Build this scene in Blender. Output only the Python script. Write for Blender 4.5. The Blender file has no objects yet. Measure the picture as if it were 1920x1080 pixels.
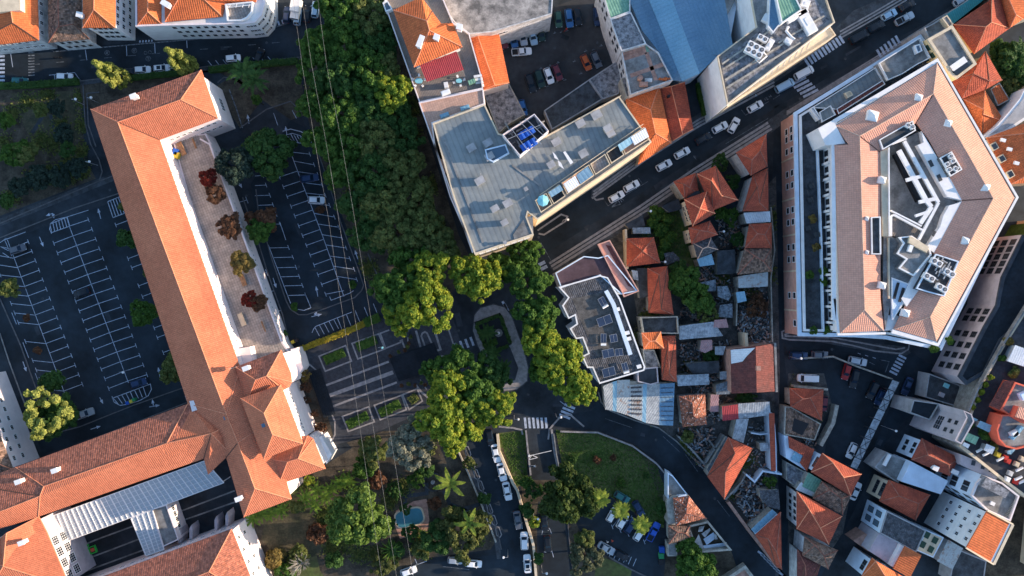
import bpy, bmesh, math, random
import numpy as np
from mathutils import Vector, Matrix
R = math.radians
H = 190.0            # camera height above the streets, metres
S = 0.128            # metres per photo pixel at street level
scene = bpy.context.scene
cam_d = bpy.data.cameras.new('camera'); cam = bpy.data.objects.new('camera', cam_d)
scene.collection.objects.link(cam); scene.camera = cam
cam.location = (0, 0, H); cam.rotation_euler = (0, 0, 0)
cam_d.sensor_width = 36; cam_d.lens = 18.0 * H / (960 * S)
cam_d.clip_start = 1; cam_d.clip_end = 5000
SUN_EL, SUN_AZ = 13.0, 4.0          # elevation; degrees counted from +x towards +y
w = bpy.data.worlds.new('World'); scene.world = w; w.use_nodes = True
nt = w.node_tree; bg = nt.nodes['Background']
sky = nt.nodes.new('ShaderNodeTexSky'); sky.sky_type = 'NISHITA'; sky.sun_disc = False
sky.ozone_density = 2.2; sky.dust_density = .6; sky.sun_elevation = R(SUN_EL); sky.sun_rotation = R(90 - SUN_AZ)
nt.links.new(sky.outputs[0], bg.inputs[0]); bg.inputs[1].default_value = 0.15
sd = bpy.data.lights.new('sun', 'SUN'); sd.energy = 3.7; sd.angle = R(0.5); sd.color = (1.0, 0.78, 0.58)
sun = bpy.data.objects.new('sun', sd); scene.collection.objects.link(sun)
dvec = Vector((math.cos(R(SUN_AZ)) * math.cos(R(SUN_EL)), math.sin(R(SUN_AZ)) * math.cos(R(SUN_EL)), math.sin(R(SUN_EL))))
sun.rotation_euler = dvec.to_track_quat('Z', 'Y').to_euler(); sun.location = (100, 0, 120)
scene.view_settings.view_transform = 'Standard'; scene.view_settings.look = 'None'
scene.view_settings.gamma = 1.0; scene.view_settings.exposure = 1.36
scene.render.engine = 'CYCLES'
scene.render.resolution_x = 1024; scene.render.resolution_y = 576
col = bpy.data.collections.new('place'); scene.collection.children.link(col)
rnd = random.Random(7)
def P(x, y, z=0.0):
    k = S * (H - z) / H
    return Vector(((x - 960) * k, (540 - y) * k, z))
def PX(pts, z): return [P(p[0], p[1], p[2] if len(p) > 2 else z) for p in pts]
def tag(o, label=None, cat=None, group=None, kind=None):
    if label: o['label'] = label
    if cat: o['category'] = cat
    if group: o['group'] = group
    if kind: o['kind'] = kind
    return o
def thing(name, label, cat, loc, rot=0, group=None):
    o = bpy.data.objects.new(name, None); col.objects.link(o); o.empty_display_size = .5
    o.location = loc; o.rotation_euler = (0, 0, rot)
    return tag(o, label, cat, group)
# materials ------------------------------------------------------
M = {}
def mat(name, c, rough=.85, var=.12, scale=.6, bump=0., bscale=6., c2=None, spots=0., spec=.3, metal=0., coord='Object', trans=0.):
    if name in M: return M[name]
    m = bpy.data.materials.new(name); m.use_nodes = True; n = m.node_tree.nodes; l = m.node_tree.links
    b = n['Principled BSDF']; b.inputs['Roughness'].default_value = rough; b.inputs['Metallic'].default_value = metal
    b.inputs['Specular IOR Level'].default_value = spec
    if c2 is None:
        c2 = tuple(x * (1 - var * 2.2) for x in c); ca = tuple(min(1, x * (1 + var)) for x in c)
    else: ca = c
    if var or c2 != c:
        tc = n.new('ShaderNodeTexCoord'); 
        g = n.new('ShaderNodeNewGeometry')
        no = n.new('ShaderNodeTexNoise'); no.inputs['Scale'].default_value = scale; no.inputs['Detail'].default_value = 7; no.inputs['Roughness'].default_value = .65
        l.new(g.outputs['Position'], no.inputs['Vector'])
        cr = n.new('ShaderNodeValToRGB'); cr.color_ramp.elements[0].position = .36; cr.color_ramp.elements[1].position = .64
        cr.color_ramp.elements[0].color = (*c2, 1); cr.color_ramp.elements[1].color = (*ca, 1)
        l.new(no.outputs['Fac'], cr.inputs[0]); l.new(cr.outputs[0], b.inputs['Base Color'])
        if spots:
            n2 = n.new('ShaderNodeTexNoise'); n2.inputs['Scale'].default_value = scale * 7; n2.inputs['Detail'].default_value = 4
            l.new(g.outputs['Position'], n2.inputs['Vector'])
            mr = n.new('ShaderNodeMapRange'); mr.inputs[1].default_value = .3; mr.inputs[2].default_value = .7; mr.inputs[3].default_value = 1 - spots; mr.inputs[4].default_value = 1 + spots
            l.new(n2.outputs['Fac'], mr.inputs[0])
            mx = n.new('ShaderNodeVectorMath'); mx.operation = 'SCALE'; l.new(cr.outputs[0], mx.inputs[0]); l.new(mr.outputs[0], mx.inputs['Scale'])
            l.new(mx.outputs[0], b.inputs['Base Color'])
        if bump:
            n3 = n.new('ShaderNodeTexNoise'); n3.inputs['Scale'].default_value = bscale; n3.inputs['Detail'].default_value = 4
            l.new(g.outputs['Position'], n3.inputs['Vector'])
            bp = n.new('ShaderNodeBump'); bp.inputs['Strength'].default_value = bump; bp.inputs['Distance'].default_value = .08
            l.new(n3.outputs['Fac'], bp.inputs['Height']); l.new(bp.outputs[0], b.inputs['Normal'])
    else: b.inputs['Base Color'].default_value = (*c, 1)
    if trans:
        tr = n.new('ShaderNodeBsdfTranslucent'); ms = n.new('ShaderNodeMixShader'); ms.inputs[0].default_value = trans
        src = b.inputs['Base Color'].links
        if src: l.new(src[0].from_socket, tr.inputs[0])
        else: tr.inputs[0].default_value = (*c, 1)
        l.new(b.outputs[0], ms.inputs[1]); l.new(tr.outputs[0], ms.inputs[2]); l.new(ms.outputs[0], n['Material Output'].inputs[0])
    M[name] = m; return m
def uvmat(name, c, c2, pu=.42, pv=.45, bump=.6, rough=.85, wscale=.35, spk=.25, lo=.40, hi=.62, rowdark=.22, coldark=.25, light=None, lightamt=.0, metal=0.):
    """tiled / ribbed surface: pu = spacing of ribs running downhill, pv = row spacing (0 = none); UVs are in metres"""
    if name in M: return M[name]
    m = bpy.data.materials.new(name); m.use_nodes = True; n = m.node_tree.nodes; l = m.node_tree.links
    b = n['Principled BSDF']; b.inputs['Roughness'].default_value = rough; b.inputs['Specular IOR Level'].default_value = .25; b.inputs['Metallic'].default_value = metal
    def math_(op, a, bb=None, cc=None):
        q = n.new('ShaderNodeMath'); q.operation = op
        for i, v in enumerate((a, bb, cc)):
            if v is None: continue
            if isinstance(v, (int, float)): q.inputs[i].default_value = v
            else: l.new(v, q.inputs[i])
        return q.outputs[0]
    tc = n.new('ShaderNodeTexCoord'); sp = n.new('ShaderNodeSeparateXYZ'); l.new(tc.outputs['UV'], sp.inputs[0])
    g = n.new('ShaderNodeNewGeometry')
    no = n.new('ShaderNodeTexNoise'); no.inputs['Scale'].default_value = wscale; no.inputs['Detail'].default_value = 8; no.inputs['Roughness'].default_value = .7
    l.new(g.outputs['Position'], no.inputs['Vector'])
    cr = n.new('ShaderNodeValToRGB'); cr.color_ramp.elements[0].position = lo; cr.color_ramp.elements[1].position = hi
    cr.color_ramp.elements[0].color = (*c2, 1); cr.color_ramp.elements[1].color = (*c, 1); l.new(no.outputs['Fac'], cr.inputs[0])
    fu = math_('FRACT', math_('DIVIDE', sp.outputs[0], pu)); ru = math_('ABSOLUTE', math_('SUBTRACT', math_('MULTIPLY', fu, 2), 1))   # 0 mid .. 1 edge
    h = math_('SUBTRACT', 1, math_('POWER', ru, 2)); sh = math_('SUBTRACT', 1, math_('MULTIPLY', math_('POWER', ru, 4), coldark))
    if pv:
        fv = math_('FRACT', math_('DIVIDE', sp.outputs[1], pv)); h = math_('ADD', h, math_('MULTIPLY', fv, .7))
        sh = math_('MULTIPLY', sh, math_('SUBTRACT', 1, math_('MULTIPLY', math_('POWER', fv, 6), rowdark)))
        wn = n.new('ShaderNodeTexWhiteNoise'); wn.noise_dimensions = '2D'; cb = n.new('ShaderNodeCombineXYZ')
        l.new(math_('FLOOR', math_('DIVIDE', sp.outputs[0], pu)), cb.inputs[0]); l.new(math_('FLOOR', math_('DIVIDE', sp.outputs[1], pv)), cb.inputs[1]); l.new(cb.outputs[0], wn.inputs['Vector'])
    else:
        wn = n.new('ShaderNodeTexNoise'); wn.inputs['Scale'].default_value = 3; l.new(g.outputs['Position'], wn.inputs['Vector'])
    rv = wn.outputs['Value'] if pv else wn.outputs['Fac']
    sh = math_('MULTIPLY', sh, math_('ADD', 1 - spk, math_('MULTIPLY', rv, 2 * spk)))
    mx = n.new('ShaderNodeVectorMath'); mx.operation = 'SCALE'; l.new(cr.outputs[0], mx.inputs[0]); l.new(sh, mx.inputs['Scale']); out = mx.outputs[0]
    if lightamt:
        n5 = n.new('ShaderNodeTexNoise'); n5.inputs['Scale'].default_value = 2.2; n5.inputs['Detail'].default_value = 2; l.new(g.outputs['Position'], n5.inputs['Vector'])
        th = math_('GREATER_THAN', n5.outputs['Fac'], 1 - lightamt); mm = n.new('ShaderNodeMix'); mm.data_type = 'RGBA'
        l.new(th, mm.inputs[0]); l.new(out, mm.inputs[6]); mm.inputs[7].default_value = (*light, 1); out = mm.outputs[2]
    l.new(out, b.inputs['Base Color'])
    bp = n.new('ShaderNodeBump'); bp.inputs['Strength'].default_value = bump; bp.inputs['Distance'].default_value = .1
    l.new(h, bp.inputs['Height']); l.new(bp.outputs[0], b.inputs['Normal'])
    M[name] = m; return m
# mesh building --------------------------------------------------
def org(parent):
    o = parent
    while o.parent: o = o.parent
    return Vector(o.location)
def link(name, verts, faces, mats, parent=None, fm=None, smooth=False, loc=None, local=False, uv=True):
    verts = [Vector(v) for v in verts]
    if parent is not None and not local: base = org(parent)
    elif loc is not None: base = Vector(loc)
    elif parent is None and verts:
        a = np.array([tuple(v) for v in verts]); base = Vector(((a[:, 0].min() + a[:, 0].max()) / 2, (a[:, 1].min() + a[:, 1].max()) / 2, a[:, 2].min()))
    else: base = Vector((0, 0, 0))
    if local: base = Vector((0, 0, 0))
    me = bpy.data.meshes.new(name); me.from_pydata([tuple(v - base) for v in verts], [], faces)
    if not isinstance(mats, (list, tuple)): mats = [mats]
    for m in mats: me.materials.append(m)
    if fm: me.polygons.foreach_set('material_index', fm)
    if smooth: me.polygons.foreach_set('use_smooth', [True] * len(faces))
    if uv:
        ul = me.uv_layers.new(name='UVMap').data
        for p in me.polygons:
            nn = p.normal
            if abs(nn.z) > .995: d = Vector((math.sin(R(22)), -math.cos(R(22)), 0)); u = Vector((math.cos(R(22)), math.sin(R(22)), 0))
            else:
                d = Vector((0, 0, -1)) + nn * nn.z; d.normalize(); u = nn.cross(d)
            for li in p.loop_indices:
                v = me.vertices[me.loops[li].vertex_index].co + base; ul[li].uv = (v.dot(u), v.dot(d))
    me.update(); o = bpy.data.objects.new(name, me); col.objects.link(o)
    if parent is not None: o.parent = parent
    elif not local: o.location = base
    return o
class MB:
    def __init__(s): s.v = []; s.f = []; s.m = []
    def add(s, vs, fs, mi=0):
        b = len(s.v); s.v += [tuple(v) for v in vs]; s.f += [tuple(i + b for i in f) for f in fs]; s.m += [mi] * len(fs); return s
    def prism(s, poly, z0, z1, mi=0, bottom=False, top=True, mtop=None):
        poly = [(p[0], p[1]) for p in poly]
        a = sum(poly[i][0] * poly[(i + 1) % len(poly)][1] - poly[(i + 1) % len(poly)][0] * poly[i][1] for i in range(len(poly)))
        if a < 0: poly = poly[::-1]
        n = len(poly); vs = [(x, y, z0) for x, y in poly] + [(x, y, z1) for x, y in poly]
        fs = [(i, (i + 1) % n, (i + 1) % n + n, i + n) for i in range(n)]
        s.add(vs, fs, mi)
        b = len(s.v) - 2 * n
        if top: s.f.append(tuple(range(b + n, b + 2 * n))); s.m.append(mi if mtop is None else mtop)
        if bottom: s.f.append(tuple(range(b + n - 1, b - 1, -1))); s.m.append(mi)
        return s
    def box(s, c, d, rz=0, mi=0, tilt=0):
        cx, cy, cz = c; hx, hy, hz = d[0] / 2, d[1] / 2, d[2] / 2
        mt = Matrix.Translation((cx, cy, cz)) @ Matrix.Rotation(rz, 4, 'Z') @ Matrix.Rotation(tilt, 4, 'Y')
        vs = [mt @ Vector((sx * hx, sy * hy, sz * hz)) for sz in (-1, 1) for sx, sy in ((-1, -1), (1, -1), (1, 1), (-1, 1))]
        return s.add(vs, [(0, 3, 2, 1), (4, 5, 6, 7), (0, 1, 5, 4), (1, 2, 6, 5), (2, 3, 7, 6), (3, 0, 4, 7)], mi)
    def beam(s, a, b, w, h, mi=0):
        a = Vector(a); b = Vector(b); d = b - a; L = d.length
        if L < 1e-4: return s
        q = d.to_track_quat('X', 'Z').to_matrix().to_4x4(); mt = Matrix.Translation((a + b) / 2) @ q
        vs = [mt @ Vector((sx * L / 2, sy * w / 2, sz * h / 2)) for sz in (-1, 1) for sx, sy in ((-1, -1), (1, -1), (1, 1), (-1, 1))]
        return s.add(vs, [(0, 3, 2, 1), (4, 5, 6, 7), (0, 1, 5, 4), (1, 2, 6, 5), (2, 3, 7, 6), (3, 0, 4, 7)], mi)
    def tube(s, pts, r, n=8, mi=0, r2=None):
        pts = [Vector(p) for p in pts]; k = len(pts); vs = []; 
        for i, p in enumerate(pts):
            d = (pts[min(i + 1, k - 1)] - pts[max(i - 1, 0)]).normalized(); q = d.to_track_quat('Z', 'Y').to_matrix()
            rr = r if r2 is None else r + (r2 - r) * i / (k - 1)
            vs += [p + q @ Vector((rr * math.cos(2 * math.pi * j / n), rr * math.sin(2 * math.pi * j / n), 0)) for j in range(n)]
        fs = [(i * n + j, i * n + (j + 1) % n, (i + 1) * n + (j + 1) % n, (i + 1) * n + j) for i in range(k - 1) for j in range(n)]
        fs += [tuple(range(n - 1, -1, -1)), tuple(range((k - 1) * n, k * n))]
        return s.add(vs, fs, mi)
    def ring(s, poly, w, z0, z1, mi=0, closed=True):
        inn = offs(poly, -w); n = len(poly)
        for i in range(n if closed else n - 1):
            j = (i + 1) % n; q = [poly[i], poly[j], inn[j], inn[i]]; s.prism(q, z0, z1, mi, bottom=True)
        return s
    def strip(s, pts, w, z0, z1, mi=0, closed=False, side=0):
        """a wall / kerb / painted line of width w along a polyline; z1<=z0 gives a flat sheet"""
        pts = [Vector((p[0], p[1], 0)) for p in pts]; n = len(pts); L = []; Rr = []
        for i in range(n):
            a = pts[i - 1] if (i > 0 or closed) else None; b = pts[(i + 1) % n] if (i < n - 1 or closed) else None
            d1 = (pts[i] - a).normalized() if a is not None else None; d2 = (b - pts[i]).normalized() if b is not None else None
            if d1 is None: d1 = d2
            if d2 is None: d2 = d1
            t = d1 + d2
            if t.length < 1e-3: t = d1.copy()
            t.normalize(); nn = Vector((-t.y, t.x, 0)); k = 1 / max(.4, nn.dot(Vector((-d1.y, d1.x, 0))))
            L.append(pts[i] + nn * (w * (.5 + side * .5)) * k); Rr.append(pts[i] - nn * (w * (.5 - side * .5)) * k)
        for i in range(n if closed else n - 1):
            j = (i + 1) % n
            if z1 > z0: s.prism([Rr[i], Rr[j], L[j], L[i]], z0, z1, mi)
            else: s.add([(*q.xy, z0) for q in (Rr[i], Rr[j], L[j], L[i])], [(0, 1, 2, 3)], mi)
        return s
    def flat(s, poly, z, mi=0):
        poly = [(p[0], p[1]) for p in poly]
        a = sum(poly[i][0] * poly[(i + 1) % len(poly)][1] - poly[(i + 1) % len(poly)][0] * poly[i][1] for i in range(len(poly)))
        if a < 0: poly = poly[::-1]
        return s.add([(x, y, z) for x, y in poly], [tuple(range(len(poly)))], mi)
    def build(s, name, mats, parent=None, **k):
        if not isinstance(mats, (list, tuple)): mats = [mats]
        return link(name, s.v, s.f, mats, parent, fm=s.m, **k)
def area2(poly): return sum(poly[i][0] * poly[(i + 1) % len(poly)][1] - poly[(i + 1) % len(poly)][0] * poly[i][1] for i in range(len(poly)))
def offs(poly, d):
    """offset a closed polygon: d>0 outwards"""
    sgn = 1 if area2(poly) > 0 else -1; n = len(poly); out = []
    for i in range(n):
        p = Vector((poly[i][0], poly[i][1])); a = Vector(poly[i - 1][:2]) if not isinstance(poly[i - 1], Vector) else poly[i - 1].xy; b = poly[(i + 1) % n]; b = b.xy if isinstance(b, Vector) else Vector(b[:2])
        d1 = (p - a).normalized(); d2 = (b - p).normalized(); n1 = Vector((d1.y, -d1.x)) * sgn; n2 = Vector((d2.y, -d2.x)) * sgn
        m = n1 + n2
        if m.length < 1e-3: m = n1
        m.normalize(); out.append(p + m * (d / max(.45, m.dot(n1))))
    return out
def struct(name, mb, mats): return tag(mb.build(name, mats), kind='structure')
# buildings ------------------------------------------------------
def bld(name, label, poly_px, z, cat='building', group=None):
    ps = PX(poly_px, z); c = sum(ps, Vector()) / len(ps)
    return thing(name, label, cat, (c.x, c.y, 0), 0, group)
def roof(b, eave, ridge, faces, m, th=.28, caps=None, name='roof', m2=None, alt=()):
    vs = [P(*p) for p in eave] + [P(*p) for p in ridge]; nv = len(vs); F = []
    for f in faces:
        v = [vs[i] for i in f]; nz = sum(v[i].x * v[(i + 1) % len(v)].y - v[(i + 1) % len(v)].x * v[i].y for i in range(len(v)))
        F.append(tuple(f) if nz > 0 else tuple(f[::-1]))
    E = {}
    for fi, f in enumerate(F):
        for i in range(len(f)): E.setdefault(frozenset((f[i], f[(i + 1) % len(f)])), []).append((fi, f[i], f[(i + 1) % len(f)]))
    allv = vs + [v - Vector((0, 0, th)) for v in vs]; fs = list(F) + [tuple(i + nv for i in f[::-1]) for f in F]
    for k, u in E.items():
        if len(u) == 1: _, a, c = u[0]; fs.append((c, a, a + nv, c + nv))
    o = link(name, allv, fs, [m, m2] if m2 else m, b, fm=[1 if i in alt else 0 for i in range(len(fs))] if m2 else None)
    if caps:
        mb = MB()
        for k, u in E.items():
            if len(u) != 2: continue
            (f1, a, c), (f2, _, _) = u; c1 = sum((vs[i] for i in F[f1]), Vector()) / len(F[f1]); c2 = sum((vs[i] for i in F[f2]), Vector()) / len(F[f2])
            v = [vs[i] for i in F[f1]]; n1 = (v[1] - v[0]).cross(v[2] - v[0]).normalized()
            if n1.dot(c2 - c1) < -.02: mb.tube([vs[a] + Vector((0, 0, .03)), vs[c] + Vector((0, 0, .03))], .11, 6)
            elif n1.dot(c2 - c1) > .02: MB().tube([vs[a], vs[c]], .12, 5).build('valley_gutter', M['gutter'], o)
        if mb.v: mb.build('ridge_tiles', caps, o)
        pass
    return o
def hip(b, q, r0, r1, ze, zr, m, caps=None, **k):
    """q = 4 eave corners; ridge r0 (near q0-q3 end) to r1 (near q1-q2 end), parallel to q0-q1"""
    ev = [(p[0], p[1], ze) for p in q]
    if r1 is None: return roof(b, ev, [(*r0, zr)], [(0, 1, 4), (1, 2, 4), (2, 3, 4), (3, 0, 4)], m, caps=caps, **k)
    return roof(b, ev, [(*r0, zr), (*r1, zr)], [(0, 1, 5, 4), (1, 2, 5), (2, 3, 4, 5), (3, 0, 4)], m, caps=caps, **k)
def walls(b, poly_px, z, m, z0=0, over=.45, name='wall', dz=.27):
    p = [v.xy for v in PX(poly_px, z)]; p = offs(p, -over) if over else p
    if area2(p) < 0: p = p[::-1]
    mb = MB(); mb.prism(p, z0, z - dz); mb.build(name, m, b); return p
def house(label, q, r0, r1, ze, zr, rm, wm, caps=None, over=.4, name='house', group=None, cat='house'):
    b = bld(name, label, q, ze, cat, group); p = walls(b, q, ze, M[wm], over=over)
    hip(b, q, r0, r1, ze, zr, M[rm], M[caps] if caps else None); return b, p
def flatroof(label, q, z, rm, wm, name='building', par=.7, pw=.25, pm=None, group=None, cat='building', z0=0, b=None):
    if b is None: b = bld(name, label, q, z, cat, group)
    zd = z - par; p = [v.xy for v in PX(q, z)]
    if area2(p) < 0: p = p[::-1]
    mb = MB(); mb.prism(p, z0, zd - .01 if par else z - .12); mb.build('wall', M[wm], b)
    if par:
        MB().prism(offs(p, -pw), zd - .01, zd + .05).build('roof', M[rm], b)
        MB().ring(p, pw, zd - .01, z).build('parapet', M[pm or wm], b)
    else: MB().prism(offs(p, .12), z - .12, z, bottom=True).build('roof', M[rm], b)
    return b, p
WIN = {}
def window(b, pos, ang, w, h, fm='frame_white', gm='glass', bars=(1, 0), name='window', sill=False):
    """pos = centre on the wall; ang = direction of the outward normal"""
    key = (round(w, 2), round(h, 2), fm, gm, bars, sill)
    if key not in WIN:
        t = .09 if w < 1 else .15; mb = MB()
        mb.box((.03, 0, h / 2 - t / 2), (.08, w, t)); mb.box((.03, 0, -h / 2 + t / 2), (.08, w, t))
        mb.box((.03, w / 2 - t / 2, 0), (.08, t, h - 2 * t)); mb.box((.03, -w / 2 + t / 2, 0), (.08, t, h - 2 * t))
        for i in range(bars[0]): mb.box((.025, -w / 2 + w * (i + 1) / (bars[0] + 1), 0), (.06, .06, h - 2 * t))
        for i in range(bars[1]): mb.box((.022, 0, -h / 2 + h * (i + 1) / (bars[1] + 1)), (.055, w - 2 * t, .06))
        if sill: mb.box((.1, 0, -h / 2 - .05), (.22, w + .25, .1))
        o = link('window', mb.v, mb.f, [M[fm]], None, loc=(0, 0, 0)); fr = o.data; bpy.data.objects.remove(o)
        mb = MB(); mb.box((.012, 0, 0), (.024, w - 2 * t + .01, h - 2 * t + .01))
        o = link('pane', mb.v, mb.f, [M[gm]], None, loc=(0, 0, 0)); pa = o.data; bpy.data.objects.remove(o); WIN[key] = (fr, pa)
    fr, pa = WIN[key]; base = org(b)
    o = bpy.data.objects.new(name, fr); col.objects.link(o); o.parent = b; o.location = Vector(pos) - base; o.rotation_euler = (0, 0, ang)
    c = bpy.data.objects.new('pane', pa); col.objects.link(c); c.parent = o; return o
def facade(b, p, i, zs, n, w, h, m0=.8, m1=None, skip=(), **k):
    """n windows on each floor of wall edge i of the CCW footprint p"""
    A = Vector(p[i % len(p)]); B = Vector(p[(i + 1) % len(p)]); d = B - A; L = d.length; d.normalize(); nn = Vector((d.y, -d.x)); ang = math.atan2(nn.y, nn.x)
    m1 = m0 if m1 is None else m1
    for r_, z in enumerate(zs):
        for j in range(n):
            if (r_, j) in skip: continue
            t = m0 + (L - m0 - m1) * ((j + .5) / n); q = A + d * t
            window(b, (q.x, q.y, z), ang, w, h, **k)
def nearest_edge(p, x, y, z=0):
    """index of the footprint edge closest to the photo pixel"""
    c = P(x, y, z).xy; best = None
    for i in range(len(p)):
        A = Vector(p[i]); B = Vector(p[(i + 1) % len(p)]); t = max(0, min(1, (c - A).dot(B - A) / (B - A).length_squared)); d = (A + (B - A) * t - c).length
        if best is None or d < best[0]: best = (d, i)
    return best[1]
def bx(b, name, x, y, z, d, ang, m, rz=None):
    """box part centred over a photo pixel, ang in photo degrees (clockwise from +x)"""
    c = P(x, y, z + d[2] / 2); mb = MB(); mb.box(c, d, R(-ang)); return mb.build(name, M[m], b)
# base palette ---------------------------------------------------
T_OR = (.62, .17, .065); T_OR2 = (.40, .105, .05)
mat('gutter', (.16, .075, .05), var=.1); mat('cap', (.70, .27, .15), var=.1)
mat('cap_red', (.50, .17, .09), var=.15); mat('cap_pale', (.62, .42, .32), var=.12); mat('cap_dim', (.34, .13, .09), var=.25)
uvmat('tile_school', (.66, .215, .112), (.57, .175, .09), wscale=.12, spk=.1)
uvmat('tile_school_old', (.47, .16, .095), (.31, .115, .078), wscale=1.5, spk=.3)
uvmat('tile_orange', (.70, .18, .06), (.56, .14, .05), wscale=.3, pu=.5, spk=.12)
uvmat('tile_red', (.48, .105, .055), (.33, .075, .045), wscale=.4, spk=.13)
uvmat('tile_red2', (.42, .10, .06), (.26, .07, .05), wscale=.5, spk=.13)
uvmat('tile_peach', (.78, .40, .285), (.70, .345, .245), wscale=.15, pu=.45, pv=.5, coldark=.2, spk=.06)
uvmat('tile_brown', (.30, .17, .11), (.13, .10, .085), wscale=1.1, spk=.55, lo=.35, hi=.7)
uvmat('tile_mottled', (.45, .15, .08), (.22, .10, .07), wscale=1.2, spk=.5, light=(.6, .5, .45), lightamt=.36)
uvmat('tile_maroon', (.20, .06, .05), (.13, .05, .045), wscale=.5, spk=.2)
uvmat('tile_dark', (.12, .12, .13), (.07, .075, .085), wscale=.8, spk=.35)
uvmat('metal_blue', (.17, .30, .42), (.13, .25, .37), pu=.9, pv=0, wscale=.15, bump=.3, coldark=.12, rough=.5)
uvmat('metal_bluelight', (.25, .44, .56), (.20, .38, .50), pu=.9, pv=0, wscale=.15, bump=.3, coldark=.12, rough=.5)
uvmat('metal_grey', (.50, .52, .52), (.30, .32, .33), pu=.35, pv=0, wscale=.9, bump=.5, coldark=.2)
uvmat('metal_rust', (.42, .46, .47), (.28, .15, .09), pu=.35, pv=0, wscale=.8, bump=.5, coldark=.2, lo=.33, hi=.48)
uvmat('metal_old', (.24, .29, .34), (.09, .11, .13), pu=.35, pv=0, wscale=1.3, bump=.5, coldark=.25, spk=.3)
uvmat('metal_pale', (.42, .48, .53), (.22, .25, .28), pu=.4, pv=0, wscale=1.1, bump=.4, coldark=.2, spk=.2)
mat('gravel', (.11, .105, .10), var=.2, scale=.8, spots=.3, bump=.5)
uvmat('metal_red', (.42, .06, .07), (.34, .05, .06), pu=.42, pv=0, wscale=.5, bump=.6, coldark=.5)
uvmat('metal_green', (.22, .42, .30), (.14, .30, .22), pu=.6, pv=0, wscale=.7, bump=.4)
uvmat('metal_teal', (.06, .30, .30), (.05, .25, .26), pu=.5, pv=0, wscale=.2, bump=.3)
uvmat('metal_white', (.75, .78, .80), (.62, .66, .70), pu=.5, pv=0, wscale=.3, bump=.3, coldark=.15)
uvmat('metal_pink', (.45, .28, .28), (.35, .2, .2), pu=.4, pv=0, wscale=.7, bump=.3)
uvmat('paving', (.42, .37, .33), (.30, .27, .25), pu=.6, pv=.6, wscale=.5, bump=.15, spk=.12, coldark=.3, rowdark=.3)
uvmat('deck_boards', (.24, .21, .19), (.19, .17, .155), pu=.35, pv=0, wscale=.5, bump=.2, coldark=.3)
uvmat('terracotta', (.58, .36, .27), (.48, .30, .23), pu=.5, pv=.5, wscale=.4, bump=.1, spk=.08, coldark=.15, rowdark=.2)
uvmat('membrane', (.26, .285, .285), (.185, .21, .22), pu=1.1, pv=0, wscale=.22, bump=.12, spk=.08, coldark=.22)
mat('asphalt', (.027, .036, .046), var=.28, scale=.12, spots=.14, bump=.2, bscale=12)
mat('asphalt_new', (.0165, .027, .038), var=.26, scale=.10, spots=.12, bump=.2, bscale=12)
mat('asphalt_pale', (.042, .052, .066), var=.22, scale=.15, spots=.15, bump=.2)
mat('asphalt_warm', (.046, .048, .052), var=.2, scale=.12, spots=.15, bump=.2, bscale=12)
mat('maroon_flat', (.095, .058, .068), var=.15, scale=.3, spots=.08)
mat('mosaic', (.046, .051, .062), var=.15, scale=.2, spots=.25)
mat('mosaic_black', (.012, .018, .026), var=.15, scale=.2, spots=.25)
mat('kerb', (.12, .12, .125), var=.15, scale=1.2); mat('paint', (.44, .50, .60), var=.18, scale=1.5, spots=.1)
mat('paint_worn', (.16, .18, .20), var=.35, scale=1.8, spots=.2); mat('limestone', (.30, .285, .285), var=.15, scale=1, spots=.12)
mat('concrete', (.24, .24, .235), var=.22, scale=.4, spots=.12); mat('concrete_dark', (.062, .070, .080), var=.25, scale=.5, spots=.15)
mat('concrete_stain', (.42, .39, .36), c2=(.12, .115, .11), scale=.45, spots=.15); mat('slab_stain', (.34, .34, .36), c2=(.07, .075, .085), scale=1.1, spots=.3)
mat('soil', (.075, .062, .045), var=.3, scale=.35, spots=.3, bump=.5, bscale=3); mat('dry_grass', (.10, .085, .05), c2=(.035, .04, .022), scale=.3, spots=.3, bump=.5, bscale=4)
mat('lawn_m', (.080, .115, .028), c2=(.085, .080, .035), scale=.16, spots=.3, bump=.6, bscale=6)
mat('rubble_m', (.12, .115, .11), c2=(.035, .038, .038), scale=.5, spots=.3, bump=.8, bscale=4)
mat('white', (.80, .79, .78), var=.05, scale=.5); mat('white_dirty', (.62, .61, .60), var=.16, scale=.8, spots=.06); mat('pinkwhite', (.80, .71, .70), var=.04, scale=.5)
mat('wall_pink', (.60, .33, .26), var=.08, scale=.6); mat('wall_cream', (.68, .56, .40), var=.08, scale=.6); mat('wall_yellow', (.78, .58, .30), var=.05, scale=.6)
mat('wall_mauve', (.46, .42, .45), var=.07, scale=.5, spots=.03); mat('wall_grey', (.36, .36, .37), var=.12, scale=.6); mat('wall_blue_shade', (.62, .73, .85), var=.05, scale=.4)  # the blue one puts the tint of shade into white walls
mat('wall_old', (.46, .44, .38), c2=(.24, .22, .19), scale=.9, spots=.2); mat('brick', (.45, .26, .20), var=.15, scale=1, spots=.1)
mat('glass', (.02, .026, .035), rough=.12, var=0, spec=.6); mat('glass_sky', (.10, .16, .22), rough=.1, var=0, spec=.8)
mat('frame_white', (.75, .75, .75), var=0); mat('frame_green', (.03, .07, .05), var=0); mat('frame_dark', (.06, .065, .07), var=0); mat('frame_cream', (.6, .52, .42), var=0)
mat('bark', (.09, .065, .045), var=.3, scale=3, spots=.2); mat('wood', (.38, .22, .12), var=.2, scale=2); mat('steel', (.45, .46, .48), rough=.4, var=.1, metal=.4)
mat('black', (.015, .015, .018), var=0, rough=.5); mat('pool_blue', (.06, .22, .28), var=.05, rough=.4); mat('blue', (.02, .10, .45), var=.1); mat('green', (.03, .25, .10), var=.1)
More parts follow.
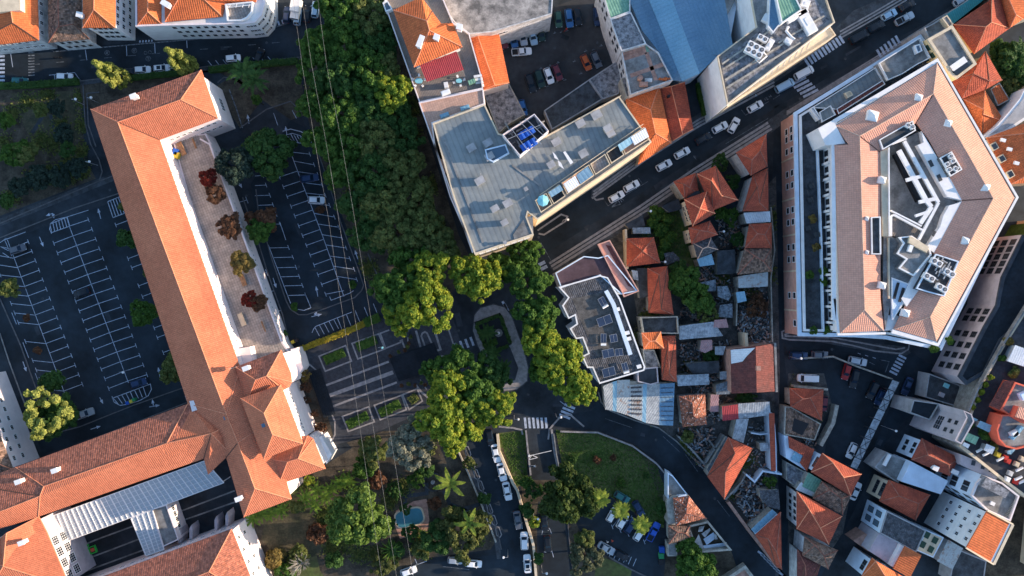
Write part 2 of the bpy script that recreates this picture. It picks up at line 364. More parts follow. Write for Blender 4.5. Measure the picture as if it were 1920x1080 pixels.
mat('red', (.50, .04, .03), var=.1); mat('red_bright', (.75, .14, .08), var=.05); mat('aqua', (.25, .60, .66), var=.03); mat('yellow', (.6, .45, .05), var=.1)
# ================================================================ GROUND AND ROADS
struct('ground', MB().flat([(-1500, -1500), (1500, -1500), (1500, 1500), (-1500, 1500)], -.004), M['asphalt'])
def sheet(name, px, m, z, zp=0):
    return struct(name, MB().flat([P(*p, zp) for p in px], z), M[m])
def sheets(name, polys, m, z, zp=0):
    mb = MB()
    for px in polys: mb.flat([P(*p, zp) for p in px], z)
    return struct(name, mb, M[m])
sheets('road', [
 [(-40,96),(95,91),(360,73),(480,62),(545,40),(590,-60),(720,-60),(700,60),(620,105),(560,115),(300,140),(150,158),(-40,162)],
 [(1012,482),(1300,300),(1470,192),(1740,40),(1860,-40),(1960,-100),(1880,-140),(1760,-40),(1560,85),(1430,165),(1210,290),(1010,400),(1000,430)],
 [(990,770),(1110,745),(1127,754),(1142,769),(1190,788),(1235,802),(1268,827),(1324,884),(1358,932),(1409,998),(1478,1085),(1478,1120),(1400,1120),(1325,1030),(1262,930),(1236,870),(1190,832),(1120,806),(1040,800)],
 [(868,830),(900,810),(925,810),(985,960),(1000,1120),(700,1120),(780,1060),(930,1040),(936,1000)],
 [(1452,200),(1476,190),(1466,625),(1478,735),(1475,1120),(1452,1120),(1458,735),(1447,400)],
 [(1468,632),(1700,655),(1770,700),(1660,830),(1600,960),(1520,1120),(1470,1120),(1560,1000),(1615,900),(1688,715),(1600,690),(1560,668),(1480,672)]], 'asphalt_new', .0)
sheets('car_park', [
 [(1008,960),(1058,978),(1064,1020),(1078,1100),(1012,1100)],
 [(-40,475),(0,455),(230,372),(285,520),(378,745),(350,760),(80,852),(60,800),(0,640),(-40,560)],
 [(470,345),(545,225),(575,240),(612,330),(655,420),(712,560),(705,600),(560,655),(530,610),(505,560)],
 [(1060,945),(1110,900),(1235,980),(1240,1090),(1185,1070),(1100,1020),(1090,1000)],
 [(1485,680),(1560,672),(1680,712),(1580,905),(1540,890),(1560,760)]], 'asphalt_new', .004)
sheets('pavement', [
 [(-40,90),(92,84),(92,92),(-40,99)], [(-40,158),(150,152),(300,133),(560,106),(620,98),(622,106),(560,114),(300,141),(150,160),(-40,166)],
 [(0,410),(182,336),(222,322),(226,334),(0,424),(-40,440),(-40,425)],
 [(1030,502),(1200,395),(1300,325),(1470,205),(1750,45),(1850,-15),(1860,-5),(1760,55),(1480,222),(1445,250),(1310,338),(1210,408),(1060,500),(1040,510)],
 [(1108,372),(1200,300),(1300,240),(1460,150),(1570,75),(1630,35),(1700,-10),(1690,-20),(1600,20),(1540,80),(1450,130),(1290,225),(1190,280),(1140,325),(1110,355)],
 [(1466,625),(1700,650),(1708,662),(1695,668),(1610,655),(1530,640),(1466,636)],
 [(870,858),(878,855),(936,1010),(940,1048),(932,1048),(926,1012)],
 [(1452,640),(1458,640),(1460,1080),(1453,1080)]], 'concrete_dark', .012)
sheet('yard', [(915,95),(1020,20),(1125,-20),(1180,150),(1000,235),(965,245),(940,180)], 'asphalt_warm', .006)
# school terrace gardens, private gardens, plots of bare earth
sheets('garden_soil', [
 [(-40,170),(150,162),(160,300),(180,335),(0,405),(-40,420)], [(150,160),(420,128),(560,118),(575,215),(545,225),(440,150),(385,125),(170,205),(150,200)],
 [(400,165),(440,140),(490,190),(450,240),(430,210)], [(565,100),(720,-60),(740,-40),(800,250),(860,440),(900,520),(845,570),(700,560),(640,400),(600,300),(575,215)],
 [(560,690),(590,700),(612,770),(628,830),(600,830),(580,790)],
 [(470,960),(660,840),(650,830),(720,808),(860,805),(935,1005),(920,1030),(780,1050),(700,1120),(490,1120)],
 [(1190,430),(1265,380),(1300,440),(1335,500),(1345,590),(1270,600),(1250,500),(1215,480)],
 [(1690,130),(1960,90),(1960,170),(1900,260),(1850,220)],
 [(1060,945),(1090,1000),(1100,1020),(1185,1070),(1160,1120),(1082,1120),(1068,1020),(1062,960),(1010,940),(1006,960),(1008,1100),(1000,1080),(975,900),(1050,900)],
 [(1255,985),(1370,1030),(1400,1120),(1240,1120)]], 'soil', .006)
sheets('bare_ground', [
 [(1180,505),(1215,500),(1270,520),(1350,440),(1455,330),(1462,700),(1455,1010),(1409,995),(1358,930),(1324,882),(1268,825),(1235,800),(1200,790),(1200,620)],
 [(1478,700),(1545,700),(1560,760),(1520,830),(1540,860),(1600,900),(1580,1000),(1520,1090),(1478,1090)],
 [(905,165),(950,155),(1000,225),(960,260),(925,250)], [(1130,430),(1175,410),(1230,430),(1200,500),(1160,500)]], 'rubble_m', .010)
sheets('lawn', [[(935,812),(985,806),(990,905),(965,915),(935,840)],
 [(1042,806),(1120,812),(1185,838),(1232,874),(1250,925),(1245,990),(1225,985),(1105,905),(1055,880)],
 [(1120,1040),(1185,1068),(1175,1120),(1110,1120)], [(560,880),(600,1070),(640,1120),(560,1120),(520,1000)]], 'lawn_m', .014)
sheets('dry_lawn', [[(500,955),(600,900),(640,960),(600,1040),(530,1060),(490,1010)], [(20,175),(140,170),(150,260),(60,270)], [(935,840),(985,835),(988,895),(945,890)],
 [(1192,835),(1232,874),(1248,920),(1240,940),(1215,880)]], 'dry_grass', .018)
# plaza in front of the school, roundabout square
sheets("plaza", [[(555,655),(690,598),(760,600),(788,668),(798,770),(720,805),(645,830),(620,835),(628,800),(612,745),(590,700),(560,690)],
 [(761,600),(830,560),(850,600),(905,760),(799,770),(789,668)]], 'mosaic', .010)
sheet('square', [(838,560),(870,520),(1015,480),(1060,600),(1125,740),(1110,770),(990,790),(900,790)], 'asphalt', .008)
isl = [(888,590),(900,576),(925,569),(948,575),(962,595),(985,660),(992,690),(990,715),(970,732),(945,735),(928,715),(915,690),(895,650),(885,620)]
struct('island', MB().prism([P(*p) for p in isl], 0, .14), M['limestone'])
mb = MB(); mb.strip([P(*p) for p in isl], .25, .14, .17, closed=True, side=-1); mb.build('kerb', M['concrete_dark']); tag(bpy.context.scene.objects['kerb'], kind='structure')
struct('island_path', MB().flat([P(*p) for p in [(914,667),(956,650),(972,690),(966,712),(945,722),(930,705)]], .145), M['asphalt_pale'])
struct('island_garden', MB().prism([P(*p) for p in [(889,604),(938,586),(960,645),(915,667)]], .14, .2), M['black'])
def kerb(px, w=.25, h=.13, m='kerb', name='kerb', closed=False, z0=0):
    return struct(name, MB().strip([P(*p) for p in px], w, z0, z0 + h, closed=closed), M[m])
kerb([(-40,97),(90,91),(100,95)]); kerb([(100,97),(360,74),(480,62),(545,42)], m='paint_worn')
kerb([(-40,157),(150,152),(300,135),(430,120),(560,108)])
kerb([(-20,428),(0,419),(185,340),(222,326)]); kerb([(-20,455),(0,446),(140,390),(228,361)]); kerb([(156,160),(160,232),(170,270),(186,300),(192,322),(186,340)])
kerb([(163,175),(166,235),(180,275)]); kerb([(163,175),(186,173)])
kerb([(0,560),(40,650),(72,740)]); kerb([(0,625),(18,680),(42,745),(52,770)], m='concrete')
kerb([(65,822),(150,800),(250,760),(358,722)]); kerb([(110,850),(200,813),(350,755)])
kerb([(508,560),(525,590),(533,612)]); kerb([(455,370),(480,440),(500,505),(512,540),(530,590),(537,620)])
kerb([(480,355),(485,400),(497,440),(508,480),(525,530),(537,565),(545,580),(560,590),(575,590),(600,582),(640,567),(665,558),(678,545),(682,535),(672,505),(640,420),(612,330),(598,290)])
kerb([(450,240),(500,205),(545,190),(565,210)]); kerb([(430,168),(442,200),(455,240)], m='paint_worn'); kerb([(408,155),(420,145),(432,147),(445,145)])
kerb([(690,475),(700,500),(712,525)]); kerb([(560,655),(600,640),(690,600)], w=.2)
kerb([(986,806),(990,845),(995,890)], w=.4, h=.6, m='limestone'); kerb([(1034,804),(1040,850),(1048,885)], w=.5, h=.6, m='limestone'); kerb([(1038,812),(1043,850),(1050,884)], w=.25, h=.9, m='concrete')
kerb([(935,800),(960,802),(978,806),(980,815)], h=.14, w=.4, m='limestone'); kerb([(1028,824),(1030,805),(1040,793),(1053,779),(1070,778),(1095,800)], h=.14, w=.4, m='limestone')
kerb([(1050,808),(1120,810),(1185,835),(1230,868),(1251,893)], w=.35, h=.9, m='limestone')
kerb([(933,812),(936,845),(962,905),(970,918),(985,970),(1000,1020),(1006,1090)], w=.6, h=1.1, m='wall_cream', name='garden_wall')
kerb([(868,830),(885,870),(910,930),(934,1000),(940,1030)], w=.25); kerb([(855,835),(880,890),(905,950),(930,1015)], w=.3, h=.9, m='wall_old', name='garden_wall')
kerb([(1122,735),(1127,754),(1142,769),(1190,788),(1235,802),(1268,827),(1324,884),(1358,932),(1409,998),(1460,1062)], w=.3, h=.25, m='concrete')

kerb([(1142,1044),(1180,1066),(1230,1090)], w=.35); kerb([(1063,945),(1066,1000),(1075,1080)], w=.2)
kerb([(1485,672),(1560,668),(1600,685),(1670,710)], w=.35, h=1.0, m='wall_old', name='garden_wall')
kerb([(1440,390),(1447,470),(1440,520),(1443,640)], w=.3, h=2.2, m='wall_old', name='garden_wall')
band = MB()
def pl(mb, px, w, z=.02, closed=False): mb.strip([P(*p) for p in px], w, z, z, closed=closed)
for o_ in (0, 7, 14):
    pl(band, [(1030+o_*.5,500+o_*.8-6),(1200+o_*.5,387+o_*.8),(1300+o_*.5,318+o_*.8),(1440+o_*.5,230+o_*.8)], .55)
    pl(band, [(1110+o_*.2,372-o_*.9),(1210,300-o_*.9),(1310,237-o_*.9),(1452,160-o_*.9)], .45)
    pl(band, [(1475,215-o_*.4),(1700,80-o_*.6),(1760,42-o_*.6),(1850,-10-o_*.6)], .35)
    pl(band, [(1575,72-o_*.9),(1640,35-o_*.9),(1700,0-o_*.9)], .35)
pl(band, [(1008,432),(1052,402),(1064,406),(1060,415),(1020,440),(1010,438)], .4)
pl(band, [(1112,370),(1118,375),(1132,372)], .4)
for q in ([(1475,618),(1466,622),(1467,634),(1480,637),(1560,640),(1600,648),(1640,658),(1690,663),(1703,655),(1705,645)], [(1480,624),(1472,627),(1473,630),(1560,633),(1610,642),(1680,655),(1697,652)]): pl(band, q, .35)
for q in ([(598,668),(648,648),(659,677),(610,696)], [(660,644),(710,626),(722,654),(671,673)], [(713,625),(748,612),(751,642),(723,653)], [(642,781),(691,763),(702,791),(653,809)], [(702,760),(753,741),(762,768),(713,787)], [(755,740),(782,729),(792,752),(767,768)]): pl(band, q, .35, closed=True)
for a, b_, w_ in (((602,726),(729,678),.5), ((609,745),(737,698),.9), ((616,765),(744,717),.5)): pl(band, [a, b_], w_)
pl(band, [(566,683),(580,683),(594,695),(603,725)], .35); pl(band, [(617,765),(628,790),(628,815),(618,835)], .35)
pl(band, [(780,620),(793,667),(826,655),(815,620)], .5); pl(band, [(798,670),(833,668),(838,680)], .4); pl(band, [(798,678),(802,690)], .4)
pl(band, [(792,625),(797,622),(801,625),(810,645),(808,651),(802,653),(797,650),(790,630)], .4, closed=True)
pl(band, [(838,608),(850,645),(862,680)], .35); pl(band, [(758,612),(752,625),(754,640),(760,655)], .4); pl(band, [(770,610),(764,625),(765,642)], .3)
pl(band, [(780,722),(790,735),(806,748)], .5); pl(band, [(788,712),(800,730)], .3)
for k in range(8):      # chain pattern beside the sloping street
    x0, y0 = 871 + k * 8.2, 836 + k * 21.5
    pl(band, [(x0,y0),(x0+7,y0+2),(x0+12,y0+16),(x0+9,y0+21),(x0+3,y0+17)], .22, closed=True)
struct('pavement_bands', band, M['limestone'])
mk = MB(); wn_ = MB()
def ln(p, q, w=.13, m=None): (m or mk).strip([P(*p), P(*q)], w, .024, .024)
def tee(a, b_, t=9, w=.13):
    """stall line from a to b with a cross bar at b"""
    ln(a, b_, w); d = Vector((111, 294)).normalized() * t / 2; ln((b_[0] - d.x, b_[1] - d.y), (b_[0] + d.x, b_[1] + d.y), w)
def arrow(p, ang, L=22, w=.16):
    d = Vector((math.cos(R(ang)), math.sin(R(ang)))); n_ = Vector((-d.y, d.x)); p = Vector(p); t = p + d * L
    ln(p, t - d * 6, w); a = t; b1 = t - d * 8 + n_ * 3; b2 = t - d * 8 - n_ * 3; mk.flat([P(*a), P(*b1), P(*b2)], .026)
def hatch(poly, n, ang_off=0, w=.16):
    """outline plus n slanting bars between the first and the opposite edge: poly = a,b (top) c,d (bottom)"""
    a, b_, c, d = [Vector(q) for q in poly]
    for q in ((a, b_), (b_, c), (c, d), (d, a)): ln(q[0], q[1], w)
    for i in range(1, n):
        t = i / n; ln(a.lerp(b_, max(0, t - ang_off)), d.lerp(c, min(1, t + ang_off)), w)
# left car park
ln((130,424),(241,718))
for k in range(17):
    x, y = 130 + 6.85 * k, 424 + 18.15 * k
    if k: tee((x,y),(x+36,y-12)); tee((x,y),(x-36,y+14))
    else: ln((x-5,y-17),(x+36,y-30)); tee((x,y),(x+36,y-12)); ln((x-5,y-17),(x,y))
hatch([(94,420),(126,407),(131,424),(97,436)], 6); pl(mk, [(97,438),(93,430),(95,419),(104,412),(125,407)], .16, .024)
for k in range(8): t = k / 8; ln((212 + 68*t*.95, 746 - 23*t), (222 + 60*t, 758 - 12*t + (0 if k < 5 else -4)), .16)
pl(mk, [(210,743),(214,754),(225,760),(240,758),(262,751),(278,742),(284,730),(282,720),(210,747)], .16, .024)
ln((14,450),(126,750))
for k in range(16):
    x, y = 25 + 6.75 * k - 6.75, 484 + 17.8 * k - 17.8
    tee((x,y),(x+35,y-13)); 
    if k not in (9, 11): tee((x,y),(x-38,y-4)) if k > 2 else ln((x,y),(-20,y-8))
ln((8,450),(48,435)); ln((22,586),(31,608)); ln((43,642),(54,671)); ln((66,700),(77,727)); ln((0,455),(12,447)); ln((0,462),(16,470)); ln((8,448),(22,480)); ln((5,474),(20,484))
for x, y in ((217,422),(240,485),(247,502),(260,536),(267,556),(276,580),(289,615),(295,633),(306,661),(312,680)): tee((x+32,y-12),(x,y))
hatch([(202,378),(232,366),(244,396),(212,408)], 6)
arrow((99,400),160,14); arrow((99,400),75,10); arrow((74,444),68,20); arrow((189,410),-105,20); arrow((300,708),-100,20); arrow((43,678),70,20); arrow((280,763),-10,20); arrow((288,762),-100,14); arrow((170,805),-18,20); arrow((187,745),62,14)
ln((347,742),(352,755)); ln((347,742),(353,738)); ln((135,780),(176,766)); ln((135,790),(178,776)); ln((178,776),(175,765))
# right car park
pl(mk, [(545,285),(551,302),(566,342),(582,382),(604,440),(625,499),(639,539),(645,556)], .14, .024)
E_ = [(581,289),(589,309),(596,327),(604,347),(610,366),(618,385),(627,407),(635,426),(641,446),(649,465),(656,485),(664,505),(669,524)]
A_ = [(545,285),(551,302),(559,322),(566,342),(574,362),(582,382),(589,400),(596,420),(604,440),(610,459),(618,480),(625,499),(631,518)]
for a, b_ in zip(A_, E_): tee(a, b_)
for k in range(13): tee((557+7.2*k, 321+18.2*k) if k < 12 else (645,545), (524+7.2*k, 332+18.3*k))
for x0, x1, y in ((478,493,330),(478,499,348),(478,506,367),(484,512,385),(489,518,403),(489,525,421),(503,541,465),(514,549,483),(520,555,502),(527,561,519),(534,567,536),(541,573,554)): tee((x0,y),(x1,y-1))
ln((525,417),(536,450)); pl(mk, [(503,459),(545,569)], .14, .024); pl(mk, [(572,550),(583,577),(570,582),(559,580)], .14, .024)
pl(mk, [(618,556),(621,563),(655,550),(663,545)], .14, .024)
for q in ((594,545),(499,525),): pass
arrow((596,556),-100,20); arrow((512,521),72,20); arrow((584,594),-15,20); arrow((590,592),-62,10); arrow((538,252),-100,16) ; arrow((619,334),-105,18); arrow((671,486),-108,18); arrow((449,344),60,10)
arrow((467,232),-100,18)
for x, y in ((497,511),(511,545),(524,582),(453,400),(460,375)): tee((x-14,y+5),(x+3,y),13)
for a, b_ in (((513,212),(521,235)),((548,207),(556,222))): ln(a,b_); 
pl(mk, [(585,624),(588,617),(592,612),(632,596),(660,585)], .14, .024)
for k in range(5): ln((590+9*k,613-3.4*k),(599+9*k,630-3.4*k))
for k in range(5): ln((632+17*k,595-6.4*k),(641+17*k,617-6.4*k))
pl(mk, [(536,253),(548,250),(562,254),(572,262),(577,271)], .14, .024); pl(mk, [(536,253),(550,266),(577,271)], .14, .024)
for k in range(4): ln((545+6*k,251+k*1.5),(553+6*k,266+k*1.2))
pl(mk, [(530,246),(545,242),(565,247),(580,258),(588,275)], .2, .024)
def glyph(o, up, rt, strokes, w=.11):
    o, up, rt = Vector(o), Vector(up), Vector(rt)
    for st_ in strokes: pl(wn_, [tuple(o + rt*a + up*b_) for a, b_ in st_], w, .024)
up_, rt_ = (-2.6,-3.7), (3.2,-2.0)
glyph((1436,188.5), up_, rt_, [[(0,0),(0,1)]]); glyph((1438.5,187), up_, rt_, [[(.8,0),(0,0),(0,1),(.8,1)],[(0,.5),(.6,.5)]]); glyph((1444,184), up_, rt_, [[(0,0),(0,1),(.5,.4),(1,1),(1,0)]])
glyph((1148,390), (-2.5,-4), (3.6,-2.2), [[(0,.4),(4,1.6),(4,-.4),(0,.4)],[(1,.5),(3.4,1.1)],[(5,0),(5,1.2)],[(6,0),(6,1.3)]], .2)
# top street
for x, y, u, v in ((160,93,163,113),(237,86,238,105),(290,81,291,100),(350,75,351,90),(20,100,24,126)): ln((x,y),(u,v), .16)
for x in range(60, 560, 45): ln((x,121 - (x-60)*.09),(x+15,120 - (x-60)*.09), .12, wn_)
for k in range(8): mk.strip([P(-10, 106+7.5*k), P(9, 105.5+7.5*k)], .5, .024, .024)
for k in range(9): wn_.strip([P(53, 99+5.3*k), P(65, 98.5+5.3*k)], .3, .024, .024)
for k in range(9): ln((390+14*k,114-k),(398+14*k,124-k*1.1), .13)
for k in range(5): mk.strip([P(262+k*5.6, 80-k*.4), P(263+k*5.6, 76-k*.4)], .35, .024, .024)
for k in range(6): mk.strip([P(497+8*k, 45-2*k), P(500+8*k, 54-2*k)], .45, .024, .024)
pl(mk, [(92,141),(102,140),(103,151),(150,150),(140,136),(102,140)], .13, .024)
for c in ((201,99),(252,95),(278,110)):
    pl(wn_, [(c[0]+4.6*math.cos(i*.628), c[1]+4.6*math.sin(i*.628)) for i in range(10)], .12, .024, closed=True); pl(wn_, [(c[0]-1.6,c[1]+2.5),(c[0]-1.6,c[1]-2.5),(c[0]+1.4,c[1]-2.2),(c[0]+1.4,c[1]),(c[0]-1.4,c[1]),(c[0]+1.8,c[1]+2.5)], .12, .026)
for c in ((273,99),(281,98)): pl(wn_, [(c[0]+3*math.cos(i*.78), c[1]+3*math.sin(i*.78)) for i in range(8)], .1, .024, closed=True)
# zebra crossings
def zebra(a, b_, n, d, w=.5):
    a, b_, d = Vector(a), Vector(b_), Vector(d)
    for i in range(n): p = a.lerp(b_, i / (n - 1)); mk.strip([P(*(p - d / 2)), P(*(p + d / 2))], w, .024, .024)
zebra((985,793),(1024,793),6,(2,20),.55); zebra((1059,781),(1068,762),4,(20,8),.55)
zebra((856,651),(885,640),4,(6,16),.55); zebra((946,572),(949,576),2,(8,14),.6)
zebra((1513,117),(1578,74),11,(9,14),.6); zebra((1648,100),(1683,74),6,(8,14),.6); zebra((1497,152),(1520,175),5,(28,-14),.6)
zebra((1675,699),(1692,669),6,(14,7),.5); zebra((1016,494),(1020,502),2,(12,-6),.8); zebra((1427,1038),(1462,1074),7,(12,9),.5)
# street parking bays, dashes, lettering
for q in ([(1134,377),(1140,386),(1215,340)],[(1197,334),(1204,344)],[(1360,270),(1440,222)],[(1452,163),(1462,178),(1450,186)],[(1390,206),(1398,216),(1442,190)],[(1300,292),(1306,300)]): pl(wn_, q, .12, .024)
pl(wn_, [(1014,455),(1035,492)], .14, .024); pl(wn_, [(850,652),(877,642)], .14, .024); pl(mk, [(1050,752),(1060,760)], .14, .024)
for k in range(4): ln((1608+14*k,662+4*k),(1614+14*k,664+4*k), .12)
pl(wn_, [(1650,674),(1667,678),(1660,698)], .14, .024); pl(wn_, [(1630,679),(1640,684)], .14, .024)
for a, b_ in (((1135,785),(1185,802)),((1243,818),(1275,848)),((1285,852),(1308,884)),((1345,938),(1368,968))): ln(a, b_, .1, wn_)
for k, y in enumerate((0, 19, 37, 55, 76, 92)): 
    x0, y0 = 1145+15*k, 975+7*k
    if k: tee((x0+10,y0-22),(x0-12,y0+ 6))
for k in range(6): ln((1148+9*k,1030+3.5*k),(1142+9*k,1044+3.5*k))
ln((1017,995),(1030,990)); ln((1017,996),(1016,1002)); ln((1030,990),(1034,1000)); ln((1020,1035),(1035,1033)); ln((1034,1030),(1038,1045))
ln((773,1062),(800,1052)); ln((782,1057),(778,1048)); ln((830,1062),(880,1068), .1, wn_)
for p in ((940,75),(958,66),(1040,62),(1053,60),(1063,58),(1077,115),(1089,138),(1059,150),(1043,155),(1027,162),(1010,165),(1046,118),(1031,124),(1014,129),(1098,96),(1113,93),(1127,86),(1118,47)): 
    pl(wn_, [(p[0]-3,p[1]+1),(p[0]+3,p[1]-1)], .2, .024); pl(wn_, [(p[0],p[1]-3),(p[0]+1,p[1])], .2, .024)
struct('road_marking', mk, M['paint']); struct('worn_road_marking', wn_, M['paint_worn'])
rp = MB(); r_ = random.Random(4)
for x, y, a in ((1290,310,-30),(1100,425,-30),(1240,345,-30),(1545,125,-30),(1600,95,-30),(1390,925,48),(1300,868,42),(1440,1040,48),(1205,815,15),(1600,640,8),(1720,690,-60),(1650,830,-62),(1560,960,-60),(180,125,-3),(420,90,-4),(905,860,72),(960,1020,78),(945,745,10),(1045,760,0),(860,600,75),(1000,500,50),(1530,780,-60),(1060,70,20),(70,620,68),(205,600,68),(600,470,68),(560,430,68)):
    d = Vector((math.cos(R(a)), math.sin(R(a)))); n_ = Vector((-d.y, d.x)); L, W_ = r_.uniform(8,34), r_.uniform(4,11); c = Vector((x, y)); rp.flat([P(*(c - d*L/2 - n_*W_/2)), P(*(c + d*L/2 - n_*W_/2)), P(*(c + d*(L/2+r_.uniform(-2,2)) + n_*W_/2)), P(*(c - d*L/2 + n_*W_/2))], .0135 + .0002*len(rp.f), mi=r_.choice([0, 1]))
struct('asphalt_patch', rp, [M['asphalt'], M['asphalt_pale']])
def manhole(x, y): c = P(x, y); struct('manhole_cover', MB().prism([(c.x+.33*math.cos(a*.628), c.y+.33*math.sin(a*.628)) for a in range(10)], .0, .016), M['concrete_dark'])
for q in ((1290,320),(1303,294),(1291,323),(206,356),(462,367),(598,395),(1010,445),(1100,430),(1500,185),(1585,110),(1180,330),(1230,825),(1340,935),(1560,655),(1700,760),(1610,880),(930,900),(960,960),(990,740),(150,105),(330,98),(500,80),(1040,90),(1120,80),(160,500),(80,560),(560,500),(860,620)): manhole(*q)
# ================================================================ SCHOOL (top left to bottom left)
tcap = 'cap'
sch = bld('school', 'long L-shaped school with orange tiled hipped roofs and pinkish white walls round courtyards', [(170,205),(560,900)], 14)
def sroof(eave, ridge, faces, m='tile_school', mm=None): return roof(sch, eave, ridge, faces, M[m], caps=M['cap'], th=.35)
ZE, ZR = 14.0, 16.9
# top wing + long wing as one L roof
ev = [(170,205,ZE),(377,131,ZE),(408,221,ZE),(299,262,ZE),(452,700,ZE),(470,830,ZE+.3),(400,862,ZE),(352,757,ZE)]
rg = [(221,229,ZR),(339,187,ZR),(446,830,ZR),(427,772,ZR)]
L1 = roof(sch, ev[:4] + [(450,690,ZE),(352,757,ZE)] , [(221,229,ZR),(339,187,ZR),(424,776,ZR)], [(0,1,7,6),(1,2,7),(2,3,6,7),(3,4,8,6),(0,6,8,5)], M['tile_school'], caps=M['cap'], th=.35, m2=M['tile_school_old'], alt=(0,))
# the north slope of the top wing carries older tiles
# south-east wing behind the front pavilions
roof(sch, [(352,757,ZE),(450,690,ZE),(505,790,ZE),(546,936,ZE),(457,970,ZE),(424,858,ZE)], [(424,776,ZR),(446,830,ZR),(478,916,ZR)],
     [(0,1,6),(1,2,7,6),(2,3,8,7),(3,4,8),(4,5,7,8),(5,0,6,7)], M['tile_school'], caps=M['cap'], th=.35, name='roof')
# lower wing C running to the left
roof(sch, [(29,876,ZE),(352,757,ZE),(424,800,ZE),(432,850,ZE),(390,890,ZE),(382,860,ZE),(72,969,ZE),(-60,1010,ZE),(-60,908,ZE)], [(82,912,ZR),(313,831,ZR),(396,813,ZR),(75,930,ZR),(11,955,ZR),(-60,980,ZR)],
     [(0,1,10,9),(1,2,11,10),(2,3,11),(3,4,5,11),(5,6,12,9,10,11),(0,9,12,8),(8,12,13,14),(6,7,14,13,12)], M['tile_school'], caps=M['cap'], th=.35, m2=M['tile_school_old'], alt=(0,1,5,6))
# bottom-left wings
roof(sch, [(72,969,ZE-1),(88,1000,ZE-1),(130,1100,ZE-1),(-60,1180,ZE-1),(-60,1030,ZE-1),(0,1010,ZE-1)], [(12,1000,ZR-1),(6,1062,ZR-1)], [(0,1,2,7,6),(2,3,7),(3,4,7),(4,5,6,7),(5,0,6)], M['tile_school'], caps=M['cap'], th=.35)
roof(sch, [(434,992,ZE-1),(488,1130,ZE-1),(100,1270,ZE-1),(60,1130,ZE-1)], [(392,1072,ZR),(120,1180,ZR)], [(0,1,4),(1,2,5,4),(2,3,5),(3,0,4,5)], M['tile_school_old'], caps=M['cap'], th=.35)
# north-west neighbour wing K (mostly outside the picture)
roof(sch, [(-46,701,11),(24,880,11),(-60,915,11),(-130,740,11)], [(-70,760,14),(-30,860,14)], [(0,1,5,4),(1,2,5),(2,3,4,5),(3,0,4)], M['tile_brown'], caps=M['cap'], th=.3)
# front pavilions
roof(sch, [(441,688,14.8),(527,656,14.8),(545,700,14.8),(547,716,14.8),(542,726,14.8),(532,731,14.8),(462,757,14.8)], [(479,712,17.6),(500,705,17.6)],
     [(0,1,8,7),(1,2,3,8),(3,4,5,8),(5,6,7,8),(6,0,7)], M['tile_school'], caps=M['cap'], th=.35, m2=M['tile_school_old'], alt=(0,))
roof(sch, [(451,747,17),(526,721,17),(568,832,17),(494,861,17)], [(495,775,20.3),(511,815,20.3)], [(0,1,4),(1,2,5,4),(2,3,5),(3,0,4,5)], M['tile_school'], caps=M['cap'], th=.35)
roof(sch, [(498,860,13.6),(566,818,13.6),(577,817,13.6),(587,823,13.6),(610,879,13.6),(522,909,13.6)], [(539,866,16.2),(559,860,16.2)],
     [(0,1,7,6),(1,2,7),(2,3,7),(3,4,7),(4,5,6,7),(5,0,6)], M['tile_school'], caps=M['cap'], th=.35)
WP = 'pinkwhite'
wa = walls(sch, [(170,205),(377,131),(408,221),(299,262),(450,690),(352,757)], ZE, M[WP], over=.7)
wb = walls(sch, [(352,757),(450,690),(505,790),(546,936),(457,970),(424,858)], ZE, M[WP], over=.72)
wc = walls(sch, [(29,876),(352,757),(424,800),(432,850),(382,860),(72,969),(-60,1010),(-60,908)], ZE, M[WP], over=.74)
wd = walls(sch, [(72,969),(88,1000),(130,1100),(-60,1180),(-60,1030),(0,1010)], ZE-1, M['wall_mauve'], over=.6)
wg = walls(sch, [(434,992),(488,1130),(100,1270),(60,1130)], ZE-1, M[WP], over=.6)
wk = walls(sch, [(-46,701),(24,880),(-60,915),(-130,740)], 11, M[WP], over=.4)
w1 = walls(sch, [(441,688),(527,656),(545,700),(547,716),(542,726),(532,731),(462,757)], 14.8, M[WP], over=.76)
w2 = walls(sch, [(451,747),(526,721),(568,832),(494,861)], 17, M[WP], over=.78)
w3 = walls(sch, [(498,860),(566,818),(577,817),(587,823),(610,879),(522,909)], 13.6, M[WP], over=.8)
# lower porch blocks in front of the pavilions
def blk(px, z, m, name='wall', z0=0, over=0, b=None):
    p = [v.xy for v in PX(px, z)]
    return MB().prism(p, z0, z).build(name, M[m], b or sch)
blk([(545,655),(556,652),(563,672),(568,690),(560,702),(548,690)], 6, WP, 'porch'); blk([(548,735),(556,732),(580,803),(572,806)], 4, WP, 'porch')
blk([(590,822),(603,818),(622,852),(612,870)], 6, 'white', 'porch')
facade(sch, wa, nearest_edge(wa, 385, 470, 14), (11.9, 8.6), 44, .5, .8, m0=2, m1=4, bars=(0,0))
facade(sch, wa, nearest_edge(wa, 340, 250, 12), (12.2, 9.2, 5.5), 8, 1.1, 1.3, m0=1, m1=1, bars=(1,0))
for z in (4.5,): facade(sch, wa, nearest_edge(wa, 410, 190, 12), (z,), 1, 3.2, 2.2, bars=(3,1), gm='glass')
facade(sch, w2, nearest_edge(w2, 555, 780, 15), (14.5,), 12, .6, 1.0); facade(sch, w2, nearest_edge(w2, 555, 780, 15), (10.5,), 12, .6, 1.2)
facade(sch, w1, nearest_edge(w1, 536, 680, 13), (12.4,), 6, .6, 1.0); facade(sch, w3, nearest_edge(w3, 600, 850, 12), (11.6,), 5, .6, 1.0)
facade(sch, wk, nearest_edge(wk, 0, 790, 10), (8.6, 5.4), 9, 1.3, 1.2, bars=(2,0)); 
